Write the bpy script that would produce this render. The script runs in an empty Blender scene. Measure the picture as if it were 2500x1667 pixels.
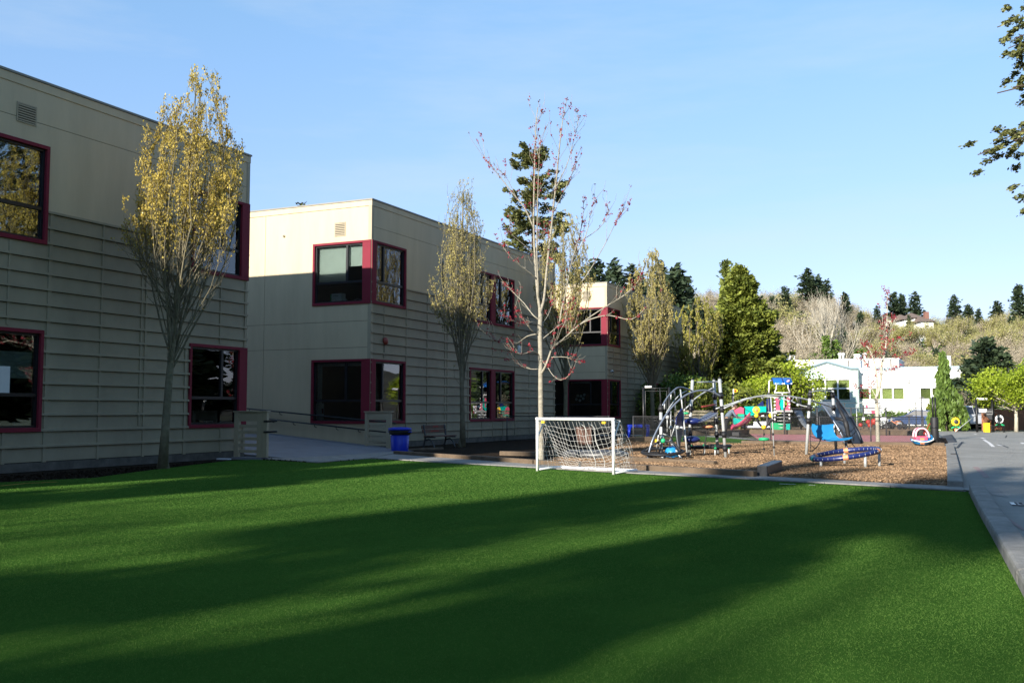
import bpy, math, random
import numpy as np
from mathutils import Vector, Matrix

# ------------------------------------------------------------------ camera, light, exposure
SC = bpy.context.scene
TH = math.radians(24.8); PH = math.radians(3.99); CH = 1.4; FP = 2396.0
cd = bpy.data.cameras.new('camera'); cam = bpy.data.objects.new('camera', cd); SC.collection.objects.link(cam)
cam.location = (0, 0, CH); cam.rotation_euler = (math.pi/2 + PH, 0, TH)
cd.sensor_width = 36.0; cd.lens = 36.0*FP/2500.0; cd.clip_start = 0.1; cd.clip_end = 3000
SC.camera = cam
SUN_AZ = math.radians(12.0); SUN_EL = math.radians(20.6)
w = bpy.data.worlds.new('World'); SC.world = w; w.use_nodes = True
nt = w.node_tree; bg = nt.nodes['Background']
sky = nt.nodes.new('ShaderNodeTexSky'); sky.sky_type = 'NISHITA'; sky.sun_disc = False
sky.sun_elevation = SUN_EL; sky.sun_rotation = math.pi + SUN_AZ
sky.air_density = 1.0; sky.dust_density = 0.2; sky.ozone_density = 1.5
gm = nt.nodes.new('ShaderNodeGamma'); gm.inputs[1].default_value = .6; nt.links.new(sky.outputs[0], gm.inputs[0])
tn = nt.nodes.new('ShaderNodeMix'); tn.data_type = 'RGBA'; tn.blend_type = 'MULTIPLY'; tn.inputs[0].default_value = 1
nt.links.new(gm.outputs[0], tn.inputs[6]); tn.inputs[7].default_value = (.84, 1.19, 1.50, 1)
# paler, less green towards the horizon, and faint cirrus
tcw = nt.nodes.new('ShaderNodeTexCoord'); sx = nt.nodes.new('ShaderNodeSeparateXYZ'); nt.links.new(tcw.outputs['Generated'], sx.inputs[0])
hr = nt.nodes.new('ShaderNodeMapRange'); hr.inputs[1].default_value = .0; hr.inputs[2].default_value = .42; nt.links.new(sx.outputs[2], hr.inputs[0])
ht_ = nt.nodes.new('ShaderNodeMix'); ht_.data_type = 'RGBA'; ht_.inputs[6].default_value = (1.17, .84, .93, 1); ht_.inputs[7].default_value = (1, 1, 1, 1); nt.links.new(hr.outputs[0], ht_.inputs[0])
t2 = nt.nodes.new('ShaderNodeMix'); t2.data_type = 'RGBA'; t2.blend_type = 'MULTIPLY'; t2.inputs[0].default_value = 1; nt.links.new(tn.outputs[2], t2.inputs[6]); nt.links.new(ht_.outputs[2], t2.inputs[7])
mpw = nt.nodes.new('ShaderNodeMapping'); mpw.inputs['Scale'].default_value = (1.1, 1.6, 7.0); mpw.inputs['Rotation'].default_value = (.12, -.22, .3); nt.links.new(tcw.outputs['Generated'], mpw.inputs[0])
nw = nt.nodes.new('ShaderNodeTexNoise'); nw.inputs['Scale'].default_value = 1.7; nw.inputs['Detail'].default_value = 7; nw.inputs['Roughness'].default_value = .6; nt.links.new(mpw.outputs[0], nw.inputs[0])
cw = nt.nodes.new('ShaderNodeMapRange'); cw.inputs[1].default_value = .50; cw.inputs[2].default_value = .78; cw.inputs[4].default_value = .33; nt.links.new(nw.outputs['Fac'], cw.inputs[0])
t3 = nt.nodes.new('ShaderNodeMix'); t3.data_type = 'RGBA'; nt.links.new(cw.outputs[0], t3.inputs[0]); nt.links.new(t2.outputs[2], t3.inputs[6]); t3.inputs[7].default_value = (2.6, 2.95, 3.3, 1)
nt.links.new(t3.outputs[2], bg.inputs[0]); bg.inputs[1].default_value = 0.14
sl = bpy.data.lights.new('sun', 'SUN'); sl.energy = 5.0; sl.angle = math.radians(0.53); sl.color = (1.0, 0.94, 0.84)
sun = bpy.data.objects.new('sun', sl); SC.collection.objects.link(sun)
sdir = Vector((math.sin(SUN_AZ)*math.cos(SUN_EL), math.cos(SUN_AZ)*math.cos(SUN_EL), -math.sin(SUN_EL)))
sun.rotation_euler = sdir.to_track_quat('-Z', 'Y').to_euler(); sun.location = (-10, -20, 30)
SC.view_settings.view_transform = 'Standard'; SC.view_settings.look = 'None'
SC.view_settings.exposure = 1.05; SC.view_settings.gamma = 1; SC.view_settings.use_curve_mapping = False
SC.cycles.transparent_max_bounces = 24; SC.cycles.max_bounces = 8

# ------------------------------------------------------------------ measuring helpers (photo measurements -> metres)
_f = Vector((-math.sin(TH)*math.cos(PH), math.cos(TH)*math.cos(PH), math.sin(PH)))
_r = Vector((math.cos(TH), math.sin(TH), 0)); _u = _r.cross(_f)
_fh = Vector((-math.sin(TH), math.cos(TH), 0)); CAM = Vector((0, 0, CH))
def ray(x, y): return _f + _r*((x-1250)/FP) - _u*((y-833.5)/FP)
def G(x, y, z=0.0):
    d = ray(x, y); return CAM + d*((z-CH)/d.z)
def D(x, y, depth):
    d = ray(x, y); return CAM + d*(depth/d.dot(_fh))
def PX(x, y, X=-19.4):
    d = ray(x, y); return CAM + d*(X/d.x)
def PY(x, y, Y):
    d = ray(x, y); return CAM + d*(Y/d.y)

# ------------------------------------------------------------------ materials
def _new(name):
    m = bpy.data.materials.new(name); m.use_nodes = True
    n = m.node_tree; b = n.nodes['Principled BSDF']; return m, n, b
def mk(name, col, rough=.6, var=.12, scale=3., bump=0., bscale=40., metal=0., spec=.4, col2=None, detail=5., island=0., stretch=None):
    m, n, b = _new(name)
    b.inputs['Roughness'].default_value = rough; b.inputs['Metallic'].default_value = metal
    b.inputs['Specular IOR Level'].default_value = spec
    tc = n.nodes.new('ShaderNodeTexCoord'); vec = tc.outputs['Object']
    if stretch:
        mp = n.nodes.new('ShaderNodeMapping'); mp.inputs['Scale'].default_value = stretch
        n.links.new(vec, mp.inputs[0]); vec = mp.outputs[0]
    nz = n.nodes.new('ShaderNodeTexNoise'); nz.inputs['Scale'].default_value = scale; nz.inputs['Detail'].default_value = detail
    nz.inputs['Roughness'].default_value = .65
    n.links.new(vec, nz.inputs['Vector'])
    cr = n.nodes.new('ShaderNodeValToRGB'); e = cr.color_ramp.elements
    e[0].position = .3; e[1].position = .7
    c2 = col2 or tuple(min(1, c*(1+var)) for c in col)
    e[0].color = (*[c*(1-var) for c in col], 1) if not col2 else (*col, 1)
    e[1].color = (*c2, 1)
    n.links.new(nz.outputs['Fac'], cr.inputs[0]); out = cr.outputs[0]
    if island:
        ge = n.nodes.new('ShaderNodeNewGeometry'); hs = n.nodes.new('ShaderNodeHueSaturation')
        mr = n.nodes.new('ShaderNodeMapRange'); mr.inputs[3].default_value = 1-island; mr.inputs[4].default_value = 1+island
        n.links.new(ge.outputs['Random Per Island'], mr.inputs[0]); n.links.new(mr.outputs[0], hs.inputs['Value'])
        n.links.new(out, hs.inputs['Color']); out = hs.outputs[0]
    n.links.new(out, b.inputs['Base Color'])
    if bump:
        bn = n.nodes.new('ShaderNodeTexNoise'); bn.inputs['Scale'].default_value = bscale; bn.inputs['Detail'].default_value = 6
        n.links.new(vec, bn.inputs['Vector'])
        bp = n.nodes.new('ShaderNodeBump'); bp.inputs['Strength'].default_value = min(1, bump); bp.inputs['Distance'].default_value = .02*bump
        n.links.new(bn.outputs['Fac'], bp.inputs['Height']); n.links.new(bp.outputs[0], b.inputs['Normal'])
    return m
def leafmat(name, ca, cb, trans=.35, rough=.55, isl=.35, scale=1.2, sp=.25):
    m, n, b = _new(name)
    b.inputs['Roughness'].default_value = rough; b.inputs['Specular IOR Level'].default_value = sp
    tc = n.nodes.new('ShaderNodeTexCoord'); nz = n.nodes.new('ShaderNodeTexNoise'); nz.inputs['Scale'].default_value = scale
    nz.inputs['Detail'].default_value = 3; n.links.new(tc.outputs['Object'], nz.inputs['Vector'])
    ge = n.nodes.new('ShaderNodeNewGeometry')
    ad = n.nodes.new('ShaderNodeMath'); ad.operation = 'MULTIPLY_ADD'; ad.inputs[1].default_value = .7
    n.links.new(ge.outputs['Random Per Island'], ad.inputs[0])
    sb = n.nodes.new('ShaderNodeMath'); sb.operation = 'MULTIPLY_ADD'; sb.inputs[1].default_value = 1.6; sb.inputs[2].default_value = -.62
    n.links.new(nz.outputs['Fac'], sb.inputs[0]); n.links.new(sb.outputs[0], ad.inputs[2])
    cr = n.nodes.new('ShaderNodeValToRGB'); e = cr.color_ramp.elements
    e[0].color = (*ca, 1); e[1].color = (*cb, 1); e[0].position = .1; e[1].position = .95
    n.links.new(ad.outputs[0], cr.inputs[0])
    n.links.new(cr.outputs[0], b.inputs['Base Color'])
    tr = n.nodes.new('ShaderNodeBsdfTranslucent'); n.links.new(cr.outputs[0], tr.inputs[0])
    mx = n.nodes.new('ShaderNodeMixShader'); mx.inputs[0].default_value = trans
    n.links.new(b.outputs[0], mx.inputs[1]); n.links.new(tr.outputs[0], mx.inputs[2])
    n.links.new(mx.outputs[0], n.nodes['Material Output'].inputs[0])
    return m
def glassmat(name, tint=(.72, .77, .75), refl=1.9, wav=.0045):
    m, n, b = _new(name); n.nodes.remove(b)
    t = n.nodes.new('ShaderNodeBsdfTransparent'); t.inputs[0].default_value = (*tint, 1)
    g = n.nodes.new('ShaderNodeBsdfGlossy'); g.inputs['Roughness'].default_value = .0; g.inputs[0].default_value = (.95, .97, 1, 1)
    fr = n.nodes.new('ShaderNodeFresnel'); fr.inputs[0].default_value = 1.52
    ml = n.nodes.new('ShaderNodeMath'); ml.operation = 'MULTIPLY'; ml.inputs[1].default_value = refl; ml.use_clamp = True
    n.links.new(fr.outputs[0], ml.inputs[0])
    tc = n.nodes.new('ShaderNodeTexCoord'); nz = n.nodes.new('ShaderNodeTexNoise'); nz.inputs['Scale'].default_value = .9; nz.inputs['Detail'].default_value = 1
    n.links.new(tc.outputs['Object'], nz.inputs[0])
    bp = n.nodes.new('ShaderNodeBump'); bp.inputs['Strength'].default_value = 1; bp.inputs['Distance'].default_value = wav
    n.links.new(nz.outputs['Fac'], bp.inputs['Height']); n.links.new(bp.outputs[0], g.inputs['Normal'])
    mx = n.nodes.new('ShaderNodeMixShader'); n.links.new(ml.outputs[0], mx.inputs[0])
    n.links.new(t.outputs[0], mx.inputs[1]); n.links.new(g.outputs[0], mx.inputs[2])
    n.links.new(mx.outputs[0], n.nodes['Material Output'].inputs[0])
    return m
def emit(name, col, s):
    m, n, b = _new(name); b.inputs['Emission Color'].default_value = (*col, 1); b.inputs['Emission Strength'].default_value = s
    b.inputs['Base Color'].default_value = (*col, 1); return m

# ------------------------------------------------------------------ mesh builder
ORIG = {}
class MB:
    def __init__(s): s.v = []; s.f = []
    def add(s, vs, fs):
        o = len(s.v); s.v += [tuple(p) for p in vs]; s.f += [tuple(i+o for i in f) for f in fs]; return s
    def quad(s, a, b, c, d): return s.add([a, b, c, d], [(0, 1, 2, 3)])
    def box(s, x0, x1, y0, y1, z0, z1):
        if x0 > x1: x0, x1 = x1, x0
        if y0 > y1: y0, y1 = y1, y0
        if z0 > z1: z0, z1 = z1, z0
        return s.add([(x0,y0,z0),(x1,y0,z0),(x1,y1,z0),(x0,y1,z0),(x0,y0,z1),(x1,y0,z1),(x1,y1,z1),(x0,y1,z1)],
                     [(3,2,1,0),(4,5,6,7),(0,1,5,4),(1,2,6,5),(2,3,7,6),(3,0,4,7)])
    def beam(s, a, b, w, h, up=(0, 0, 1)):
        a = Vector(a); b = Vector(b); t = (b-a).normalized(); sd = t.cross(Vector(up))
        if sd.length < 1e-4: sd = Vector((1, 0, 0))
        sd.normalize(); u = sd.cross(t).normalized(); sd = sd*w/2; u = u*h/2
        return s.add([a-sd-u, a+sd-u, a+sd+u, a-sd+u, b-sd-u, b+sd-u, b+sd+u, b-sd+u],
                     [(0,1,2,3),(7,6,5,4),(0,4,5,1),(1,5,6,2),(2,6,7,3),(3,7,4,0)])
    def tube(s, pts, r, k=6, cap=True, closed=False):
        pts = [Vector(p) for p in pts]; n = len(pts)
        rs = list(r) if hasattr(r, '__len__') else [r]*n
        o = len(s.v); t0 = (pts[1]-pts[0]).normalized()
        ref = Vector((0, 0, 1)) if abs(t0.z) < .9 else Vector((1, 0, 0))
        nn = t0.cross(ref).normalized()
        for i, p in enumerate(pts):
            if closed: t = pts[(i+1) % n]-pts[i-1]
            else: t = pts[min(i+1, n-1)]-pts[max(i-1, 0)]
            t.normalize(); nn = (nn - t*nn.dot(t))
            if nn.length < 1e-5: nn = t.orthogonal()
            nn.normalize(); bb = t.cross(nn)
            for j in range(k):
                a = 2*math.pi*j/k; q = p + (nn*math.cos(a)+bb*math.sin(a))*rs[i]
                s.v.append((q.x, q.y, q.z))
        for i in range(n if closed else n-1):
            i2 = (i+1) % n
            for j in range(k):
                j2 = (j+1) % k
                s.f.append((o+i*k+j, o+i*k+j2, o+i2*k+j2, o+i2*k+j))
        if cap and not closed:
            s.f.append(tuple(o+j for j in reversed(range(k)))); s.f.append(tuple(o+(n-1)*k+j for j in range(k)))
        return s
    def ball(s, c, r, seg=12, ring=8, sc=(1, 1, 1), rot=None):
        o = len(s.v); c = Vector(c)
        for i in range(ring+1):
            a = math.pi*i/ring
            for j in range(seg):
                b = 2*math.pi*j/seg
                q = Vector((math.sin(a)*math.cos(b)*r*sc[0], math.sin(a)*math.sin(b)*r*sc[1], math.cos(a)*r*sc[2]))
                if rot: q = rot @ q
                s.v.append(tuple(c+q))
        for i in range(ring):
            for j in range(seg):
                j2 = (j+1) % seg
                s.f.append((o+i*seg+j, o+(i+1)*seg+j, o+(i+1)*seg+j2, o+i*seg+j2))
        return s
    def lathe(s, prof, c=(0, 0, 0), seg=20):
        o = len(s.v)
        for r, z in prof:
            for j in range(seg):
                a = 2*math.pi*j/seg; s.v.append((c[0]+r*math.cos(a), c[1]+r*math.sin(a), c[2]+z))
        for i in range(len(prof)-1):
            for j in range(seg):
                j2 = (j+1) % seg; s.f.append((o+i*seg+j, o+i*seg+j2, o+(i+1)*seg+j2, o+(i+1)*seg+j))
        s.f.append(tuple(o+j for j in reversed(range(seg)))); s.f.append(tuple(o+(len(prof)-1)*seg+j for j in range(seg)))
        return s
    def poly(s, pts, z0, z1=None):
        n = len(pts)
        if z1 is None: return s.add([(p[0], p[1], z0) for p in pts], [tuple(range(n))])
        ar = sum(pts[i][0]*pts[(i+1) % n][1]-pts[(i+1) % n][0]*pts[i][1] for i in range(n))
        if ar < 0: pts = list(reversed(pts))
        return s.add([(p[0], p[1], z0) for p in pts]+[(p[0], p[1], z1) for p in pts],
                     [tuple(reversed(range(n))), tuple(range(n, 2*n))]+[(i, (i+1) % n, n+(i+1) % n, n+i) for i in range(n)])
    def sheet(s, rows, th=None):
        n = len(rows); m = len(rows[0]); vs = [Vector(p) for r in rows for p in r]
        fs = [(i*m+j, i*m+j+1, (i+1)*m+j+1, (i+1)*m+j) for i in range(n-1) for j in range(m-1)]
        return s.add(vs, fs)
    def build(s, name, mat, parent=None, smooth=False, bevel=0, solid=0, local=False, xf=None):
        me = bpy.data.meshes.new(name)
        vs = s.v
        if xf is not None: vs = [tuple(xf @ Vector(p)) for p in vs]
        a = np.array(vs, dtype=np.float64)
        if parent is not None: off = (0, 0, 0) if local else ORIG.get(parent.name, (0, 0, 0))
        elif local: off = (0, 0, 0)
        else:
            mn = a.min(0); mx = a.max(0); off = ((mn[0]+mx[0])/2, (mn[1]+mx[1])/2, mn[2])
        a = a - np.array(off)
        me.from_pydata(a.tolist(), [], s.f); me.update()
        o = bpy.data.objects.new(name, me); SC.collection.objects.link(o)
        for mm in (mat if isinstance(mat, (list, tuple)) else [mat]): me.materials.append(mm)
        if smooth: me.polygons.foreach_set('use_smooth', [True]*len(me.polygons))
        if parent is not None:
            o.parent = parent; ORIG[o.name] = off
        else:
            o.location = off; ORIG[o.name] = off
        if bevel:
            b = o.modifiers.new('bevel', 'BEVEL'); b.width = bevel; b.segments = 2; b.limit_method = 'ANGLE'
        if solid:
            b = o.modifiers.new('thick', 'SOLIDIFY'); b.thickness = solid; b.offset = 0
        return o
def thing(name, loc, label, cat, group=None, rz=0):
    o = bpy.data.objects.new(name, None); SC.collection.objects.link(o); o.location = loc; o.rotation_euler = (0, 0, rz)
    o.empty_display_size = .2
    ORIG[o.name] = tuple(loc); return tag(o, label, cat, group)
def tag(o, label, cat, group=None, kind=None):
    o['label'] = label; o['category'] = cat
    if group: o['group'] = group
    if kind: o['kind'] = kind
    return o
def struct(o, kind='structure'): o['kind'] = kind; return o
def dup(root, loc, rz=0, sc=None, label=None, group=None):
    r = root.copy(); SC.collection.objects.link(r); r.location = loc; r.rotation_euler = (0, 0, rz)
    if sc: r.scale = sc if hasattr(sc, '__len__') else (sc, sc, sc)
    if label: r['label'] = label
    if group: r['group'] = group
    for ch in root.children:
        c = ch.copy(); SC.collection.objects.link(c); c.parent = r
        for g in ch.children:
            d = g.copy(); SC.collection.objects.link(d); d.parent = c
    return r
def bez(pts, n=8):
    """smooth Catmull-Rom curve through the points"""
    P = [Vector(p) for p in pts]; P = [P[0]*2-P[1]]+P+[P[-1]*2-P[-2]]; out = []
    for i in range(1, len(P)-2):
        for k in range(n):
            t = k/n; a, b, c, d = P[i-1:i+3]
            out.append(.5*((2*b)+(c-a)*t+(2*a-5*b+4*c-d)*t*t+(3*b-a-3*c+d)*t**3))
    out.append(P[-2]); return out
def xy(*ps): return [tuple(G(*p))[:2] for p in ps]

# ------------------------------------------------------------------ material library
M = {}
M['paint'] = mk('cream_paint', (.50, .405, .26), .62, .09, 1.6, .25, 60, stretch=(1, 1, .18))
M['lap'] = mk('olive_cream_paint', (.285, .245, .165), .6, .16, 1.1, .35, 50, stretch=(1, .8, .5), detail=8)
M['trim'] = mk('cream_trim_paint', (.34, .285, .19), .55, .08, 2, .1, 60)
M['purple'] = mk('magenta_paint', (.18, .02, .034), .6, .08, 2, .1, 60, spec=.12)
M['cap'] = mk('grey_metal_cap', (.22, .21, .18), .45, .08, 2)
M['sash'] = mk('black_window_sash', (.012, .012, .014), .35, .1, 5)
M['found'] = mk('stained_concrete', (.10, .09, .075), .85, .45, 2.5, .6, 30)
M['glass'] = glassmat('window_glass')
M['lav'] = mk('lavender_blind', (.46, .44, .80), .8, .05, 3)
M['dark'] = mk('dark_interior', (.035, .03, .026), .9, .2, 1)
M['room'] = mk('room_wall', (.16, .14, .11), .9, .2, 1)
M['blind'] = mk('white_blind', (.62, .62, .60), .8, .05, 3)
M['white'] = mk('white_paint', (.80, .80, .78), .35, .03, 6)
M['paper'] = mk('white_paper', (.75, .76, .8), .8, .06, 12)
M['roof'] = mk('roof_membrane', (.25, .25, .24), .9, .2, 1)
M['turf'] = mk('turf_base', (.042, .112, .018), .95, .3, .35, 1., 300, col2=(.070, .165, .026), spec=.0)
M['conc'] = mk('grey_concrete', (.22, .21, .19), .9, .32, 3.5, .9, 45)
M['walkc'] = mk('walk_concrete', (.21, .20, .185), .85, .2, 1.3, .5, 70)
M['ramp'] = mk('ramp_concrete', (.17, .17, .185), .8, .15, 1.2, .4, 60)
M['asph'] = mk('worn_asphalt', (.21, .20, .18), .85, .3, .5, .9, 90, col2=(.31, .30, .27), detail=9)
M['soil'] = mk('dark_soil', (.028, .020, .014), .95, .4, 3, 1., 50, spec=.03)
M['mulch'] = mk('bark_mulch', (.14, .075, .035), .95, .3, 6, 1., 25, col2=(.36, .22, .11), detail=10)
M['chip'] = mk('wood_chip', (.235, .15, .085), .9, .35, .8, island=.65)
M['timber'] = mk('edging_timber', (.115, .08, .05), .8, .3, 3, .7, 25, stretch=(1, 1, 1))
M['court'] = mk('pink_court', (.42, .16, .15), .85, .12, 1.2, .3, 80)
M['ground'] = mk('rough_ground', (.07, .075, .035), .95, .35, .3, .6, 8)
M['hill'] = mk('hill_ground', (.055, .05, .028), .95, .4, .08, .8, 2)
M['black'] = mk('black_metal', (.012, .012, .013), .4, .1, 5)
M['dgrey'] = mk('dark_grey_metal', (.05, .05, .052), .4, .1, 5)
M['rubber'] = mk('black_rubber', (.014, .014, .016), .6, .1, 5)
M['silver'] = mk('grey_post_paint', (.46, .47, .46), .35, .08, 6, metal=.25)
M['steel'] = mk('steel_blue_tube', (.20, .23, .28), .3, .08, 6, metal=.5)
M['navy'] = mk('navy_plastic', (.013, .022, .11), .35, .12, 6)
M['slate'] = mk('slate_panel', (.13, .145, .165), .5, .06, 3)
M['blue'] = mk('bright_blue_plastic', (.012, .12, .42), .35, .08, 4)
M['palepink'] = mk('pale_pink_plastic', (.72, .42, .46), .5, .06, 4)
M['cyan'] = mk('sky_blue_plastic', (.02, .22, .50), .4, .08, 4)
M['binblue'] = mk('blue_bin_plastic', (.008, .03, .42), .4, .08, 4)
M['teal'] = mk('teal_plastic', (.0, .42, .33), .4, .06, 4)
M['pink'] = mk('pink_plastic', (.62, .09, .16), .45, .08, 4)
M['yellow'] = mk('yellow_plastic', (.85, .55, .03), .4, .06, 4)
M['orange'] = mk('orange_plastic', (.70, .26, .12), .5, .08, 4)
M['green'] = mk('green_plastic', (.02, .35, .14), .4, .06, 4)
M['red'] = mk('red_paint', (.35, .03, .02), .45, .08, 4)
M['bell'] = mk('bell_red', (.22, .035, .022), .4, .08, 4)
M['net'] = mk('white_net_cord', (.72, .70, .66), .8, .08, 6)
M['wood'] = mk('bench_wood', (.13, .07, .05), .7, .3, 4, .4, 40)
M['rope'] = mk('dark_rope', (.02, .018, .018), .8, .1, 6)
M['bark_pale'] = mk('pale_bark', (.42, .38, .30), .85, .3, 9, .6, 60, stretch=(1, 1, 2))
M['bark_maple'] = mk('maple_bark', (.29, .26, .20), .85, .3, 9, .6, 60, stretch=(1, 1, 2))
M['bark_grey'] = mk('grey_bark', (.17, .145, .11), .9, .35, 6, .7, 40)
M['bark_dark'] = mk('dark_bark', (.07, .05, .035), .95, .3, 5, .8, 20)
M['bark_hb'] = mk('hornbeam_bark', (.155, .135, .085), .9, .3, 6, .5, 40)
M['bark_tan'] = mk('tan_twigs', (.40, .34, .25), .9, .25, 2)

# ------------------------------------------------------------------ ground, lawn, paths, road
def flat(name, pts, z, mat): return struct(MB().poly(pts, z).build(name, mat))
struct(MB().poly([(-1200, -400), (1200, -400), (1200, 1600), (-1200, 1600)], -.03).build('ground', M['ground']))
LAWN = xy((902, 1119.5), (1060, 1129), (1304, 1143), (1545, 1157), (1850, 1172), (2100, 1186), (2352, 1200)) + \
    [(-.02, 18.75), (.06, 16.5), (.20, 12.5), (.34, 8.66), (.5, 4), (.65, -4), (-17.2, -4), (-17.3, 5)] + xy((0, 1177), (230, 1166), (330, 1152), (459, 1136), (560, 1124), (620, 1121), (775, 1130))
flat('lawn', LAWN, 0, M['turf'])
flat('soil_bed', [(-19.7, -6), (-10.5, -6), (-10.5, 60), (-19.7, 75)], -.012, M['soil'])
WALK = xy((640, 1120), (775, 1130), (902, 1119), (1060, 1129), (1304, 1143), (1545, 1157), (1850, 1172), (2100, 1186), (2358, 1200),
          (2350, 1189), (2100, 1176), (1850, 1162), (1520, 1146), (1305, 1133), (1156, 1123), (965, 1109), (985, 1099), (948, 1095.5), (700, 1114))
flat('walkway', [(x, y) for x, y in WALK], .010, M['walkc'])
# thin kerb strip between lawn and walk, with joints
def strip_pieces(name, pts, wd, z0, z1, mat, parent=None, gap=.012, step=1.4, side=1):
    out = []
    P = [Vector((p[0], p[1], 0)) for p in pts]; L = [0]
    for i in range(1, len(P)): L.append(L[-1]+(P[i]-P[i-1]).length)
    def at(s):
        s = max(0, min(L[-1], s))
        for i in range(1, len(P)):
            if s <= L[i] or i == len(P)-1:
                t = (s-L[i-1])/max(1e-6, L[i]-L[i-1]); d = (P[i]-P[i-1]).normalized()
                return P[i-1].lerp(P[i], t), Vector((-d.y, d.x, 0))*side
    n = max(1, round(L[-1]/step))
    for k in range(n):
        m = MB(); rows = []
        for q in range(4):
            p, nn = at(L[-1]*(k+q/3)/n + (gap/2 if q == 0 else (-gap/2 if q == 3 else 0))); rows.append((p, p+nn*wd))
        poly = [r[0] for r in rows]+[r[1] for r in reversed(rows)]
        m.poly([(p.x, p.y) for p in poly], z0, z1); out.append(m)
    return out
edge = xy((902, 1119), (1060, 1128.5), (1304, 1142.5), (1545, 1156.5), (1850, 1171.5), (2100, 1185.5), (2352, 1199.5))
ek = struct(bpy.data.objects.new('lawn_edging', None)); SC.collection.objects.link(ek)
for i, m in enumerate(strip_pieces('edging', edge, .11, -.02, .03, M['conc'], step=1.25)): m.build('edging_slab', M['conc'], ek, bevel=.006)
# raised kerb along the right side of the lawn
kr = struct(bpy.data.objects.new('kerb', None)); SC.collection.objects.link(kr)
for i, m in enumerate(strip_pieces('k', [(.0, 18.95), (.04, 17), (.14, 14), (.24, 11.5), (.34, 8.66), (.47, 5), (.6, 0), (.7, -6)], .25, -.06, .13, M['conc'], step=2.4, gap=.015, side=1)):
    m.build('kerb_stone', M['conc'], kr, bevel=.035)
for i, m in enumerate(strip_pieces('k', [(-.76, 41.4), (-.68, 37), (-.58, 32), (-.47, 26), (-.38, 21.0), (-.36, 19.75)], .27, -.06, .11, M['conc'], step=2.4, gap=.02, side=1)):
    m.build('kerb_stone', M['conc'], kr, bevel=.02)
flat('mulch_bed', [(-.74, 41.3), (-.56, 32), (-.45, 26), (-.36, 21), (-.35, 19.8)]+xy((2100, 1177), (1850, 1163), (1520, 1147), (1345, 1136), (1350, 1120), (1440, 1104), (1505, 1089))+[(-13.6, 41.0)], -.004, M['mulch'])
flat('road', [(.75, -6), (.45, 8), (.25, 14), (.12, 19), (-.3, 19.6), (-.5, 30), (-.75, 41.5), (-1.7, 43), (-1.9, 71.5), (-1.9, 72.6), (40, 72.6), (40, -6)], -.008, M['asph'])
flat('far_turf', [(-13.8, 41.02), (-1.3, 41.4), (-1.4, 42.2), (-2.5, 43), (-9, 45.6), (-13, 55), (-17, 55)], -.002, M['turf'])
flat('path', [(-19, 50.5), (-12.7, 52.6), (-12.6, 51.5), (-9, 46.6), (-2.0, 43.9), (-1.8, 44.3), (-9, 47.2), (-12, 53.4), (-19, 53.6)], .001, M['conc'])
flat('court', [(-9.0, 47.25), (-1.95, 44.4), (-1.95, 58), (-11.5, 58)], .004, M['court'])
# ------------------------------------------------------------------ school buildings
XF = -19.4; HT = 9.05; ROWS = [6.02-.363*k for k in range(16)]
def cells(u0, u1, z0, z1, holes):
    us = sorted({u0, u1, *[h[0] for h in holes], *[h[1] for h in holes]}); zs = sorted({z0, z1, *[h[2] for h in holes], *[h[3] for h in holes]})
    us = [u for u in us if u0 <= u <= u1]; zs = [z for z in zs if z0 <= z <= z1]; out = []
    for a, b in zip(us, us[1:]):
        run = None
        for c, d in zip(zs, zs[1:]):
            hit = any(h[0] < (a+b)/2 < h[1] and h[2] < (c+d)/2 < h[3] for h in holes)
            if hit:
                if run: out.append((a, b, *run)); run = None
            else: run = (run[0], d) if run else (c, d)
        if run: out.append((a, b, *run))
    return out
class Face:
    """local wall frame: 'E' faces +X at x = c with u = y; 'S' faces -Y at y = c with u = x"""
    def __init__(s, kind, c): s.k = kind; s.c = c
    def box(s, m, u0, u1, n0, n1, z0, z1):
        if s.k == 'E': m.box(s.c+n0, s.c+n1, u0, u1, z0, z1)
        elif s.k == 'S': m.box(u0, u1, s.c-n0, s.c-n1, z0, z1)
        else: m.box(u0, u1, s.c+n0, s.c+n1, z0, z1)
        return m
    def pt(s, u, n, z): return (s.c+n, u, z) if s.k == 'E' else (u, s.c-n, z)
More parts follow.
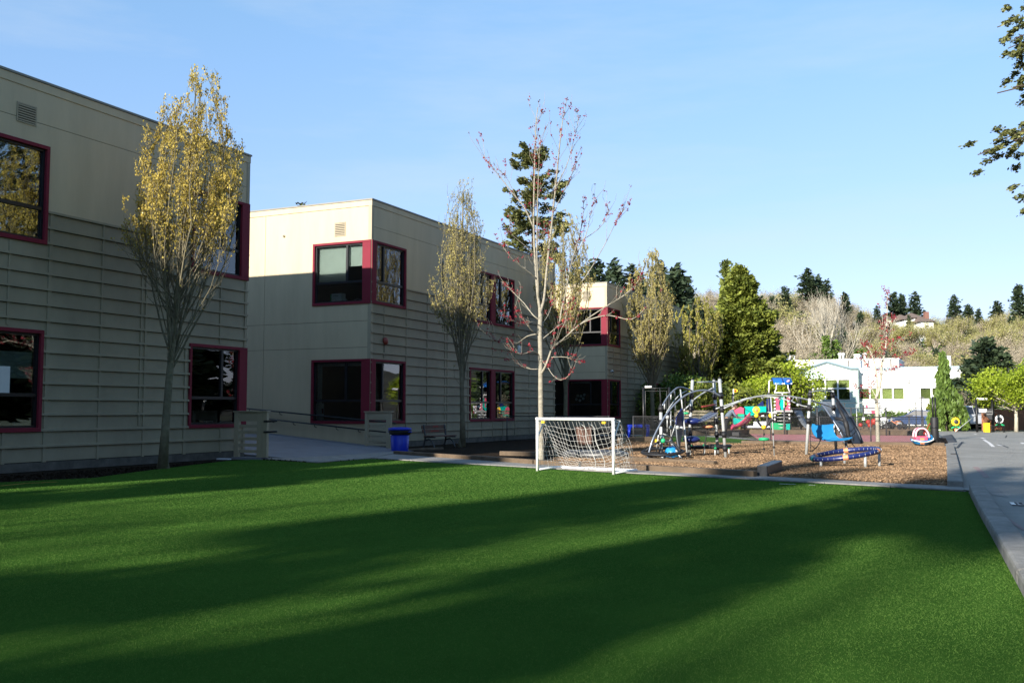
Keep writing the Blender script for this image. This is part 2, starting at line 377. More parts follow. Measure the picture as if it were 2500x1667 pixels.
def window(face, parent, u0, u1, z0, z1, post=None, vfrac=None, units=1, label=None, fr=.085, blinds=(), bm='blind'):
    """magenta surround (the window), black sash, panes, blinds as sub-parts. post = (side, width) wide corner post"""
    a, b = u0+fr, u1-fr
    if post and post[0] == 'hi': b = u1-post[1]
    if post and post[0] == 'lo': a = u0+post[1]
    m = MB(); T = .045
    face.box(m, u0, u1, -.16, T, z1-fr, z1); face.box(m, u0, u1, -.16, T, z0, z0+fr*1.15)
    face.box(m, u0, a, -.16, T, z0+fr*1.15, z1-fr); face.box(m, b, u1, -.16, T, z0+fr*1.15, z1-fr)
    spans = []
    if units == 2:
        c = (a+b)/2; face.box(m, c-.22, c+.22, -.16, T, z0+fr*1.15, z1-fr); spans = [(a, c-.22), (c+.22, b)]
    else: spans = [(a, b)]
    w = m.build('window', M['purple'], parent, bevel=.006)
    if label: w['label'] = label
    zb, zt = z0+fr*1.15, z1-fr
    for si, (p, q) in enumerate(spans):
        m = MB(); s = .05; mz = zb+(zt-zb)*.345
        vf = vfrac if vfrac else .64
        if units == 2 and si == 1: vf = 1-vf
        vx = p+(q-p)*vf
        face.box(m, p, p+s, -.12, -.03, zb, zt); face.box(m, q-s, q, -.12, -.03, zb, zt)
        face.box(m, p+s, q-s, -.12, -.03, zb, zb+s); face.box(m, p+s, q-s, -.12, -.03, zt-s, zt)
        face.box(m, p+s, q-s, -.12, -.028, mz-s*.8, mz+s*.8)
        face.box(m, vx-s*.8, vx+s*.8, -.12, -.029, mz+s*.8, zt-s)
        m.build('sash', M['sash'], w)
        for (c0, c1, d0, d1) in ((p+s, q-s, zb+s, mz-s*.8), (p+s, vx-s*.8, mz+s*.8, zt-s), (vx+s*.8, q-s, mz+s*.8, zt-s)):
            g = MB(); face.box(g, c0, c1, -.085, -.079, d0, d1); g.build('pane', M['glass'], w)
        for (f0, f1, h0, h1) in blinds:
            c0 = p+s+(q-p-2*s)*f0; c1 = p+s+(q-p-2*s)*f1; k0 = zb+(zt-zb)*h0; k1 = zb+(zt-zb)*h1
            g = MB(); nn = int((k1-k0)/.05)+1
            for i in range(nn):
                zz = k0+(k1-k0)*i/nn; face.box(g, c0, c1, -.20 if i % 2 else -.193, -.19 if i % 2 else -.183, zz, zz+(k1-k0)/nn)
            g.build('blind', M[bm], w)
    return w
def louvre(face, parent, u0, u1, z0, z1, n=7):
    m = MB(); face.box(m, u0-.03, u1+.03, .001, .02, z0-.03, z0); face.box(m, u0-.03, u1+.03, .001, .02, z1, z1+.03)
    face.box(m, u0-.03, u0, .001, .02, z0, z1); face.box(m, u1, u1+.03, .001, .02, z0, z1)
    v = m.build('vent', M['trim'], parent)
    g = MB(); face.box(g, u0, u1, .001, .004, z0, z1); g.build('vent_backing', M['dark'], v)
    for i in range(n):
        zz = z0+(z1-z0)*(i+.25)/n; g = MB(); face.box(g, u0, u1, .006, .026, zz, zz+(z1-z0)/n*.55); g.build('louvre', M['trim'], v)
def building(name, y0, y1, xb, label, wins_e, wins_s, verts, seams_u=(), corner_at=None, yend_near=True):
    ctr = ((XF+xb)/2, (y0+y1)/2, 0)
    B = thing(name, ctr, label, 'building')
    E = Face('E', XF); S = Face('S', y0); N = Face('N', y1)
    he = [(w[0], w[1], w[2], w[3]) for w in wins_e]; hs = [(w[0], w[1], w[2], w[3]) for w in wins_s]
    # backing walls
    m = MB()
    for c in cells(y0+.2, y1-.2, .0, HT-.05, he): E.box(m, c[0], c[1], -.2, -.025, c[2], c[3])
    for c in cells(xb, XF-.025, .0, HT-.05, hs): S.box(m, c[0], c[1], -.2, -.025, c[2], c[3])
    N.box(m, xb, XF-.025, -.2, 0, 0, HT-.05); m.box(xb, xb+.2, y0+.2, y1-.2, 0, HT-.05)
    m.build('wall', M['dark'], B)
    # outer panels: facade
    top = 6.02
    us = [y0]+list(seams_u)+[y1]
    for (z0, z1) in ((top+.004, 8.05), (8.062, HT-.05)):
        m = MB()
        for a, b in zip(us, us[1:]):
            for c in cells(a+.006, b-.006, z0, z1, he): E.box(m, c[0], c[1], -.022, 0, c[2], c[3])
        m.build('panel', M['paint'], B)
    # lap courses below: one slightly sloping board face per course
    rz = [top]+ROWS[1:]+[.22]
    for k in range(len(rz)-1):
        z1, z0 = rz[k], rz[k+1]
        for c in cells(y0+.02, y1-.02, z0, z1-.042, he):  # gap below the batten bares dark backing in place of its shadow line
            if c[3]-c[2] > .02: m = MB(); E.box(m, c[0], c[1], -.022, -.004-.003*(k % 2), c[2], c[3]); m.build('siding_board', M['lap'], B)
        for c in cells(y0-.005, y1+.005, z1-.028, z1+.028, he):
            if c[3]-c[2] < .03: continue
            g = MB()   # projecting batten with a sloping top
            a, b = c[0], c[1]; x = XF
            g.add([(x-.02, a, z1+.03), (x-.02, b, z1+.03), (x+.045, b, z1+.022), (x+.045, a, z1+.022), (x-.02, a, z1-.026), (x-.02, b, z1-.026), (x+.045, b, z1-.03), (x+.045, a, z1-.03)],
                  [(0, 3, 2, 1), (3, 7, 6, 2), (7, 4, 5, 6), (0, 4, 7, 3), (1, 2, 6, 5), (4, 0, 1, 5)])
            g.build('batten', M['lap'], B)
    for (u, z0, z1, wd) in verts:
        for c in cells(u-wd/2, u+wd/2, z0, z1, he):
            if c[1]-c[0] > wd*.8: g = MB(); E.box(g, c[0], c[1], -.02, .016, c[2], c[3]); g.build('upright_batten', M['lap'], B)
    g = MB(); E.box(g, y0+.02, y1-.02, -.022, -.002, 0, .20); g.build('foundation', M['found'], B)
    # end wall panels
    xs = [XF]+([x for x in (-24.2,) if xb < -24.3])+[xb]
    for (z0, z1) in ((.0, 3.655), (3.667, 4.615), (4.627, 8.80)):
        for b, a in zip(xs, xs[1:]):
            m = MB()
            for c in cells(a+.01, b-.006 if b != XF else b-.001, z0, z1, hs): S.box(m, c[0], c[1], -.022, 0, c[2], c[3])
            m.build('panel', M['paint'], B)
    # corner board, fascia, cap
    g = MB(); g.box(XF-.12, XF-.001, y0-.012, y0-.001, 0, HT-.25); 
    for c in cells(XF-.12, XF-.001, 0, HT-.25, hs):
        pass
    m = MB()
    for c in cells(XF-.13, XF+.012, 0, HT-.24, hs): S.box(m, c[0], c[1], .001, .014, c[2], c[3])
    m.build('corner_board', M['trim'], B)
    m = MB()
    for c in cells(y0, y0+.13, 0, HT-.24, he): E.box(m, c[0], c[1], .001, .014, c[2], c[3])
    m.build('corner_board', M['trim'], B)
    m = MB(); E.box(m, y1-.13, y1, .001, .014, 6.05, HT-.24); m.build('corner_board', M['trim'], B)
    m = MB(); m.box(xb, XF+.02, y0-.02, y1+.02, HT-.24, HT-.035); m.build('fascia', M['paint'], B, bevel=.008)
    m = MB(); m.box(xb-.02, XF+.045, y0-.045, y1+.045, HT-.03, HT+.02); m.build('roof_cap', M['cap'], B)
    m = MB(); m.box(xb+.2, XF-.2, y0+.2, y1-.2, 3.9, 4.2); m.box(xb+.2, XF-.2, y0+.2, y1-.2, HT-.6, HT-.4); m.box(xb+.2, XF-.2, y0+.2, y1-.2, .02, .1)
    m.build('floor_slab', M['room'], B)
    m = MB(); m.box(XF-6.2, XF-6.1, y0+.2, y1-.2, .1, HT-.6); m.build('partition', M['room'], B)
    for w in wins_e: window(E, B, *w[:4], **w[4])
    for w in wins_s: window(S, B, *w[:4], **w[4])
    return B, E, S
LO = (.90, 3.24); UP = (5.24, 7.56)
# building 1 (left, nearest)
B1, E1, S1 = building('school_building', -6, 23.15, -33, 'nearest two storey cream school building with lap siding, left edge', [
    (11.4, 16.05, *LO, dict(units=2, vfrac=.64, blinds=((0, 1, .52, .80),))), (11.4, 16.05, *UP, dict(units=2)),
    (20.78, 23.15, *LO, dict(post=('hi', .34), vfrac=.66)), (20.78, 23.15, *UP, dict(post=('hi', .34), vfrac=.66, blinds=((0, .66, .52, 1),)))], [],
    [(16.18, .2, 6.0, .10), (17.72, .2, 6.0, .055), (19.02, 1.0, 6.0, .05), (19.18, .2, 6.0, .07), (20.66, .2, 3.2, .10), (22.0, 3.3, 5.2, .06), (23.08, .2, 5.2, .1),
     (15.1, .2, .9, .08), (15.1, 3.3, 5.2, .06), (13.6, .2, .9, .08), (22.1, .2, .9, .06), (10.4, .2, 6.0, .08), (8.8, .2, 6, .08)], seams_u=(14.3,))
v0, v1 = PX(44, 251), PX(85, 310); louvre(E1, B1, v0.y, v1.y, 7.98, 8.37)
# building 2
B2, E2, S2 = building('school_building', 29.85, 47.3, -33, 'middle cream school building with its upper end wall in sunlight', [
    (29.85, 32.25, *LO, dict(post=('lo', .30), vfrac=.30)), (29.85, 32.25, *UP, dict(post=('lo', .30), vfrac=.30)),
    (37.6, 42.2, *LO, dict(units=2)), (37.6, 42.2, *UP, dict(units=2, bm='lav', blinds=((0, .64, .06, 1),)))],
    [(-21.96, -19.4, *LO, dict(post=('hi', .36), vfrac=.66, blinds=((0, .1, 0, 1), (.1, 1, .93, 1)))), (-21.96, -19.4, *UP, dict(post=('hi', .36), vfrac=.66, blinds=((0, .66, .36, .97), (.66, 1, .62, 1))))],
    [(32.36, .2, 6.0, .09), (33.95, .2, 6.0, .055), (35.4, 1.0, 6.0, .05), (35.62, .2, 6.0, .06), (37.5, .2, 6.0, .08), (42.32, .2, 6.0, .08), (44.0, .2, 6.0, .06), (45.6, .2, 6.0, .06), (30.75, 3.3, 5.2, .05), (39.9, .2, .9, .06), (39.9, 3.3, 5.2, .06), (38.8, .2, .9, .05), (41, .2, .9, .05), (47.2, .2, 6, .1)],
    seams_u=(35.5, 41.5))
louvre(S2, B2, PY(819, 560, 29.85).x, PY(842, 560, 29.85).x, PY(830, 575, 29.85).z, PY(830, 545, 29.85).z)
# building 3
B3, E3, S3 = building('school_building', 55.55, 73, -33, 'farthest cream school building past the second row of trees', [
    (55.55, 57.95, *LO, dict(post=('lo', .30), vfrac=.30)), (55.55, 57.95, *UP, dict(post=('lo', .30), vfrac=.30)),
    (63.3, 67.9, *LO, dict(units=2)), (63.3, 67.9, *UP, dict(units=2))],
    [(-21.96, -19.4, *LO, dict(post=('hi', .36), vfrac=.66, blinds=((0, .66, .93, 1),))), (-21.96, -19.4, *UP, dict(post=('hi', .36), vfrac=.66)),
     (-24.1, -22.1, *LO, dict(vfrac=.4)), (-24.1, -22.1, *UP, dict(vfrac=.4))],
    [(58.05, .2, 6.0, .09), (59.4, .2, 6.0, .055), (60.8, .2, 6.0, .05), (62.1, .2, 6.0, .06), (63.2, .2, 6.0, .08), (68.0, .2, 6.0, .08), (69.6, .2, 6.0, .06), (71.2, .2, 6.0, .06), (56.7, 3.3, 5.2, .05)],
    seams_u=(61,))
louvre(S3, B3, PY(1424, 690, 55.55).x, PY(1440, 690, 55.55).x, 8.0, 8.55)
# things fixed to the walls
def on_E(x, y): return PX(x, y, XF)
p = on_E(937.6, 833)
fb = thing('fire_bell', p, 'round dark red alarm bell on the siding between the two corner windows', 'alarm bell')
R90 = Matrix.Rotation(math.pi/2, 4, 'Y')
MB().lathe([(.13, 0), (.15, .03), (.13, .08), (.07, .11), (.02, .12)]).build('gong', M['bell'], fb, True, local=True, xf=Matrix.Translation((.03, 0, 0)) @ R90)
MB().box(0, .035, -.09, .09, -.11, .11).build('back_box', M['bell'], fb, local=True)
MB().box(.0, .02, -.01, .01, -.42, -.11).build('conduit', M['rubber'], fb, local=True)
p = on_E(1491, 906)
sc_ = thing('security_camera', p, 'small white security camera on the far building above its lower corner window', 'camera')
MB().box(0, .1, -.05, .05, -.04, .06).build('mount', M['white'], sc_, local=True, bevel=.01)
MB().tube([(.1, 0, .02), (.2, -.2, -.03)], .06, 10).build('camera_body', M['white'], sc_, True, local=True)
MB().ball((.2, -.2, -.04), .05).build('lens', M['rubber'], sc_, True, local=True)
p = on_E(1265.5, 854)
wl = thing('wall_lamp', p, 'slim white box lamp on the siding of the middle building beside the tall maple', 'lamp')
MB().box(0, .1, -.12, .12, -.2, .2).build('lamp_body', M['white'], wl, local=True, bevel=.02)
MB().box(.1, .13, -.08, .08, -.18, .05).build('diffuser', M['blind'], wl, local=True, bevel=.01)
p = on_E(1081, 668)
dp = thing('conduit_pipe', (XF, p.y, 6.05), 'thin cream conduit running up the plain upper wall of the middle building', 'pipe')
MB().tube([(.03, 0, 0), (.03, 0, 1.45)], .022, 8).build('pipe', M['trim'], dp, True, local=True)
for zz in (.2, .8, 1.35): MB().box(0, .055, -.04, .04, zz, zz+.03).build('bracket', M['trim'], dp, local=True)
p = PY(694, 577, 29.85)
sp = thing('wall_fitting', p, 'tiny round fitting on the sunlit end wall left of the vent', 'fitting')
MB().lathe([(.05, 0), (.05, .03), (.03, .05)], seg=14).build('rim', M['trim'], sp, True, local=True, xf=Matrix.Rotation(math.pi/2, 4, 'X'))
MB().lathe([(.022, .05), (.022, .056)], seg=12).build('socket', M['dark'], sp, True, local=True, xf=Matrix.Rotation(math.pi/2, 4, 'X'))
# things behind the glass
def shelf_box(name, x0, x1, y, z, h, mat, label, cat='box'):
    t = thing(name, ((x0+x1)/2, y, z), label, cat); w = (x1-x0)/2
    return t, w
y = 30.15; a = PY(813, 730, y); b = PY(838, 730, y); zb = UP[0]+.12
t = thing('storage_box', ((a.x+b.x)/2, y, zb), 'white box with green side standing inside the sunlit upper window', 'box')
w_ = (b.x-a.x)/2
MB().box(-w_, w_, -.1, .15, 0, .34).build('carton', M['paper'], t, local=True, bevel=.006)
MB().box(-w_-.05, -w_-.002, -.1, .15, 0, .32).build('side_panel', M['green'], t, local=True)
MB().box(-w_*.7, w_*.3, -.106, -.101, .23, .245).build('print_line', M['purple'], t, local=True)
a = PY(842, 725, y)
t = thing('white_mug', (a.x, y, zb), 'small white mug beside the white box in the upper window', 'mug')
MB().lathe([(.05, 0), (.055, .14), (.05, .14), (.045, .01)], seg=14).build('cup', M['paper'], t, True, local=True)
MB().tube([(.05, 0, .11), (.09, 0, .1), (.09, 0, .05), (.05, 0, .03)], .01, 6).build('handle', M['paper'], t, True, local=True)
a = PY(860, 720, 30.4)
t = thing('desk_chair', (a.x, 30.9, 4.2), 'thin framed chair seen inside the upper corner window', 'chair')
MB().tube([(-.3, 0, .0), (-.3, 0, 1.3), (-.1, .0, 1.38), (.2, 0, 1.28), (.25, 0, .0)], .02, 6).build('frame', M['silver'], t, True, local=True)
MB().box(-.3, .25, 0, .4, .7, .75).build('seat', M['sash'], t, local=True)
# poster and red/white paper inside lower window
for (x0, y0_, x1, y1_, mt, lb) in ((768, 984, 790, 1022, 'paper', 'white and red poster inside the lower end window'), (773, 1009, 793, 1023, 'blind', 'white tray on the sill inside the lower end window')):
    a = PY(x0, y0_, 30.1); b = PY(x1, y1_, 30.1)
    t = thing('window_poster' if mt == 'paper' else 'sill_tray', ((a.x+b.x)/2, 30.1 if mt == 'paper' else 30.02, b.z), lb, 'poster' if mt == 'paper' else 'tray')
    w_ = (b.x-a.x)/2; h_ = a.z-b.z
    MB().box(-w_, w_, 0, .012, 0, h_).build('sheet', M[mt], t, local=True)
    if mt == 'paper':
        MB().box(w_*.2, w_*.95, -.006, -.001, h_*.15, h_*.65).build('red_patch', M['red'], t, local=True)
        MB().box(-w_*.2, w_*.6, -.006, -.001, h_*.8, h_*.95).build('red_patch', M['red'], t, local=True)
a = PX(963, 986, XF-.15); b = PX(971, 1008, XF-.15)
tag(MB().box(XF-.16, XF-.15, a.y, b.y, b.z, a.z).build('paper_notice', M['paper']), 'white paper notice taped inside the lower corner window above the bin', 'notice')
# circles of paper on the far lower window
cds = [(1410.5, 966), (1418.3, 966.7), (1426.5, 963.5), (1407.3, 974.5), (1416, 977.5), (1424, 972.8)]
for i, (x, y) in enumerate(cds):
    p = PY(x, y, 55.55+.1)
    tag(MB().lathe([(.085, 0), (.085, .004)], seg=16).build('paper_circle', M['paper'], xf=Matrix.Translation(p) @ Matrix.Rotation(math.pi/2, 4, 'X')),
        'white paper circle stuck on the far building lower window', 'decoration', 'paper circles on the far window')
# ceiling lights glowing in the lower room
for (x0, x1, y_, Y) in ((775, 832, 899, 33.0), (848, 878, 903.5, 33.6)):
    a = PY(x0, y_, Y); b = PY(x1, y_, Y)
    tag(MB().box(a.x, b.x, Y, Y+.2, 3.6, 3.64).build('ceiling_light', M.setdefault('lamp', emit('warm_lamp', (1, .85, .6), 1.2))),
        'long glowing ceiling light behind the lower end window' if x0 == 775 else 'shorter glowing ceiling light nearer the corner post', 'lamp')
p = PX(4, 923, XF-.06); tag(MB().box(XF-.078, XF-.074, p.y-.1, p.y+.22, p.z-.33, p.z+.27).build('window_sticker', M['blind'], bevel=.002), 'pale rounded sheet on the lower window at the left edge', 'notice')
a = PX(34, 1040, XF-.6); t = thing('classroom_chair', (XF-.6, a.y+.2, .1), 'small white chair inside the lower left window', 'chair')
MB().tube([(0, -.2, 0), (0, -.22, 1.02), (0, .2, 1.08), (0, .22, 0)], .022, 6).build('frame', M['white'], t, True, local=True); MB().box(-.35, 0, -.2, .2, .72, .76).build('seat', M['white'], t, local=True); MB().box(-.02, .02, -.2, .2, .86, 1.0).build('backrest', M['white'], t, local=True)
for (x, y, c, w_, lb) in ((53, 560, 'yellow', .16, 'yellow box on the sill of the upper left window'), (76, 566, 'palepink', .2, 'pink bundle on the sill of the upper left window')):
    q = PX(x, y+8, XF-.3); tag(MB().ball((XF-.3, q.y, 5.42), w_, 12, 8, (.6, 1, .7)).build('sill_toy', M[c], smooth=True), lb, 'toy')
# ------------------------------------------------------------------ ramp, rails
struct(MB().add([(-17.9, 23.2, .012), (-17.2, 29.2, .012), (-19.4, 29.83, .15), (-31, 29.83, 1.15), (-31, 23.2, 1.15), (-19.4, 23.2, .1),
    (-31, 23.2, -.02), (-31, 29.83, -.02), (-17.9, 23.2, -.02), (-17.2, 29.2, -.02)], [(0, 1, 2, 5), (5, 2, 3, 4), (0, 5, 4, 6, 8), (1, 9, 7, 3, 2)]).build('ramp', M['ramp']))
struct(MB().poly([(-18.5, 22.5), (-17.7, 22.4), (-15.75, 21.75), (-15.65, 24.1), (-17.3, 28.9), (-17.6, 23.4)], -.01, .022).build('ramp_apron', M['conc']))
def slat_panel(name, x0, x1, y, z0, z1, label, posts, slats, stubs=()):
    t = thing(name, ((x0+x1)/2, y, z0), label, 'railing')
    w = (x1-x0)/2
    for (a, b) in posts: MB().box(-w+2*w*a, -w+2*w*b, -.05, .05, 0, z1-z0).build('post', M['trim'], t, local=True, bevel=.006)
    a = -w+2*w*posts[0][1]; b = -w+2*w*posts[-1][0]
    n = slats; H = z1-z0
    for i in range(n):
        zz = .12+(H-.38)*i/(n-1); MB().box(a+.001, b-.001, -.02, .02, zz, zz+.085).build('slat', M['trim'], t, local=True)
    MB().box(a+.001, b-.001, -.03, .03, H-.2, H).build('top_board', M['trim'], t, local=True)
    MB().box(-w-.03, w+.03, -.08, .08, H+.001, H+.035).build('cap_rail', M['trim'], t, local=True, bevel=.005)
    return t
a = G(597, 1118); b = G(663, 1121)
t1 = slat_panel('ramp_railing', a.x, b.x, 22.45, .06, 1.34, 'cream slatted ramp railing beside the nearest building corner', ((0, .14), (.70, .84), (.845, 1)), 6)
MB().box(-.6, .45, -.12, .12, -.07, -.001).build('base_slab', M['ramp'], t1, local=True)
for zz in (.72, 1.02): MB().tube([(.5, -.06, zz), (.62, -.06, zz), (.95, -.06, zz+.02)], .028, 8).build('rail_stub', M['black'], t1, True, local=True)
a = PY(903, 1050, 29.3); b = PY(962, 1050, 29.3)
slat_panel('ramp_railing', -19.25, -18.15, 29.35, .04, 1.32, 'cream slatted railing panel behind the blue bin', ((0, .1), (.8, .97)), 6)
for i, (pa, pb) in enumerate((((602, 997), (966, 1033)), ((640, 1021), (962, 1057)))):
    A_ = PY(*pa, 29.68); B_ = PY(*pb, 29.68)
    if i == 0: A_ = A_+(A_-B_)*.3
    t = thing('handrail', (A_.x, A_.y, 0), ('upper' if i == 0 else 'lower')+' black handrail sloping along the end wall over the ramp', 'handrail')
    MB().tube([A_, B_], .028, 10).build('rail', M['black'], t, True)
    for k in range(6):
        q = A_.lerp(B_, .08+.165*k)
        if q.x < -19.5: MB().tube([q, q+Vector((0, .04, -.09)), q+Vector((0, .16, -.12))], .014, 6).build('bracket', M['black'], t, True)
# ------------------------------------------------------------------ trees
def leaf_cloud(P, size, rng, flat=0., asp=1.0, dirs=None, tri=False):
    """one quad per point (numpy), random orientation; dirs = preferred long axis"""
    P = np.asarray(P, float); n = len(P)
    a = rng.normal(size=(n, 3)) if dirs is None else np.asarray(dirs, float)+rng.normal(size=(n, 3))*.35
    a /= np.linalg.norm(a, axis=1)[:, None]+1e-9
    b = rng.normal(size=(n, 3)); b[:, 2] *= (1-flat); a2 = a.copy()
    b -= (b*a).sum(1)[:, None]*a; b /= np.linalg.norm(b, axis=1)[:, None]+1e-9
    s = size*rng.uniform(.6, 1.35, n)[:, None]
    u = a*s*.5*asp; v = b*s*.5
    if tri: V = np.stack([P-v-u*.3, P+v-u*.3, P+u], 1)
    else: V = np.stack([P-u, P+v*.9, P+u, P-v*.9], 1)
    return V
def leaf_mesh(name, V, mat, parent, stuff=False):
    n, k = V.shape[0], V.shape[1]; me = bpy.data.meshes.new(name)
    me.vertices.add(n*k); me.vertices.foreach_set('co', V.reshape(-1).astype(np.float32))
    me.loops.add(n*k); me.loops.foreach_set('vertex_index', np.arange(n*k, dtype=np.int32))
    me.polygons.add(n); me.polygons.foreach_set('loop_start', np.arange(0, n*k, k, dtype=np.int32))
    me.update(calc_edges=True); me.validate()
    o = bpy.data.objects.new(name, me); SC.collection.objects.link(o); me.materials.append(mat)
    if parent is not None: o.parent = parent
    if stuff: o['kind'] = 'stuff'
    return o
def lerp(a, b, t): return a+(b-a)*t
LM = {
 'hb_yellow': leafmat('yellow_spring_leaves', (.26, .19, .035), (.64, .50, .11), .38, isl=.3, scale=.9),
 'hb_olive': leafmat('olive_spring_buds', (.20, .17, .05), (.48, .41, .14), .3, scale=.8),
 'hb_green': leafmat('fresh_hornbeam_leaves', (.17, .16, .035), (.46, .42, .09), .35, scale=.8),
 'redbud': leafmat('red_maple_buds', (.16, .012, .02), (.42, .04, .06), .25, scale=2),
 'cedar': leafmat('evergreen_sprays', (.06, .085, .014), (.26, .29, .05), .18, scale=.7),
 'cedar_lt': leafmat('light_evergreen_sprays', (.07, .10, .025), (.22, .25, .06), .2, scale=.7),
 'fir': leafmat('dark_fir_needles', (.016, .032, .018), (.06, .085, .04), .12, scale=.5),
 'dfir': leafmat('fir_needles', (.045, .06, .02), (.19, .19, .06), .15, scale=1.2),
 'lime': leafmat('lime_green_leaves', (.16, .23, .012), (.42, .50, .05), .4, scale=1.0),
 'weep': leafmat('weeping_sprays', (.05, .09, .015), (.16, .24, .05), .2, scale=2),
 'budhaze': leafmat('yellow_green_bud_haze', (.20, .19, .06), (.45, .42, .16), .3, scale=.3),
 'tanhaze': leafmat('tan_bud_haze', (.22, .18, .12), (.47, .40, .28), .25, scale=.3),
 'ivy': leafmat('ivy_leaves', (.05, .10, .015), (.16, .24, .04), .2, scale=.8),
}
def hornbeam(seed, H, R, nleaf, leaf, lsize, leaf_z=.42, limbs=17, trunk_r=.10, bark='bark_grey', stem=.24, twig=13, lean=0.):
    """fastigiate tree around the origin; returns (trunk builder, crown twigs builder, leaf quads)"""
    rd = random.Random(seed); rng = np.random.default_rng(seed)
    tr = MB(); cr = MB(); pts = []; dirs = []
    def env(t): return R*max(.05, (1-abs((t-.56)/.47)**2.6))
    top = []
    n = 9
    for i in range(n+1):
        t = i/n; top.append(Vector((lean*t+.05*math.sin(t*5+seed), .04*math.cos(t*4+seed), t*H*.97)))
    tr.tube(top, [trunk_r*(1.25 if i == 0 else 1)*(1-i/n)**.8+.008 for i in range(n+1)], 8)
    tr.tube([(0, 0, -.05), (0, 0, .12), (0, 0, .3)], [trunk_r*1.7, trunk_r*1.35, trunk_r*1.1], 9)
    def twigs(path, r0, count, ln):
        L = len(path)-1
        for k in range(count):
            t = rd.uniform(.22, 1.0); i = min(L-1, int(t*L)); p = path[i].lerp(path[i+1], t*L-i)
            if p.z < H*(stem-.02): continue
            d = (path[i+1]-path[i]).normalized(); az = rd.uniform(0, 6.28)
            out = Vector((math.cos(az), math.sin(az), 0)); l = ln*rd.uniform(.45, 1.15)*(1.1-.45*p.z/H)
            q1 = p+(d*.8+out*.55).normalized()*l*.5; q2 = q1+(d+out*.12+Vector((0, 0, .35))).normalized()*l*.5
            cr.tube([p, q1, q2], [r0*.7, r0*.45, .003], 3, cap=False)
            for s in range(4):
                tt = rd.uniform(.2, .9); e = p.lerp(q1, tt*2) if tt < .5 else q1.lerp(q2, tt*2-1)
                az2 = rd.uniform(0, 6.28); ee = e+Vector((math.cos(az2)*.6, math.sin(az2)*.6, .7))*l*.22
                cr.tube([e, ee], [.0045, .002], 3, cap=False)
                pts.append((e, ee))
            pts.append((p, q1)); pts.append((q1, q2)); pts.append((q1, q2))
    twigs(top, .014, int(limbs*1.2), .9)
    for k in range(limbs):
        t0 = lerp(stem, stem+.26, (k/limbs)**1.1)+rd.uniform(-.015, .015); az = k*2.399+rd.uniform(-.4, .4)
        t1 = rd.uniform(.55, .97) if k % 3 else rd.uniform(.8, .99)
        rr = rd.uniform(.45, 1.)
        path = []
        for i in range(7):
            s = i/6; t = lerp(t0, t1, s)
            r = env(min(.97, t))*rr*(1-(1-s)**2.2)
            a = az+rd.uniform(-.05, .05); path.append(Vector((lean*t+r*math.cos(a)+rd.uniform(-.04, .04), r*math.sin(a)+rd.uniform(-.04, .04), t*H)))
        r0 = trunk_r*rd.uniform(.15, .25)
        cr.tube(path, [r0*(1-.85*i/6)+.004 for i in range(7)], 4, cap=False)
        twigs(path, r0*.5, twig, .95)
    # leaves sit along the twigs
    seg = np.array([[*a, *b] for a, b in pts]); z = (seg[:, 2]+seg[:, 5])/2/H
    wgt = np.clip((z-leaf_z)/.12, .02, 1)*(1 if True else 0); wgt /= wgt.sum()
    idx = rng.choice(len(seg), nleaf, p=wgt); t = rng.uniform(0, 1.05, nleaf)[:, None]
    P = seg[idx, :3]*(1-t)+seg[idx, 3:]*t+rng.normal(size=(nleaf, 3))*.03; P[:, 2] -= .02
    return tr, cr, leaf_cloud(P, lsize, rng, asp=1.5, dirs=np.tile([0, 0, -1.], (nleaf, 1)))
def plant_hornbeam(loc, label, args, group=None, rz=0, cat='tree'):
    t = thing('hornbeam_tree', loc, label, cat, group, rz)
    tr, cr, lv = hornbeam(**args); bk = M[args.get('bark', 'bark_grey')]
    a = tr.build('trunk', bk, t, True, local=True); c = cr.build('branches', bk, t, True, local=True)
    c['kind'] = 'stuff'
    leaf_mesh('leaves', lv, LM[args['leaf']], t, True); return t
GT = 'upright trees along the school wall'
plant_hornbeam((-17.6, 18.06, 0), 'upright tree with dense yellow spring leaves in front of the nearest building',
    dict(seed=3, H=9.75, R=1.5, lean=.66, nleaf=24000, leaf='hb_yellow', lsize=.037, leaf_z=.52, limbs=40, trunk_r=.10, stem=.24, twig=22, bark='bark_hb'), GT, rz=TH)
plant_hornbeam((-17.6, 33.5, 0), 'slim upright tree with sparse olive buds between the bench and the double windows',
    dict(seed=8, H=10.3, R=1.08, nleaf=9500, leaf='hb_olive', lsize=.040, leaf_z=.36, limbs=34, trunk_r=.10, stem=.21, twig=20, bark='bark_hb'), GT)
plant_hornbeam((-17.6, 44.2, 0), 'upright budding tree right behind the tall red budded maple',
    dict(seed=12, H=11, R=1.55, nleaf=13000, leaf='hb_olive', lsize=.05, leaf_z=.36, limbs=34, trunk_r=.11, stem=.21, twig=19, bark='bark_hb'), GT)
plant_hornbeam((-17.6, 58.8, 0), 'tall upright olive tree in front of the farthest building',
    dict(seed=15, H=11.3, R=2.0, nleaf=16000, leaf='hb_olive', lsize=.065, leaf_z=.28, limbs=44, trunk_r=.14, stem=.17, twig=18, bark='bark_hb'), GT)
plant_hornbeam((-17.2, 69, 0), 'upright tree with orange tinted buds left of the big evergreen',
    dict(seed=19, H=9.6, R=2.1, nleaf=9000, leaf='hb_green', lsize=.09, leaf_z=.2, limbs=34, trunk_r=.13, stem=.2, twig=11), GT)
plant_hornbeam((-16.6, 77, 0), 'leafy upright tree half hidden behind the big evergreen',
    dict(seed=23, H=8.6, R=2.0, nleaf=8000, leaf='hb_green', lsize=.10, leaf_z=.16, limbs=30, trunk_r=.13, stem=.18, twig=10), GT)

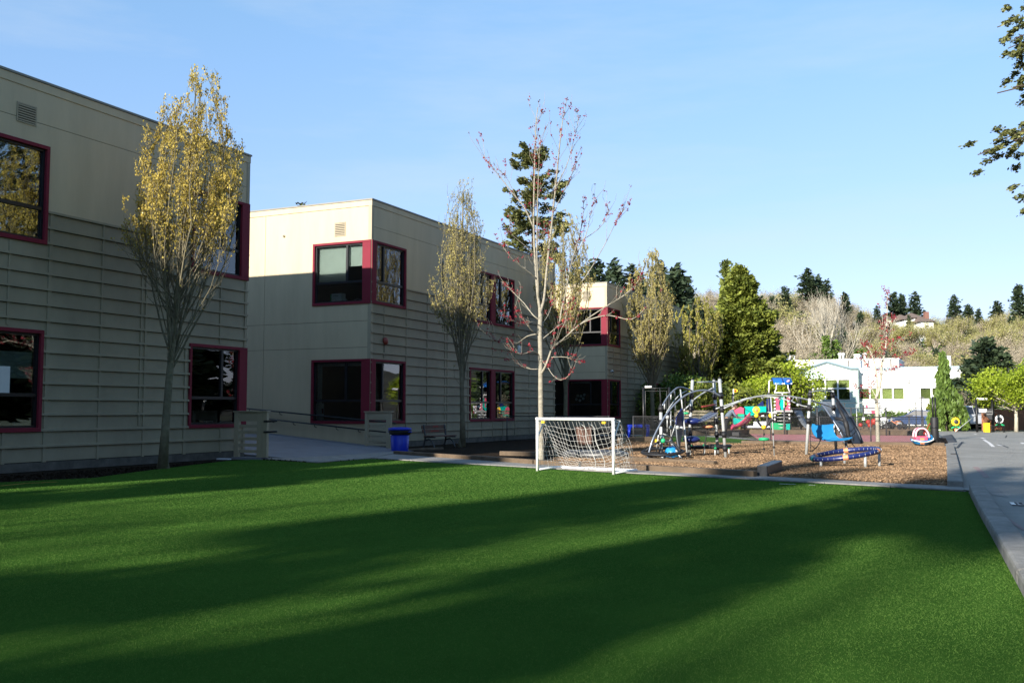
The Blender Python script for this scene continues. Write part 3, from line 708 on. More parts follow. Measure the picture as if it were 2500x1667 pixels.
# tall maple behind the goal: limbs traced in the trunk's own vertical plane, pushed to and fro in depth
mp0 = D(1321, 1118, 26.6); MX = lambda x, y, dd=0.: D(x, y, 26.6+dd)
t = thing('maple_tree', (mp0.x, mp0.y, 0), 'tall bare maple with pale forked trunk and red buds behind the goal', 'tree')
rd = random.Random(4); trk = MB(); twg = MB(); segs = []
base = Vector((mp0.x, mp0.y, -.05))
z5 = lambda u, v, dd=0.: MX(1000+u/3.137, 550+v/3.137, dd)
stemp = [base, MX(1321, 1030), z5(1005, 1400), z5(1003, 1000), z5(998, 800), z5(1003, 690), z5(1000, 640)]
trk.tube(bez(stemp, 3), [.075]*4+[.07]*4+[.064]*5+[.062]*6, 10)
trk.tube([base, base+Vector((0, 0, .15)), base+Vector((0, 0, .4))], [.12, .095, .076], 10)
limbs = [  # (points, start radius)
 ([z5(998, 640), z5(985, 560), z5(970, 400), z5(958, 200), z5(950, 0), MX(1304, 460, .1), MX(1306, 380, .2), MX(1308, 320, .2), MX(1312, 262, .3)], .075),
 ([z5(985, 560), z5(985, 450, -.2), z5(975, 200, -.3), MX(1313, 480, -.4), MX(1316, 400, -.5), MX(1319, 330, -.5)], .045),
 ([z5(1010, 640), z5(1030, 560), z5(1045, 400), z5(1065, 200), z5(1088, 0), MX(1352, 500, -.1), MX(1360, 420, -.2), MX(1366, 360, -.3), MX(1373, 300, -.3), MX(1384, 240, -.3)], .07),
 ([MX(1356, 460), MX(1385, 400, .2), MX(1400, 345, .3), MX(1416, 280, .4)], .022),
 ([MX(1350, 520), MX(1375, 470, .3), MX(1398, 420, .5), MX(1408, 385, .6)], .02),
 ([MX(1304, 560), MX(1282, 510, .2), MX(1250, 470, .5), MX(1215, 425, .7), MX(1190, 395, .9), MX(1178, 380, 1)], .035),
 ([MX(1262, 485, .4), MX(1240, 440, .2), MX(1228, 425, .1)], .015),
 ([MX(1306, 620), MX(1270, 590, -.3), MX(1245, 570, -.5), MX(1232, 560, -.6)], .025),
 # right hand secondary stem and its reach
 ([z5(1000, 1010), z5(1040, 1070, -.1), z5(1068, 1080, -.2)], .03),
 ([z5(1012, 1130, -.1), z5(1040, 1080, -.2), z5(1070, 1000, -.25), z5(1095, 940, -.3), z5(1180, 870, -.5), z5(1290, 770, -.8), z5(1400, 715, -1.1), z5(1530, 690, -1.4), z5(1700, 720, -1.7), z5(1810, 630, -1.9)], .06),
 ([z5(1290, 770, -.8), z5(1400, 690, -.7), z5(1540, 600, -.7), z5(1650, 530, -.8), z5(1750, 430, -.9), z5(1790, 350, -1)], .035),
 ([z5(1020, 870), z5(1080, 820, .2), z5(1140, 770, .3), z5(1200, 730, .5), z5(1280, 580, .7)], .03),
 ([z5(1165, 790, .3), z5(1190, 740, .3), z5(1215, 600, .4), z5(1260, 560, .5)], .02),
 ([z5(1150, 740, .4), z5(1165, 640, .5), z5(1200, 500, .6), MX(1392, 655, .7), MX(1410, 590, .9), MX(1422, 540, 1), MX(1425, 475, 1.1)], .045),
 ([MX(1397, 640, .8), MX(1430, 575, 1), MX(1442, 520, 1.1), MX(1450, 490, 1.1)], .024),
 ([MX(1400, 600, .9), MX(1460, 560, 1.3), MX(1480, 530, 1.4), MX(1487, 510, 1.5)], .016),
 ([z5(1320, 430, .6), MX(1440, 660, .7), MX(1475, 600, .9), MX(1495, 560, 1), MX(1510, 530, 1), MX(1521, 515, 1)], .022),
 # left reaching limbs
 ([z5(985, 720), z5(940, 680), z5(880, 600, .3), z5(820, 540, .5), z5(760, 480, .7), z5(700, 430, 1)], .035),
 ([z5(975, 420), z5(930, 370, -.2), z5(860, 320, -.4), z5(790, 260, -.6), z5(740, 200, -.7), z5(712, 150, -.8)], .032),
 ([z5(985, 840), z5(930, 800, -.3), z5(860, 700, -.5), z5(800, 600, -.8)], .025),
 ([z5(990, 830), z5(900, 850, .4), z5(820, 905, .8), z5(740, 905, 1.1), z5(650, 870, 1.4), z5(590, 820, 1.6)], .035),
 ([z5(990, 990), z5(940, 965, -.3), z5(870, 985, -.6), z5(800, 970, -.8), z5(730, 900, -1)], .032),
 ([z5(1000, 1100), z5(930, 1100, .3), z5(860, 1080, .6), z5(800, 1030, .8), z5(720, 1030, 1)], .024),
 ([z5(1060, 1090, -.2), z5(1100, 1150, -.4), z5(1160, 1185, -.6), z5(1230, 1140, -.8), z5(1260, 1080, -.9)], .02),
 ([z5(1080, 1010, -.2), z5(1200, 1010, -.5), z5(1290, 1050, -.8), z5(1340, 1040, -.9)], .018),
 ([z5(1010, 760), z5(1060, 690, .6), z5(1090, 600, .9), z5(1080, 560, 1)], .02),
 ([z5(1000, 770), z5(940, 740, -.9), z5(860, 760, -1.4), z5(700, 690, -1.9)], .022),
]
for pts_, r0 in limbs:
    r0 *= .54
    b = bez(pts_, 3); n = len(b)
    (trk if r0 > .032 else twg).tube(b, [r0*(1-.88*i/(n-1))+.003 for i in range(n)], 6 if r0 > .025 else 4, cap=False)
    Ln = sum((b[i+1]-b[i]).length for i in range(n-1))
    for k in range(int(Ln*4.2)+2):
        tt = rd.uniform(.25, 1); i = min(n-2, int(tt*(n-1))); p = b[i].lerp(b[i+1], tt*(n-1)-i); d = (b[i+1]-b[i]).normalized()
        az = rd.uniform(0, 6.28); sd = Vector((math.cos(az), math.sin(az), rd.uniform(-.1, .5)))
        l = rd.uniform(.15, .55)*(.6+min(1, Ln/3)*.5); q = p+(d*.75+sd*.6+Vector((0, 0, .25))).normalized()*l; q2 = q+(d+Vector((0, 0, .9))).normalized()*l*.5
        twg.tube([p, q, q2], [.007, .005, .003], 3, cap=False); segs.append((p, q)); segs.append((q, q2)); segs.append((q, q2))
    for i in range(n//2, n-1): segs.append((b[i], b[i+1]))
    for i in range(n*2//3, n-1): segs += [(b[i], b[i+1])]*3
trk.build('trunk', M['bark_maple'], t, True); c = twg.build('branches', M['bark_maple'], t, True); c['kind'] = 'stuff'
rng = np.random.default_rng(5); sg = np.array([[*a, *b] for a, b in segs])-np.array(list(t.location)*2)
N = 3300; cl = rng.choice(len(sg), N//5); idx = np.repeat(cl, 5); tt = np.repeat(rng.uniform(0, 1, N//5), 5)[:, None]
P = sg[idx, :3]*(1-tt)+sg[idx, 3:]*tt+rng.normal(size=(len(idx), 3))*.022
leaf_mesh('red_buds', leaf_cloud(P, .045, rng), LM['redbud'], t, True)

# ---------------- conifers
def conifer(seed, H, R, nsp, size, leafk, bare=.08, droop=.25, gap=.35, asp=2.4, power=.85, sub=26, whorl=.45, bark='bark_dark', trunk_r=None, irregular=.3, upt=.0, cz=.05):
    rd = random.Random(seed); rng = np.random.default_rng(seed)
    tr = MB(); br = MB(); tr_r = trunk_r or H*.013; cz_ = cz
    n = 8; tr.tube([(.1*math.sin(i+seed), .1*math.cos(i*1.3), H*i/n) for i in range(n+1)], [tr_r*(1-i/n)+.015 for i in range(n+1)], 8)
    bs = []; z = H*bare
    while z < H*.985:
        t = z/H; rr = R*((1-t)**power)*(1 if t > bare+.12 else .8+.2*(t-bare)/.12)+.12
        nb = max(3, int(4+3*(1-t)))
        for k in range(nb):
            if rd.random() < gap*.5: continue
            az = rd.uniform(0, 6.28); l = rr*rd.uniform(1-irregular, 1+irregular*.55)
            zz = z+rd.uniform(-.5, .5)*whorl; bs.append((az, l, min(zz, H*.99), t))
        z += whorl*rd.uniform(.7, 1.2)*(1-.4*t)
    P = []; Dr = []; per = max(4, int(nsp/len(bs)))
    tot = sum(b[1] for b in bs)
    for az, l, zz, t in bs:
        ca, sa = math.cos(az), math.sin(az); up = lerp(-droop, .45, t)+rd.uniform(-.15, .15)
        pts = []
        for i in range(5):
            s = i/4; pts.append(Vector((ca*l*s, sa*l*s, zz+l*(up*s-droop*.5*s*s+upt*s*s))))
        br.tube(pts, [tr_r*.28*(1-t)*(1-.8*i/4)+.012 for i in range(5)], 3, cap=False)
        m = max(3, int(nsp*l/tot)); ncl = max(2, int(m/sub))
        cs = rng.uniform(.18, 1.0, ncl)**.75; side = rng.normal(size=ncl)*.26*l*(1.1-cs*.8)
        cz = rng.normal(size=ncl)*cz_*l
        which = rng.integers(0, ncl, m)
        s = np.clip(cs[which]+rng.normal(size=m)*.5/max(l, .5)*size*2, 0.05, 1.05); sd = side[which]+rng.normal(size=m)*size*1.1
        q = s[:, None]*np.array([[ca*l, sa*l, 0]])+sd[:, None]*np.array([[-sa, ca, 0]])
        q[:, 2] = zz+l*(up*s-droop*.5*s*s+upt*s*s)+cz[which]+rng.normal(size=m)*size*.55-np.abs(sd)*.18
        P.append(q); dd = np.tile([ca*.8, sa*.8, up-droop*.9], (m, 1)); dd[:, 0] += -sa*np.sign(sd)*.5; dd[:, 1] += ca*np.sign(sd)*.5; Dr.append(dd)
    P = np.concatenate(P); Dr = np.concatenate(Dr)
    return tr, br, leaf_cloud(P, size, rng, flat=.3, asp=asp, dirs=Dr)
def plant_conifer(name, loc, label, mat, group=None, rz=0, **a):
    t = thing(name, loc, label, 'tree', group, rz); tr, br, lv = conifer(leafk=mat, **a)
    tr.build('trunk', M[a.get('bark', 'bark_dark')], t, True, local=True); b = br.build('branches', M['bark_dark'], t, True, local=True); b['kind'] = 'stuff'
    leaf_mesh('foliage', lv, LM[mat], t, True); return t
p = D(1303, 1015, 74)
plant_conifer('fir_tree', (p.x, p.y, 0), 'tall open fir rising behind the middle building', 'dfir', seed=31, H=21.6, R=4.6, nsp=42000, size=.15, bare=.3, droop=.12, gap=.85, whorl=.7, sub=60, irregular=.5, power=.46, cz=.12, asp=1.5, trunk_r=.25)
p = D(730, 1015, 95)
plant_conifer('fir_tree', (p.x, p.y, 0), 'tip of a fir just showing over the middle building roof', 'dfir', seed=35, H=21.4, R=3.2, nsp=6000, size=.34, bare=.3, droop=.15, gap=.5, whorl=.9, sub=30, power=.7, asp=1.5)
p = D(1812, 1015, 73)
bigc = plant_conifer('evergreen_tree', (p.x, p.y, 0), 'big dense yellow green conical evergreen behind the playground', 'cedar', seed=37, H=12.2, R=5.6, nsp=110000, size=.20, bare=.04, droop=.02, gap=.15, whorl=.38, sub=30, irregular=.26, power=.95, cz=.09, asp=1.6)
p = D(1778, 1015, 80)
plant_conifer('evergreen_tree', (p.x, p.y, 0), 'lighter feathery evergreen tip behind the left shoulder of the big evergreen', 'cedar_lt', seed=38, H=13.5, R=1.7, nsp=12000, size=.22, bare=.05, droop=.0, gap=.3, whorl=.5, sub=30, irregular=.45, power=1.0, asp=1.8)
plant_conifer('fir_tree', (5.4, 36.5, 0), 'tall fir whose branches hang into the picture at the right edge', 'dfir', seed=41, H=27, R=5.5, nsp=120000, size=.085, bare=.30, droop=.35, gap=.3, whorl=.85, sub=60, irregular=.35, power=.5, cz=.10, asp=1.5, trunk_r=.35)
p = D(2415, 1015, 76)
plant_conifer('spruce_tree', (p.x, p.y, 0), 'broad blue green spruce left of the lime green tree', 'fir', seed=43, H=7.0, R=3.6, nsp=14000, size=.24, bare=.03, droop=.15, gap=.3, whorl=.5, sub=30, irregular=.4, power=.8, asp=1.8)
p = D(2370, 1015, 80)
plant_conifer('spruce_tree', (p.x, p.y, 0), 'thin wispy evergreen in front of the white building corner', 'cedar', seed=44, H=4.6, R=3.0, nsp=3500, size=.24, bare=.1, droop=-.1, gap=.7, whorl=.6, sub=20, irregular=.5, power=.8, asp=1.8)
# weeping cedar
p = D(2308, 1051, 66)
t = thing('weeping_cedar', (p.x, p.y, 0), 'narrow weeping evergreen with hanging curtains beside the black padded pole', 'tree')
rng = np.random.default_rng(9); rd = random.Random(9); tr = MB(); br = MB(); P = []
tr.tube([(0, 0, 0), (.05, 0, 2), (-.03, 0, 4), (.1, 0, 5.0), (.25, 0, 5.35)], [.14, .1, .06, .03, .01], 7)
for k in range(105):
    zz = rd.uniform(1.0, 5.2); az = rd.uniform(0, 6.28); r = (.14+.90*((5.4-zz)/4.4)**1.25)*rd.uniform(.35, 1.1)
    if math.cos(az) > .3 and zz < 2.6: r *= 1.35
    tip = Vector((math.cos(az)*r, math.sin(az)*r, zz-.1)); a = Vector((0, 0, zz)); md = a.lerp(tip, .5)+Vector((0, 0, .18))
    ln = min(zz, rd.uniform(.5, 1.7)); br.tube([a, md, tip, tip-Vector((0, 0, ln*.6))], [.018, .014, .01, .004], 3, cap=False)
    m = int(60*ln)+20; s = rng.uniform(0, 1, m); q = np.array(tip)[None]+np.c_[rng.normal(size=m)*.07, rng.normal(size=m)*.07, -s*ln]
    q = np.concatenate([q, np.array([[*(md.lerp(tip, rd.random()))] for _ in range(8)])+rng.normal(size=(8, 3))*.06]); q[:, 2] = np.maximum(q[:, 2], .03); P.append(q)
tr.build('trunk', M['bark_grey'], t, True, local=True); br.build('branches', M['bark_grey'], t, True, local=True)['kind'] = 'stuff'
P = np.concatenate(P); leaf_mesh('foliage', leaf_cloud(P, .15, rng, asp=2.2, dirs=np.tile([0, 0, -1.], (len(P), 1))), LM['weep'], t, True)
# ---------------- small broadleaf trees in full lime leaf
def bushy(seed, H, R, trunk_h, nleaf, lsize, clumps=60, sq=(1, 1, .8), bark='bark_grey', trunk_r=.09):
    rd = random.Random(seed); rng = np.random.default_rng(seed); tr = MB(); br = MB(); C = []
    tr.tube([(0, 0, 0), (.03, 0, trunk_h*.6), (0, .03, trunk_h*1.1), (.05, 0, H*.75)], [trunk_r*1.2, trunk_r, trunk_r*.9, trunk_r*.25], 8)
    for k in range(clumps):
        a = rd.uniform(0, 6.28); c = rd.uniform(-.8, 1); r = rd.uniform(.35, 1)**.6; s = math.sqrt(max(0, 1-c*c))
        q = Vector((math.cos(a)*s*r*R*sq[0], math.sin(a)*s*r*R*sq[1], (H+trunk_h)/2+c*r*(H-trunk_h)/2))
        st = Vector((0, 0, lerp(trunk_h*.8, H*.6, rd.random()))); md = st.lerp(q, .5)+Vector((0, 0, -.05))
        br.tube([st, md, q], [trunk_r*.35, trunk_r*.2, .006], 4, cap=False); C.append(q)
    C = np.array([list(c) for c in C]); idx = rng.integers(0, clumps, nleaf)
    P = C[idx]+rng.normal(size=(nleaf, 3))*R*.17*np.array([1, 1, .7])
    return tr, br, leaf_cloud(P, lsize, rng, flat=.4, asp=1.2)
def plant_bushy(name, loc, label, mat, bark='bark_grey', group=None, **a):
    t = thing(name, loc, label, 'tree', group); tr, br, lv = bushy(**a)
    tr.build('trunk', M[bark], t, True, local=True); br.build('branches', M[bark], t, True, local=True)['kind'] = 'stuff'
    leaf_mesh('leaves', lv, LM[mat], t, True); return t
p = D(2481, 1048, 63.5)
plant_bushy('small_tree', (p.x, p.y, 0), 'round lime green tree in front of the brown fence at the right edge', 'lime', seed=51, H=4.1, R=2.1, trunk_h=1.5, nleaf=11000, lsize=.13, clumps=90, sq=(1.1, 1.1, 1), bark='bark_pale', trunk_r=.11)
p = D(1950, 1015, 70)
plant_bushy('small_tree', (p.x, p.y, 0), 'airy light green tree in front of the pale green gable', 'lime', seed=52, H=4.9, R=1.9, trunk_h=1.2, nleaf=3600, lsize=.14, clumps=70)
p = D(1862, 1015, 66)
plant_bushy('small_tree', (p.x, p.y, 0), 'lime green bushy tree at the right foot of the big evergreen', 'lime', seed=53, H=3.7, R=1.7, trunk_h=.9, nleaf=6500, lsize=.13, clumps=60)
p = D(1735, 1020, 62)
plant_bushy('hedge_shrub', (p.x, p.y, 0), 'dark green shrub mass under the big evergreen behind the flag pole', 'cedar', seed=54, H=2.9, R=2.6, trunk_h=.2, nleaf=14000, lsize=.15, clumps=90, sq=(1.5, 1, 1))
p = D(1650, 1020, 64)
plant_bushy('hedge_shrub', (p.x, p.y, 0), 'green shrub behind the climbing frame left of the flag pole', 'ivy', seed=55, H=3.6, R=2.0, trunk_h=.3, nleaf=9000, lsize=.14, clumps=70, sq=(1.2, 1, 1))
p = D(2350, 1040, 74)
plant_bushy('small_tree', (p.x, p.y, 0), 'small leafless blossom tree before the white wall right of the weeping evergreen', 'tanhaze', bark='bark_grey', seed=56, H=3.0, R=1.2, trunk_h=.5, nleaf=900, lsize=.07, clumps=70, trunk_r=.05)
p = D(2490, 1020, 78)
plant_bushy('hedge_shrub', (p.x, p.y, 0), 'dark olive shrub behind the brown fence', 'ivy', seed=57, H=5.2, R=2.2, trunk_h=.3, nleaf=6000, lsize=.2, clumps=70)
# low hedge in front of the white building
for i, (x, dpt, wd) in enumerate(((2130, 84, 5.5), (2235, 84, 4.5), (2010, 86, 4.5))):
    p = D(x, 1020, dpt)
    plant_bushy('hedge_shrub', (p.x, p.y, 0), ['low clipped green hedge behind the bike area', 'low hedge behind the blue car', 'low reddish hedge left of the notice board'][i], ['ivy', 'ivy', 'tanhaze'][i], seed=60+i, H=1.25, R=1, trunk_h=.1, nleaf=4500, lsize=.13, clumps=70, sq=(wd/2, .8, 1), trunk_r=.05)
# young maple with red buds at the fence
p = D(2143.7, 1085, 39.6); base = Vector((p.x, p.y, 0))
t = thing('young_maple', base, 'young bare maple with pale trunk and red buds beside the fence', 'tree')
rd = random.Random(14); trk = MB(); twg = MB(); segs = []
NX = lambda x, y, dd=0.: D(x, y, 39.6+dd)
z4 = lambda u, v, dd=0.: NX(1860+u/4.356, 780+v/4.356, dd)
L2 = [([base, NX(2142, 1030), NX(2140, 968)], .085), ([NX(2140, 968), z4(1225, 770), z4(1222, 600), z4(1190, 430), z4(1130, 300), z4(1060, 230, .3)], .045),
 ([NX(2140, 968), z4(1245, 750), z4(1270, 600), z4(1275, 480), z4(1310, 350), z4(1320, 250), z4(1325, 100), NX(2166, 770), NX(2166, 735), NX(2168, 715)], .055),
 ([z4(1300, 400), z4(1340, 330, .2), z4(1420, 270, .4), z4(1480, 205, .6)], .02), ([z4(1320, 250), z4(1350, 150, .2), z4(1380, 80, .3), NX(2190, 770, .4)], .018),
 ([z4(1318, 200), z4(1290, 100, -.2), z4(1285, 20, -.3), NX(2152, 740, -.4)], .018), ([z4(1215, 560), z4(1170, 530, .3), z4(1120, 470, .5), z4(1040, 420, .7)], .014),
 ([z4(1212, 850), z4(1150, 830, -.4), z4(1080, 780, -.8), z4(1040, 735, -1)], .014), ([z4(1215, 820), z4(1180, 760, .3), z4(1140, 690, .5), z4(1080, 560, .8)], .016),
 ([z4(1270, 600), z4(1310, 560, .3), z4(1370, 540, .5), z4(1420, 510, .8)], .012), ([z4(1300, 440), z4(1380, 420, .3), z4(1480, 400, .6), z4(1590, 350, .9)], .014),
 ([z4(1190, 430), z4(1220, 340, -.3), z4(1240, 300, -.4)], .014), ([z4(1270, 520), z4(1210, 450, .2), z4(1150, 420, .5), z4(1100, 380, .6)], .012)]
for pts_, r0 in L2:
    b = bez(pts_, 3); n = len(b)
    (trk if r0 > .04 else twg).tube(b, [r0*(1-(.3 if r0 > .08 else .85)*i/(n-1))+.003 for i in range(n)], 8 if r0 > .04 else 4, cap=False)
    if r0 > .08: continue
    Ln = sum((b[i+1]-b[i]).length for i in range(n-1))
    for k in range(int(Ln*9)):
        tt = rd.uniform(.3, 1); i = min(n-2, int(tt*(n-1))); p_ = b[i].lerp(b[i+1], tt*(n-1)-i); d = (b[i+1]-b[i]).normalized(); az = rd.uniform(0, 6.28)
        q = p_+(d*.7+Vector((math.cos(az), math.sin(az), .3))*.6).normalized()*rd.uniform(.12, .5)
        twg.tube([p_, q], [.006, .003], 3, cap=False); segs.append((p_, q))
trk.build('trunk', M['bark_pale'], t, True); twg.build('branches', M['bark_pale'], t, True)['kind'] = 'stuff'
rng = np.random.default_rng(15); sg = np.array([[*a, *b] for a, b in segs])-np.array(list(base)*2); N = 1500; idx = np.repeat(rng.integers(0, len(sg), N//4), 4); tt = rng.uniform(.4, 1, len(idx))[:, None]
leaf_mesh('red_buds', leaf_cloud(sg[idx, :3]*(1-tt)+sg[idx, 3:]*tt+rng.normal(size=(len(idx), 3))*.04, .06, rng), LM['redbud'], t, True)

# ------------------------------------------------------------------ hill behind with its wood
def hz(x, y):
    lat = x*math.cos(TH)+y*math.sin(TH); dep = -x*math.sin(TH)+y*math.cos(TH)
    top = 24 if lat < 60 else lerp(24, 17, min(1, (lat-60)/60))
    s = max(0, min(1, (dep-118)/150)); return top*(s*s*(3-2*s))+1.6*math.sin(lat*.06)*s+(0 if dep < 268 else (dep-268)*.01)
rows = []
for i in range(60):
    dep = 105+i*9 if i < 40 else 465+(i-40)*40; r = []
    for j in range(70):
        lat = -380+j*12; x = lat*math.cos(TH)-dep*math.sin(TH); y = lat*math.sin(TH)+dep*math.cos(TH)
        r.append((x, y, hz(x, y)-(.05 if i else .6)))
    rows.append(r)
struct(MB().sheet(rows).build('hill', M['hill'], smooth=True))
def baretree(seed, H, R, spread=1., haze=None, hz_n=500, hz_s=.35, lv=4, bark='bark_tan'):
    rd = random.Random(seed); rng = np.random.default_rng(seed); tr = MB(); br = MB(); P = []
    def grow(p, d, l, r, k):
        n = 3; path = [p]; dd = d.copy()
        for i in range(n):
            dd = (dd+Vector((rd.uniform(-.18, .18), rd.uniform(-.18, .18), .10))).normalized(); path.append(path[-1]+dd*l/n)
        (tr if k == 0 else br).tube(path, [r*(1-.4*i/n) for i in range(n+1)], 6 if k == 0 else (4 if k < 2 else 3), cap=False)
        if k >= lv-1: P.extend(path[1:])
        if k >= lv: return
        for j in range(4 if k < 2 else 3):
            t = rd.uniform(.45, 1) if j else 1; i = min(n-1, int(t*n)); q = path[i].lerp(path[i+1], t*n-i)
            az = rd.uniform(0, 6.28); sp = rd.uniform(.35, .85)*spread
            nd = (dd+Vector((math.cos(az)*sp, math.sin(az)*sp, rd.uniform(-.05, .35)))).normalized()
            grow(q, nd, l*rd.uniform(.6, .8), r*.55, k+1)
    nst = 1+seed % 3
    for s_ in range(nst):
        grow(Vector((0, 0, -.3)), Vector((rd.uniform(-.25, .25)*(nst > 1), rd.uniform(-.25, .25)*(nst > 1), 1)).normalized(), H*.36, H*.014, 0)
    P = np.array([list(q) for q in P]); out = None
    if haze:
        idx = rng.integers(0, len(P), hz_n); out = leaf_cloud(P[idx]+rng.normal(size=(hz_n, 3))*.5, hz_s, rng)
    return tr, br, out
def proto_bare(name, label, group, **a):
    t = thing(name, (0, 0, 0), label, 'tree', group); tr, br, lv = baretree(**a); bk = M[a.get('bark', 'bark_tan')]
    tr.build('trunk', bk, t, True, local=True); br.build('branches', bk, t, True, local=True)['kind'] = 'stuff'
    if lv is not None: leaf_mesh('bud_haze', lv, LM[a['haze']], t, True)
    return t
kinds = [
 proto_bare('bare_tree', 'leafless tan tree in the wood on the hillside', 'bare trees on the hill', seed=72, H=15, R=5, spread=.75, haze='tanhaze', hz_n=3200, hz_s=.22),
 proto_bare('bare_tree', 'leafless tan tree in the wood on the hillside', 'bare trees on the hill', seed=74, H=14, R=5, spread=.9, haze='tanhaze', hz_n=3000, hz_s=.22),
 proto_bare('budding_tree', 'yellow green budding tree in the wood on the hillside', 'budding trees on the hill', seed=75, H=13, R=5, spread=1.0, haze='budhaze', hz_n=4200, hz_s=.26),
 proto_bare('budding_tree', 'yellow green budding tree in the wood on the hillside', 'budding trees on the hill', seed=77, H=13, R=5, spread=.8, haze='budhaze', hz_n=3800, hz_s=.26)]
def proto_fir(seed, H=18, R=3.6, n=4200, gr='dark firs on the hill', lb='dark fir standing in the wood on the hillside', **k):
    return plant_conifer('hill_fir', (0, 0, 0), lb, 'fir', group=gr, seed=seed, H=H, R=R, nsp=n, size=.5, bare=.1, droop=.22, gap=.3, whorl=.8, sub=14, irregular=.4, power=.8, asp=1.9, **k)
firs = [proto_fir(81), proto_fir(82, R=4.2), proto_fir(83, R=3.0)]
used = set(); HN = {}
def put(proto, x, ytop, dep, Hn, label=None, ky=0, w=1.):
    """stand a tree on the hill at picture column x, with its top at row ytop"""
    key = id(proto)
    if key not in HN: HN[key] = max(v.co.z for c_ in proto.children for v in c_.data.vertices)*.97
    Hn = HN[key]
    g = D(x, 1000.6, dep); z0 = hz(g.x, g.y); ztop = D(x, ytop, dep).z; s = max(.25, (ztop-z0)/Hn)
    if proto.name not in used:
        used.add(proto.name); proto.location = (g.x, g.y, z0-.2); proto.rotation_euler = (0, 0, x*1.7 % 6.28); proto.scale = (s*w, s*w, s)
        if label: proto['label'] = label
        return proto
    return dup(proto, (g.x, g.y, z0-.2), x*1.7 % 6.28, (s*w, s*w, s), label)
FL = [(1408, 648, 150), (1455, 637, 150), (1500, 634, 160), (1543, 648, 165), (1614, 640, 160), (1651, 647, 155), (1684, 678, 170), (1978, 656, 235), (2002, 671, 240), (2024, 682, 225), (1922, 700, 200),
      (2070, 713, 230), (2147, 745, 245), (2189, 713, 262), (2210, 716, 265), (2241, 712, 258), (2338, 720, 250), (2372, 742, 262), (2397, 752, 255), (2443, 735, 268), (2496, 694, 230), (1330, 660, 170), (1890, 722, 215), (1570, 680, 190),
      (2060, 800, 160), (1700, 730, 150), (2105, 760, 200), (1960, 760, 170)]
for i, (x, y, d) in enumerate(FL): put(firs[i % 3], x, y, d, 18, w=(1.1 if i % 2 else .9)*(1.2 if x > 2300 else 1.1))
sky_y = lambda x: np.interp(x, [1330, 1500, 1640, 1700, 1760, 1860, 1990, 2060, 2140, 2230, 2330, 2500, 2600], [720, 720, 715, 700, 705, 700, 696, 735, 755, 782, 760, 750, 725])
rd = random.Random(77)
for row, (dep, off, step) in enumerate(((258, -4, 22), (228, 10, 26), (198, 32, 30), (170, 58, 34), (148, 88, 40), (130, 118, 46))):
    x = 1370+rd.uniform(0, 20)
    while x < 2580:
        y = sky_y(x)+off+rd.uniform(-8, 22); k = rd.random(); right = x > 2090
        pr = kinds[(rd.randrange(2) if (not right and k < .68) or (right and k < .35) else 2+rd.randrange(2))]
        if k > .93 and row: put(firs[rd.randrange(3)], x, y, dep+rd.uniform(-10, 10), 18)
        else: put(pr, x, y, dep+rd.uniform(-12, 12), 14, w=1.15)
        x += step*rd.uniform(.7, 1.25)
for i, (x, y, d_) in enumerate(((2206, 778, 205), (2232, 786, 210), (2250, 783, 214), (2275, 784, 212), (2185, 772, 215), (2290, 780, 205))): put(kinds[2+i % 2], x, y, d_, 14, w=1.0)
put(firs[1], 2225, 768, 226, 18, w=.8)
# the pale leaning tree, ivy clad at its foot
t = proto_bare('bare_tree', 'big pale leafless tree with wide leaning limbs above the white roof', None, seed=73, H=16, R=6, spread=.8, bark='bark_pale', lv=5)
put(t, 2022, 700, 135, 15)
p = D(2022, 900, 133); z0 = hz(p.x, p.y)
rng = np.random.default_rng(33)
for i, (x, yt) in enumerate(((2018, 820), (2042, 830), (2098, 850), (1985, 860))):
    p = D(x, 900, 128+i); z0 = hz(p.x, p.y); h = D(x, yt, 128).z-z0; m = 2600
    q = np.c_[rng.normal(size=m)*.5, rng.normal(size=m)*.5, np.abs(rng.uniform(0, h, m))]; q[:, :2] *= (1.5-1.0*q[:, 2:]/h)
    t = thing('ivy_trunk', (p.x, p.y, z0), ['tallest green ivy clad trunk under the big pale tree', 'ivy clad trunk just right of the tallest one', 'short ivy clump over the flat roof', 'small ivy clump left of the tallest one'][i], 'tree')
    MB().tube([(0, 0, 0), (0, 0, h)], .2, 6).build('trunk', M['bark_grey'], t, local=True)
    leaf_mesh('leaves', leaf_cloud(q, .28, rng), LM['ivy'], t, True)
# understorey on the slope
def under(n, x0, x1, d0, d1, mat, size, name, hh=2.2, seed=1):
    rng = np.random.default_rng(seed); X = rng.uniform(x0, x1, n//40); Dp = rng.uniform(d0, d1, n//40); C = []
    for x, d in zip(X, Dp):
        g = D(x, 1000.6, d); C.append((g.x, g.y, hz(g.x, g.y)+hh*.35))
    C = np.repeat(np.array(C), 40, 0); P = C+rng.normal(size=C.shape)*np.array([1.6, 1.6, hh*.4])
    o = leaf_mesh(name, leaf_cloud(P, size, rng), LM[mat], None, True); tag(o, name.replace('_', ' ')+' covering the lower hillside behind the buildings', 'undergrowth', kind='stuff')
under(26000, 1350, 2600, 118, 260, 'ivy', .42, 'green_undergrowth', 2.6, 1)
under(20000, 1350, 2600, 118, 265, 'tanhaze', .42, 'brown_undergrowth', 4, 2)
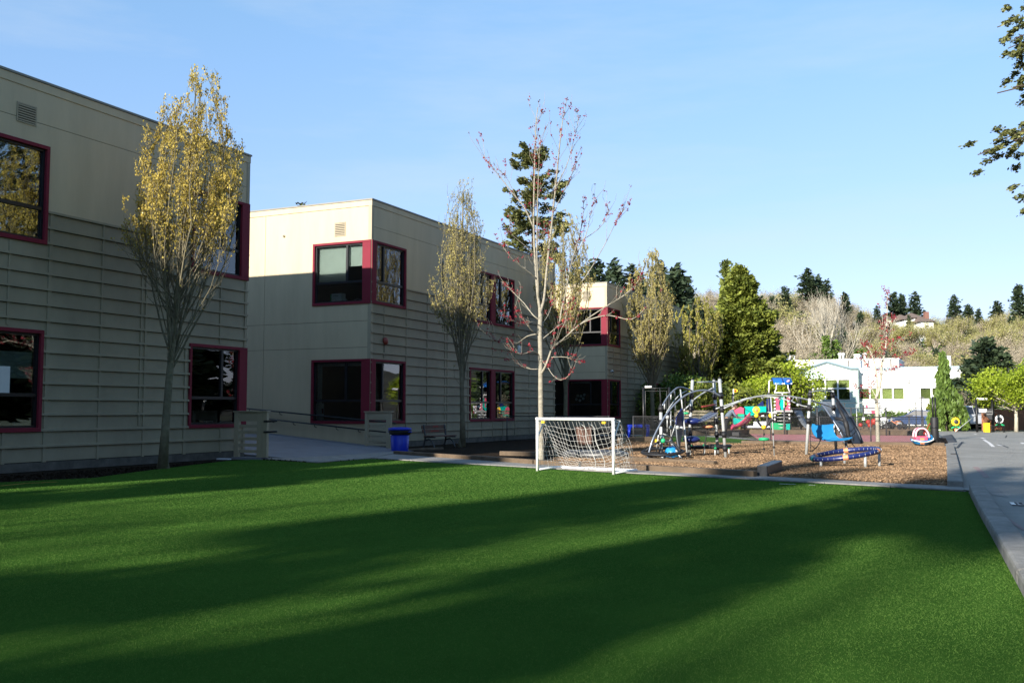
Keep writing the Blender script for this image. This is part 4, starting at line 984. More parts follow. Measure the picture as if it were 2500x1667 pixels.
# ------------------------------------------------------------------ trees outside the frame: shadow and reflection casters, plus added sky-blocking fir rows
def uv(u, v): return (u*math.cos(SUN_AZ)+v*math.sin(SUN_AZ), -u*math.sin(SUN_AZ)+v*math.cos(SUN_AZ))
SH = [(-7.5, -28, 23, 2.0, 'a'), (-4.5, -30, 26, 2.1, 'a'), (2.6, -30, 20, 2.4, 'a'), (-2.6, -46, 27, 2.0, 'b'), (-15.8, -34, 18, 3.0, 'a'), (-3.2, -26, 3.4, 2.0, 'a'), (6.0, -34, 21, 4.3, 'a'), (.3, -50, 26, 1.4, 'b'), (-8.9, -60, 25, 1.2, 'b'), (-17.0, -60, 33, 1.7, 'b')]
BT = [(-10.9, -30, 17, .6), (-13.4, -26, 15, .6), (-1.6, -32, 12, .6), (-.6, -38, 21, .8), (-5.9, -34, 22, .6)]
kw = dict(nsp=6000, size=.5, droop=.2, gap=.4, whorl=.8, sub=16, irregular=.35, asp=1.6)
pa = plant_conifer('fir_tree', (0, 0, 0), 'tall fir behind the photographer shading the turf', 'dfir', group='firs behind the photographer', seed=91, H=20, R=4, bare=.12, power=.6, **kw)
pb = plant_conifer('fir_tree', (0, 0, 0), 'tall bare stemmed fir behind the photographer', 'dfir', group='bare stemmed firs behind the photographer', seed=92, H=25, R=3, bare=.80, power=.5, **kw)
bt_ = proto_bare('bare_tree', 'leafless tree behind the photographer casting thin streaks', 'bare trees behind the photographer', seed=72, H=15, R=5, spread=.7, haze='tanhaze', hz_n=1400, hz_s=.12)
for i, (u, v, tip, ws) in enumerate(BT):
    q = uv(u, v); h = (tip-v)*math.tan(SUN_EL)/15.5
    if i == 0: bt_.location = (*q, 0); bt_.scale = (h*ws, h*ws, h)
    else: dup(bt_, (*q, 0), u*1.9, (h*ws, h*ws, h))
big = pa; seen = set()
for (u, v, tip, rr, k) in SH:
    q = uv(u, v); h = (tip-v)*math.tan(SUN_EL)/1.0; pr = pa if k == 'a' else pb; H0, R0 = (20, 4) if k == 'a' else (25, 3)
    if k in seen: dup(pr, (*q, 0), u, (rr/R0, rr/R0, h/H0))
    else: seen.add(k); pr.location = (*q, 0); pr.scale = (rr/R0, rr/R0, h/H0)
for i, u in enumerate(range(-52, 60, 8)):
    q = uv(u+(i % 3)*2, -56-(i % 2)*9); dup(pa, (*q, 0), i*2.1, (1.9, 1.9, (.88 if i % 2 else .95)), 'broad unseen fir added far behind the photographer to cut sky light', 'added sky-blocking fir row behind the photographer')  # unseen row added to keep sky light off the lawn
for i in range(15):
    dup(pa, (33+(i % 2)*3, -24+i*7, 0), i*2.3, (1.9, 1.9, .62+.1*(i % 3)), 'broad unseen fir added across the road to darken window reflections', 'added fir row for darker window reflections')  # unseen row added so the lower windows do not mirror bright sky
for i, (x, y, h) in enumerate(((17, 2, 17), (24, 14, 20), (16, 26, 15), (23, 38, 21), (18, 52, 18), (26, 64, 20), (15, -10, 19), (30, 26, 22), (29, -2, 21), (20, 76, 18))):
    dup(big, (x, y, 0), i*1.3, (h/20*1.5, h/20*1.5, h/20), 'tall fir across the road beyond the right edge', 'firs across the road')
# ------------------------------------------------------------------ soccer goal
gl = G(1312, 1149); gr = G(1498, 1158)
ax = (gr-gl); W = ax.length; rzg = math.atan2(ax.y, ax.x)
t = thing('soccer_goal', (gl.x, gl.y, 0), 'small white football goal with sagging net at the far edge of the turf', 'goal', rz=rzg)
Hg = 1.23; R_ = .033; dep = .95
def ob(b, name, mat, par=t, **k): return b.build(name, mat, par, k.pop('smooth', True), local=True, **k)
ob(MB().tube([(0, 0, 0), (0, 0, Hg)], R_, 12), 'post', M['white']); ob(MB().tube([(W, 0, 0), (W, 0, Hg)], R_, 12), 'post', M['white'])
ob(MB().tube([(-R_, 0, Hg-R_), (W+R_, 0, Hg-R_)], R_, 12), 'crossbar', M['white'])
ob(MB().tube([(0, .03, .04), (0, dep, .04)], .036, 12), 'base_bar', M['white']); ob(MB().tube([(W, .03, .04), (W, dep, .04)], .036, 12), 'base_bar', M['white'])
ob(MB().tube([(0, dep, .04), (W, dep, .04)], .036, 12), 'ground_bar', M['white'])
for x in (0, W):
    ob(MB().tube(bez([(x, .02, Hg-.08), (x, .2, Hg-.10), (x, .26, Hg-.16)], 4), .012, 6), 'net_arm', M['white'])
    ob(MB().tube(bez([(x+.0, .02, Hg*.64), (x+.0, .16, Hg*.80), (x, .26, Hg*.94)], 4), .018, 8), 'brace', M['white'])
for x in (.17, W-.24): ob(MB().box(x-.045, x+.045, -.02, .02, Hg-.13, Hg-.085), 'yellow_tag', M['yellow'], smooth=False)
net = MB(); nu, nv = 20, 13
def npt(u, v):
    """v 0 at the crossbar, 1 at the back ground bar; sagging between two centre ropes"""
    x = W*u; s = math.sin(math.pi*u); y = .05+(dep-.05)*(v**.75)*(.35+.65*(1-(s*.0))); sag = .30*s*math.sin(math.pi*min(1, v*1.02))**.8
    z = (Hg-.08)*(1-v)-sag*(1-.3*v); y += -.12*s*math.sin(math.pi*v)+.02*math.sin(u*31+v*7)
    z += .012*math.sin(u*40+v*13)
    if abs(u-.52) < .03: z += 0.02
    return Vector((x, y, max(.03, z)))
for i in range(nu+1): net.tube([npt(i/nu, k/nv) for k in range(nv+1)], .0031, 3, cap=False)
for k in range(1, nv+1): net.tube([npt(i/nu, k/nv) for i in range(nu+1)], .0031, 3, cap=False)
ob(net, 'back_net', M['net'])['kind'] = 'stuff'
for x, sg in ((0, 1), (W, 1)):
    net = MB(); n1, n2 = 7, 11
    def sp(u, v): # side triangle
        y = u*dep*(.28+.72*v**.8); return Vector((x+.02*math.sin(u*9+v*11)+.03*math.sin(math.pi*v), y, (Hg-.08)*(1-v)+.03))
    for i in range(n1+1): net.tube([sp(i/n1, k/n2) for k in range(n2+1)], .0031, 3, cap=False)
    for k in range(n2+1): net.tube([sp(i/n1, k/n2) for i in range(n1+1)], .0031, 3, cap=False)
    ob(net, 'side_net', M['net'])['kind'] = 'stuff'
for xx in (.50, .62):
    ob(MB().tube(bez([(W*xx, .2, Hg-.12), (W*(xx+.03), .35, Hg*.8), (W*xx, .5, Hg*.55), (W*(xx+.02), .75, .3), (W*(xx-.03), dep, .06)], 5), .009, 5), 'net_rope', M['net'])
net = MB(); rd = random.Random(3)
for k in range(60):
    x = .3+rd.random()*(W-.4); net.tube([(x, dep-.05, .07), (x+rd.uniform(-.08, .08), dep-.12, .02), (x+rd.uniform(-.15, .15), dep-.1, .015)], .004, 3, cap=False)
ob(net, 'net_fringe', M['net'])['kind'] = 'stuff'

# ------------------------------------------------------------------ bin and benches
p = G(976, 1102)
t = thing('trash_bin', (p.x, p.y, 0), 'blue plastic bin with black bag rim beside the ramp railing', 'bin')
MB().lathe([(.245, 0), (.25, .02), (.285, .62), (.275, .62)], seg=28).build('bin_body', M['binblue'], t, True, local=True)
MB().lathe([(.292, .50), (.315, .53), (.33, .60), (.33, .63), (.29, .60), (.28, .5)], seg=28).build('bag', M['rubber'], t, True, local=True)
MB().lathe([(.33, .635), (.345, .645), (.35, .67), (.335, .70), (.2, .725), (.01, .73)], seg=28).build('lid', M['binblue'], t, True, local=True)
for s_ in (-1, 1): MB().tube([(s_*.29, -.06, .58), (s_*.37, -.05, .59), (s_*.37, .05, .59), (s_*.29, .06, .58)], .014, 6).build('handle', M['binblue'], t, True, local=True)
MB().box(-.17, -.13, -.262, -.25, .49, .51).build('label_tag', M['white'], t, local=True); t.scale = (1.15, 1.15, 1.13)
def bench(loc, rz, label, L=1.55):
    t = thing('park_bench', loc, label, 'bench', rz=rz)
    for i, y in enumerate((0, .15, .30)): MB().box(-L/2, L/2, y-.065, y+.065, .43, .475).build('seat_board', M['wood'], t, local=True, bevel=.008)
    for i, z in enumerate((.62, .77)): MB().box(-L/2, L/2, -.145-.03*i, -.105-.03*i, z-.06, z+.075).build('backrest_board', M['wood'], t, local=True, bevel=.008)
    for x in (-L/2+.1, L/2-.1):
        MB().tube(bez([(x, -.14, .86), (x, -.10, .6), (x, -.06, .42), (x, -.10, .2), (x, -.16, 0)], 4), .035, 6).build('leg', M['dgrey'], t, True, local=True)
        MB().tube(bez([(x, .36, 0), (x, .26, .22), (x, .12, .33), (x, -.04, .3)], 4), .03, 6).build('leg', M['dgrey'], t, True, local=True)
        MB().box(x-.035, x+.035, -.1, .38, .385, .429).build('seat_support', M['dgrey'], t, local=True)
    return t
p = G(1066, 1094)
bt = bench((p.x-.15, p.y+.3, 0), math.radians(-95), 'brown wooden bench with arched legs left of the slim tree')
for i, (z, n) in enumerate(((.79, 4), (.63, 6))):
    m = MB()
    for k in range(n): m.box(-.25+k*.09, -.19+k*.09, -.104-.03*(1-i), -.1-.03*(1-i), z-.02, z+.02)
    m.build('carved_text', M['red'], bt, local=True)['kind'] = 'stuff'
p = G(1425, 1084)
t = thing('wooden_planter', (p.x, p.y, 0), 'small dark wooden slatted box seen through the middle of the goal net', 'planter', rz=TH)
for i in range(5): MB().box(-.3+i*.122, -.19+i*.122, -.25, -.22, .02, .66).build('slat', M['wood'], t, local=True, bevel=.005)
MB().box(-.3, .3, -.219, .25, 0, .6).build('box_body', M['wood'], t, local=True); MB().box(-.33, .33, -.28, .28, .661, .70).build('rim', M['wood'], t, local=True)
p = G(1452, 1120)
t = thing('log_seat', (p.x, p.y, 0), 'low grey rounded slab lying behind the goal net', 'slab')
MB().lathe([(.0, .25), (.5, .25), (.62, .20), (.65, .1), (.6, 0)], seg=24).build('slab_top', M['dgrey'], t, True, local=True, xf=Matrix.Diagonal((1.6, .8, 1, 1)))
def edging(name, pts, w_, h, label, mat='timber', z0=-.03, group='timber edging round the bark beds'):
    P = [Vector((p[0], p[1], 0)) for p in pts]
    for i in range(len(P)-1):
        d = P[i+1]-P[i]; L = d.length; n = max(1, round(L/3.4)); dn = d/L; nn = Vector((-dn.y, dn.x, 0))*w_/2
        for k in range(n):
            a = P[i]+d*(k/n)+dn*.006; b = P[i]+d*((k+1)/n)-dn*.006
            m = MB().poly([((a-nn).x, (a-nn).y), ((b-nn).x, (b-nn).y), ((b+nn).x, (b+nn).y), ((a+nn).x, (a+nn).y)], z0, h+.012*((i+k) % 2))
            cnt = edging.c = getattr(edging, 'c', {}); cnt[label] = cnt.get(label, -1)+1
            tag(m.build(name, M[mat], bevel=.018), label+['', ', second piece from the left', ', third piece from the left', ', fourth piece from the left'][min(3, cnt[label])], 'edging', group)
edging('edging_timber', xy((965, 1108.5), (1156, 1121.5), (1305, 1133)), .16, .11, 'weathered landscape timber beside the bin and bench')
edging('edging_timber', xy((1308, 1133.5), (1520, 1145.5), (1845, 1164)), .17, .12, 'long landscape timber lying behind the sidewalk and goal')
edging('edging_timber', xy((1222, 1110), (1330, 1113), (1520, 1125), (1748, 1137)), .17, .12, 'inner landscape timber running behind the goal net')
edging('edging_timber', xy((990, 1099.5), (1082, 1095.5)), .10, .06, 'short board framing the bed below the wooden bench', group='boards below the bench')
edging('edging_timber', xy((1510, 1081), (1573, 1078), (1640, 1080.5)), .17, .22, 'landscape timber at the far left of the bark bed')
edging('edging_timber', [(-8.5, 41.05), (-4.5, 41.2), (-.8, 41.35)], .2, .14, 'landscape timber along the far edge of the bark bed')
a = G(1848, 1163); b = G(1900, 1150.5)
m = MB().beam((a.x+.1, a.y+.05, .10), (b.x, b.y-.1, .13), .22, .26); tag(m.build('stone_block', M['dgrey'], bevel=.02), 'dark tapered concrete block at the end of the timber by the sidewalk', 'block')

# ------------------------------------------------------------------ climbing structure
C_ = lambda u, v, d: D(1560+u/7.467, 920+v/7.467, d)
A_ = lambda u, v, d: D(1520+u/5.226, 880+v/5.226, d)
B_ = lambda u, v, d: D(1760+u/4.9, 880+v/4.9, d)
o = G(1700, 1118)
cs = thing('climbing_frame', (o.x, o.y, 0), 'large grey tube climbing structure with arches, pods, nets and a slate panel', 'play structure')
def part(m, n, mat, sm=True, par=cs, **k): return m.build(n, M[mat], par, sm, **k)
def dn(P): P = Vector(P); P.z = -.05; return P
def post(bot, top, clamps, r=.047, name='post', cap=True, mat='silver'):
    m = MB().tube([bot, top], r, 14); o_ = part(m, name, mat)
    ax_ = (top-bot).normalized(); q = ax_.to_track_quat('Z', 'Y').to_matrix()
    if cap: part(MB().ball(top, r*.9, 12, 8, (1, 1, 1.6), q), 'post_cap', 'rubber', par=o_)
    for c in clamps:
        p_ = bot.lerp(top, c); part(MB().ball(p_, r*1.75, 14, 10, (1, 1, .95), q), 'clamp_ball', 'rubber', par=o_)
        part(MB().tube([p_-ax_*r*2.1, p_+ax_*r*2.1], r*1.22, 12), 'clamp_collar', 'rubber', par=o_)
    return o_
def fr(v, vb, vt): return (v-vb)/(vt-vb)
P1b, P1t = C_(1585, 1468, 28.7), C_(1468, 40, 28.9)
P2b, P2t = C_(898, 1460, 29.6), C_(975, 60, 29.8)
P3b, P3t = C_(1440, 1405, 30.9), C_(1365, 60, 31.1)
P4b, P4t = C_(405, 1475, 28.2), C_(398, 520, 28.4)
P1b.z = P2b.z = P3b.z = P4b.z = -.05
post(P1b, P1t, [fr(v, 1468, 40) for v in (340, 580, 1022, 1265)]); post(P2b, P2t, [fr(v, 1460, 60) for v in (350, 585, 1030, 1250)])
post(P3b, P3t, [fr(v, 1405, 60) for v in (355, 575, 790, 1020, 1235)]); post(P4b, P4t, [fr(v, 1475, 520) for v in (580, 830, 1085, 1330)])
part(MB().tube([C_(400, 520, 28.4), C_(380, 190, 28.4)], [.03, .012], 8), 'spire', 'rubber')
part(MB().tube([C_(1055, 95, 30), C_(1365, 92, 31)], .022, 8), 'top_rail', 'silver'); part(MB().tube([C_(1365, 92, 31), C_(1505, 85, 28.9)], .022, 8), 'top_rail', 'silver')
P5b, P5t = B_(1020, 1130, 30.4), B_(1068, 372, 30.4); P6b, P6t = B_(1380, 1095, 32.4), B_(1336, 358, 32.4); P5b.z = P6b.z = -.05
for a, b, vb, vt in ((P5b, P5t, 1130, 372), (P6b, P6t, 1095, 358)):
    post(a, b, [fr(v, vb, vt) for v in (412, 560, 712)])
part(MB().tube(bez([B_(1085, 375, 30.4), B_(1200, 360, 31), B_(1330, 372, 32.4)], 5), .018, 8), 'top_rail', 'silver')
def arch(pts, r, mat='steel', name='arch_tube'):
    r *= .66; return part(MB().tube(bez(pts, 6), r, 10), name, mat)
g0 = C_(142, 1500, 27.8); g0.z = -.05
arch([g0, C_(230, 1200, 27.8), C_(345, 940, 27.9), C_(460, 740, 28), C_(560, 600, 28.1), C_(700, 450, 28.2), C_(850, 335, 28.3), C_(1000, 270, 28.4), C_(1160, 245, 28.5), C_(1320, 265, 28.6), C_(1490, 350, 28.7)], .042)
arch([C_(430, 520, 28.4), C_(500, 400, 28.6), C_(580, 300, 28.8), C_(680, 210, 29), C_(770, 190, 29.2), C_(880, 220, 29.5), C_(985, 260, 29.8)], .038)
arch([C_(500, 650, 28.8), C_(580, 520, 29), C_(680, 390, 29.2), C_(780, 300, 29.3), C_(870, 255, 29.5)], .026, 'silver')
arch([C_(820, 610, 30.2), C_(950, 480, 30.3), C_(1020, 400, 30.4), C_(1180, 290, 30.7), C_(1350, 200, 31)], .034, 'silver', 'brace_tube')
arch([C_(1545, 575, 28.8), B_(200, 500, 29), B_(400, 438, 29.3), B_(600, 415, 29.6), B_(800, 425, 29.9), B_(1000, 460, 30.3), B_(1200, 515, 31), B_(1345, 562, 32.3)], .038, 'silver', 'overhead_ladder_rail')
arch([C_(1400, 580, 30.5), B_(150, 505, 30.6), B_(300, 455, 30.6), B_(480, 432, 30.6), B_(650, 440, 30.5), B_(820, 480, 30.4), B_(960, 535, 30.4), B_(1050, 555, 30.4)], .030, 'silver', 'overhead_ladder_rail')
for u_, v0_, v1_ in ((120, 520, 528), (220, 492, 482), (340, 450, 448), (480, 428, 432), (680, 420, 447), (790, 428, 478), (900, 445, 520)):
    part(MB().tube([B_(u_, v0_, 29.2+u_*.0008), B_(u_+30, v1_, 30.5)], .016, 6), 'ladder_rung', 'silver')
    part(MB().ball(B_(u_+20, v1_+12, 29.9), .045, 10, 8), 'grip', 'silver')
g1 = B_(640, 1172, 29.5); g1.z = -.02
ps = part(MB().tube([g1, B_(615, 700, 29.5), B_(596, 432, 29.5)], .018, 8), 'thin_pole', 'silver')
for v in (715, 880, 1035): part(MB().ball(B_(596+(v-432)*.06, v, 29.5), .04, 10, 8), 'pole_bead', 'rubber', par=ps)
# silver leg struts
for a, b, r, nm in (((790, 1515, 27.9), (560, 1160, 28.6), .03, 's'), ((670, 870, 28.6), (590, 1110, 28.6), .026, 's'), ((590, 1110, 28.6), (530, 1380, 29), .024, 's'), ((360, 1060, 28.8), (312, 1370, 29.2), .026, 's'),
        ((755, 230, 29), (800, 640, 28.8), .022, 's'), ((800, 640, 28.8), (885, 1480, 28.6), .026, 's'), ((440, 1035, 28.3), (600, 1100, 28.5), .016, 's'), ((560, 770, 28.9), (680, 820, 28.6), .014, 's'), ((600, 1200, 28.6), (670, 1370, 28.8), .022, 's'),
        ((515, 700, 29.1), (515, 1000, 29.1), .014, 's'), ((580, 620, 29.1), (580, 1100, 29.1), .014, 's')):
    part(MB().tube([C_(*a), C_(*b)], r, 8), 'strut', 'silver')
# navy leaf panels
def slab(pts, name, mat, th=.03):
    return part(MB().sheet(pts), name, mat, False, solid=th)
slab([[C_(785, 570, 28.7), C_(800, 680, 28.9)], [C_(720, 660, 28.5), C_(798, 800, 28.8)], [C_(675, 740, 28.4), C_(795, 900, 28.8)], [C_(672, 860, 28.4), C_(790, 960, 28.8)]], 'leaf_panel', 'navy')
slab([[C_(675, 900, 28.4), C_(785, 965, 28.8)], [C_(690, 1100, 28.4), C_(770, 1100, 28.7)], [C_(718, 1280, 28.5), C_(740, 1290, 28.6)], [C_(722, 1400, 28.5), C_(732, 1400, 28.6)]], 'leaf_panel', 'slate')
slab([[C_(545, 610, 28.5), C_(575, 625, 28.6)], [C_(480, 690, 28.4), C_(520, 720, 28.5)], [C_(425, 770, 28.3), C_(450, 790, 28.4)]], 'leaf_panel', 'navy')
# slatted wing between pod and post
rows = []
for i in range(9):
    s = i/8; a = C_(lerp(1055, 1300, s), lerp(810, 650, s)-20*math.sin(s*3), lerp(29.2, 30.2, s)); b = C_(lerp(1075, 1440, s), lerp(828, 660, s)+30*math.sin(s*3.1), lerp(28.9, 29.4, s)); rows.append([a, a.lerp(b, .5)+Vector((0, 0, -.02)), b])
slab(rows, 'slatted_wing', 'slate', .03)
for i in range(9):
    part(MB().tube([rows[i][0], rows[i][2]], .014, 6), 'wing_slat', 'navy')
part(MB().tube(bez([C_(1140, 545, 29.5), C_(1250, 530, 29.6), C_(1400, 500, 30)], 4), .028, 8), 'bent_bar', 'bell')
part(MB().tube([C_(1040, 430, 29.6), C_(1130, 545, 29.5)], .008, 5), 'cable', 'rope')
# pods on cables
for (u_, v_) in ((985, 808), (957, 1138)):
    part(MB().ball(C_(u_, v_, 29.2), .135, 20, 12, (1.9, 1.9, .8)), 'pod_seat', 'navy')
part(MB().tube([C_(988, 745, 29.2), C_(975, 900, 29.2), C_(957, 1138, 29.2), C_(1000, 1430, 29.2)], .011, 6), 'cable', 'rope')
part(MB().ball(C_(603, 1400, 28.4), .225, 22, 14), 'ball_seat', 'cyan')
ctr = C_(1250, 912, 29.4); part(MB().lathe([(.02, -.03), (.17, -.02), (.19, .02), (.1, .05), (.02, .055)], ctr, 18), 'disc_seat', 'orange')
part(MB().tube([ctr, C_(1170, 1440, 29.1)], .016, 6), 'seat_rod', 'rope')
ctr = C_(850, 665, 29.3); part(MB().lathe([(.02, -.03), (.14, -.02), (.16, .01), (.02, .05)], ctr, 18), 'disc_seat', 'green')
# net dish
ctr = C_(430, 1455, 27.9); ctr.z = .22
rim = [ctr+Vector((.58*math.cos(a), .58*math.sin(a), .07*math.sin(a*1.0))) for a in np.linspace(0, 2*math.pi, 25)[:-1]]
dish = part(MB().tube(rim, .035, 8, closed=True), 'net_dish', 'rubber')
m = MB()
for k in range(-5, 6):
    h = math.sqrt(max(0, .57**2-(k*.1)**2)); m.tube([ctr+Vector((k*.1, -h, 0)), ctr+Vector((k*.1, 0, -.08)), ctr+Vector((k*.1, h, 0))], .01, 4); m.tube([ctr+Vector((-h, k*.1, 0)), ctr+Vector((0, k*.1, -.08)), ctr+Vector((h, k*.1, 0))], .01, 4)
part(m, 'rope_web', 'rope', par=dish)['kind'] = 'stuff'
part(MB().tube([dn(ctr), ctr-Vector((0, 0, .06))], .05, 10), 'dish_stem', 'silver', par=dish)
part(MB().tube(bez([ctr+Vector((-.5, 0, .02)), ctr+Vector((-.25, .1, .22)), ctr+Vector((0, .1, .3)), ctr+Vector((.3, .1, .24)), ctr+Vector((.52, 0, .03))], 5), .03, 8), 'arch_handle', 'rubber', par=dish)
part(MB().ball(ctr+Vector((0, .08, .31)), .07, 12, 8), 'green_hub', 'green', par=dish)
a = C_(200, 1420, 27.8); part(MB().tube(bez([a, C_(240, 1460, 27.8), ctr+Vector((-.55, 0, 0))], 4), .02, 6), 'rope_arm', 'rope', par=dish)
# small trampoline ring by the rear post
ctr = C_(1290, 1352, 30.2); ctr.z = .28
rim = [ctr+Vector((.62*math.cos(a), .62*math.sin(a), .03*math.cos(a))) for a in np.linspace(0, 2*math.pi, 25)[:-1]]
ri = part(MB().tube(rim, .05, 8, closed=True), 'low_ring', 'rubber')
for k in range(4):
    a = k*math.pi/2+.5; q = ctr+Vector((.6*math.cos(a), .6*math.sin(a), 0)); part(MB().tube([dn(q), q], .025, 6), 'ring_leg', 'silver', par=ri)
    part(MB().ball(q, .07, 10, 8), 'green_joint', 'green', par=ri)
# ropes of the net between the posts
rd = random.Random(8); m = MB()
for (a, b) in (((975, 950, 29.3), (1400, 1020, 30.8)), ((950, 1270, 29.5), (1400, 1235, 30.8)), ((950, 1270, 29.5), (1150, 1360, 30)), ((1020, 1320, 29.5), (860, 1380, 29)), ((740, 1370, 28.8), (860, 1330, 29.3)), ((820, 1330, 29), (880, 1400, 29.2)),
        ((1440, 1250, 30.6), (1370, 1350, 30.2)), ((680, 1000, 28.6), (700, 1400, 28.5)), ((960, 1110, 29.3), (1500, 1240, 29)), ((780, 440, 29), (930, 440, 29.7)), ((780, 880, 28.7), (900, 920, 29.5)), ((450, 840, 28.3), (520, 930, 28.8)), ((620, 720, 29), (800, 800, 28.9)), ((90, 1370, 29), (200, 1280, 28)), ((590, 1170, 28.6), (700, 1260, 28.6)), ((930, 1290, 29.5), (1010, 1430, 29.3)), ((1440, 1400, 30.7), (1560, 1460, 29.5)), ((640, 1430, 28.5), (720, 1400, 28.5)), ((840, 300, 29.4), (845, 700, 29.2)), ((1000, 400, 29.9), (1000, 640, 29.9))):
    pa_, pb_ = C_(*a), C_(*b); m.tube(bez([pa_, pa_.lerp(pb_, .5)-Vector((0, 0, .05)), pb_], 4), .012, 5)
part(m, 'rope_net', 'rope')['kind'] = 'stuff'
for k, (u_, v_) in enumerate(((583, 355), (650, 305), (466, 530), (655, 545))):
    q = C_(u_, v_, 29); part(MB().tube([q+Vector((0, 0, .09)), q-Vector((0, 0, .09))], .022, 8), 'hand_grip', 'silver'); part(MB().tube([q, C_(u_, v_+120, 29)], .007, 4), 'cable', 'rope')
for q in (C_(520, 735, 28.4), C_(700, 920, 28.3), C_(425, 1100, 28.2), C_(775, 935, 28.5), C_(545, 660, 28.6), C_(580, 925, 28.9), C_(575, 1175, 28.6)): part(MB().ball(q, .06, 10, 8), 'joint', 'silver')
# hoop of the bridge
hp = [B_(u_, v_, 29.9) for u_, v_ in ((420, 655), (450, 640), (500, 628), (560, 632), (600, 655), (598, 700), (575, 745), (545, 785), (512, 800), (480, 780), (445, 735), (425, 690))]
hoop = part(MB().tube(hp, .035, 8, closed=True), 'hoop', 'rubber')
for (u_, v_) in ((425, 658), (597, 658), (513, 795)): part(MB().ball(B_(u_, v_, 29.85), .07, 12, 8), 'hoop_clamp', 'yellow', par=hoop)
part(MB().tube([B_(513, 800, 29.9), B_(516, 1110, 29.9)], .010, 5), 'cable', 'rope'); part(MB().tube([B_(280, 575, 29.6), B_(425, 655, 29.9)], .008, 5), 'cable', 'rope')
part(MB().lathe([(.02, -.05), (.15, -.03), (.17, .01), (.15, .04), (.02, .06)], B_(516, 942, 29.9), 18), 'disc_seat', 'green')
for v in (1055, 880): part(MB().ball(B_(516, v, 29.9), .035, 8, 6), 'cable_bead', 'rubber')
# slate climbing sheet with its black forked spine
Ls = [(1185, 500, 32.8), (1240, 565, 32.4), (1320, 680, 32), (1395, 800, 31.8), (1450, 900, 31.7), (1480, 990, 31.7)]
Rs = [(1375, 492, 33.2), (1450, 560, 33.4), (1545, 680, 33.6), (1610, 800, 33.7), (1655, 900, 33.7), (1690, 992, 33.7)]
rows = []
for a, b in zip(Ls, Rs):
    pa_, pb_ = B_(*a), B_(*b); rows.append([pa_.lerp(pb_, k/4)+Vector((.06*math.sin(k*math.pi/4), -.10*math.sin(k*math.pi/4), 0)) for k in range(5)])
slab(rows, 'climbing_sheet', 'slate', .05)
part(MB().tube(bez([B_(1368, 435, 32.6)]+[B_(u_+6, v_-4, d_-.3) for u_, v_, d_ in Rs[1:]], 5), .04, 8), 'sheet_edge', 'steel')
part(MB().tube(bez([B_(u_, v_, d_) for u_, v_, d_ in Ls], 5), .03, 8), 'sheet_edge', 'steel')
sp_ = [(1390, 500, 32.2), (1430, 600, 31.8), (1480, 700, 31.6), (1505, 790, 31.5), (1525, 900, 31.5), (1545, 990, 31.5)]
part(MB().tube(bez([B_(*q) for q in sp_], 5), [.05]*6+[.06]*6+[.085]*4+[.07]*10, 8), 'spine', 'rubber')
part(MB().tube(bez([B_(1375, 690, 31.9), B_(1430, 700, 31.7), B_(1480, 720, 31.6)], 5), .055, 8), 'spine_branch', 'rubber')
q = B_(1490, 985, 31.6); part(MB().tube([q, dn(q+Vector((.1, 0, 0)))], .04, 8), 'sheet_leg', 'dgrey')
m = MB()
for a, b in (((1385, 760, 31.6), (1475, 860, 31.5)), ((1475, 860, 31.5), (1600, 800, 33)), ((1500, 900, 31.5), (1620, 840, 33)), ((1440, 820, 31.6), (1510, 960, 31.5)), ((1480, 960, 31.5), (1620, 930, 33)), ((1560, 980, 31.6), (1680, 1060, 33)), ((1600, 880, 32.5), (1570, 1000, 32.3))):
    pa_, pb_ = B_(*a), B_(*b); m.tube(bez([pa_, pa_.lerp(pb_, .5)-Vector((0, 0, .08)), pb_], 4), .013, 5)
part(m, 'rope_net', 'rope')['kind'] = 'stuff'
# blue curved scoop
rows = []
for u_, v_ in ((1222, 757), (1212, 800), (1222, 850), (1245, 895), (1285, 930), (1340, 945), (1400, 940), (1445, 918)):
    q = B_(u_, v_, 31.2); rows.append([q-Vector((.30, .18, 0)), q-Vector((.1, .06, .03)), q+Vector((.1, .06, -.03)), q+Vector((.30, .18, 0))])
slab(rows, 'blue_scoop', 'cyan', .05)
m = MB()
for a, b in (((1240, 790, 31.2), (1300, 760, 31.6)), ((1070, 740, 30.4), (1070, 1090, 30.4)), ((1075, 905, 30.4), (1220, 915, 31)), ((1210, 920, 31), (1090, 1090, 30.6)), ((1070, 1000, 30.4), (1150, 1040, 30.7)), ((1070, 1085, 30.4), (1180, 990, 30.9)), ((1445, 918, 31.2), (1540, 880, 31.5))):
    pa_, pb_ = B_(*a), B_(*b); m.tube(bez([pa_, pa_.lerp(pb_, .5)-Vector((0, 0, .05)), pb_], 4), .012, 5)
part(m, 'rope_net', 'rope')['kind'] = 'stuff'

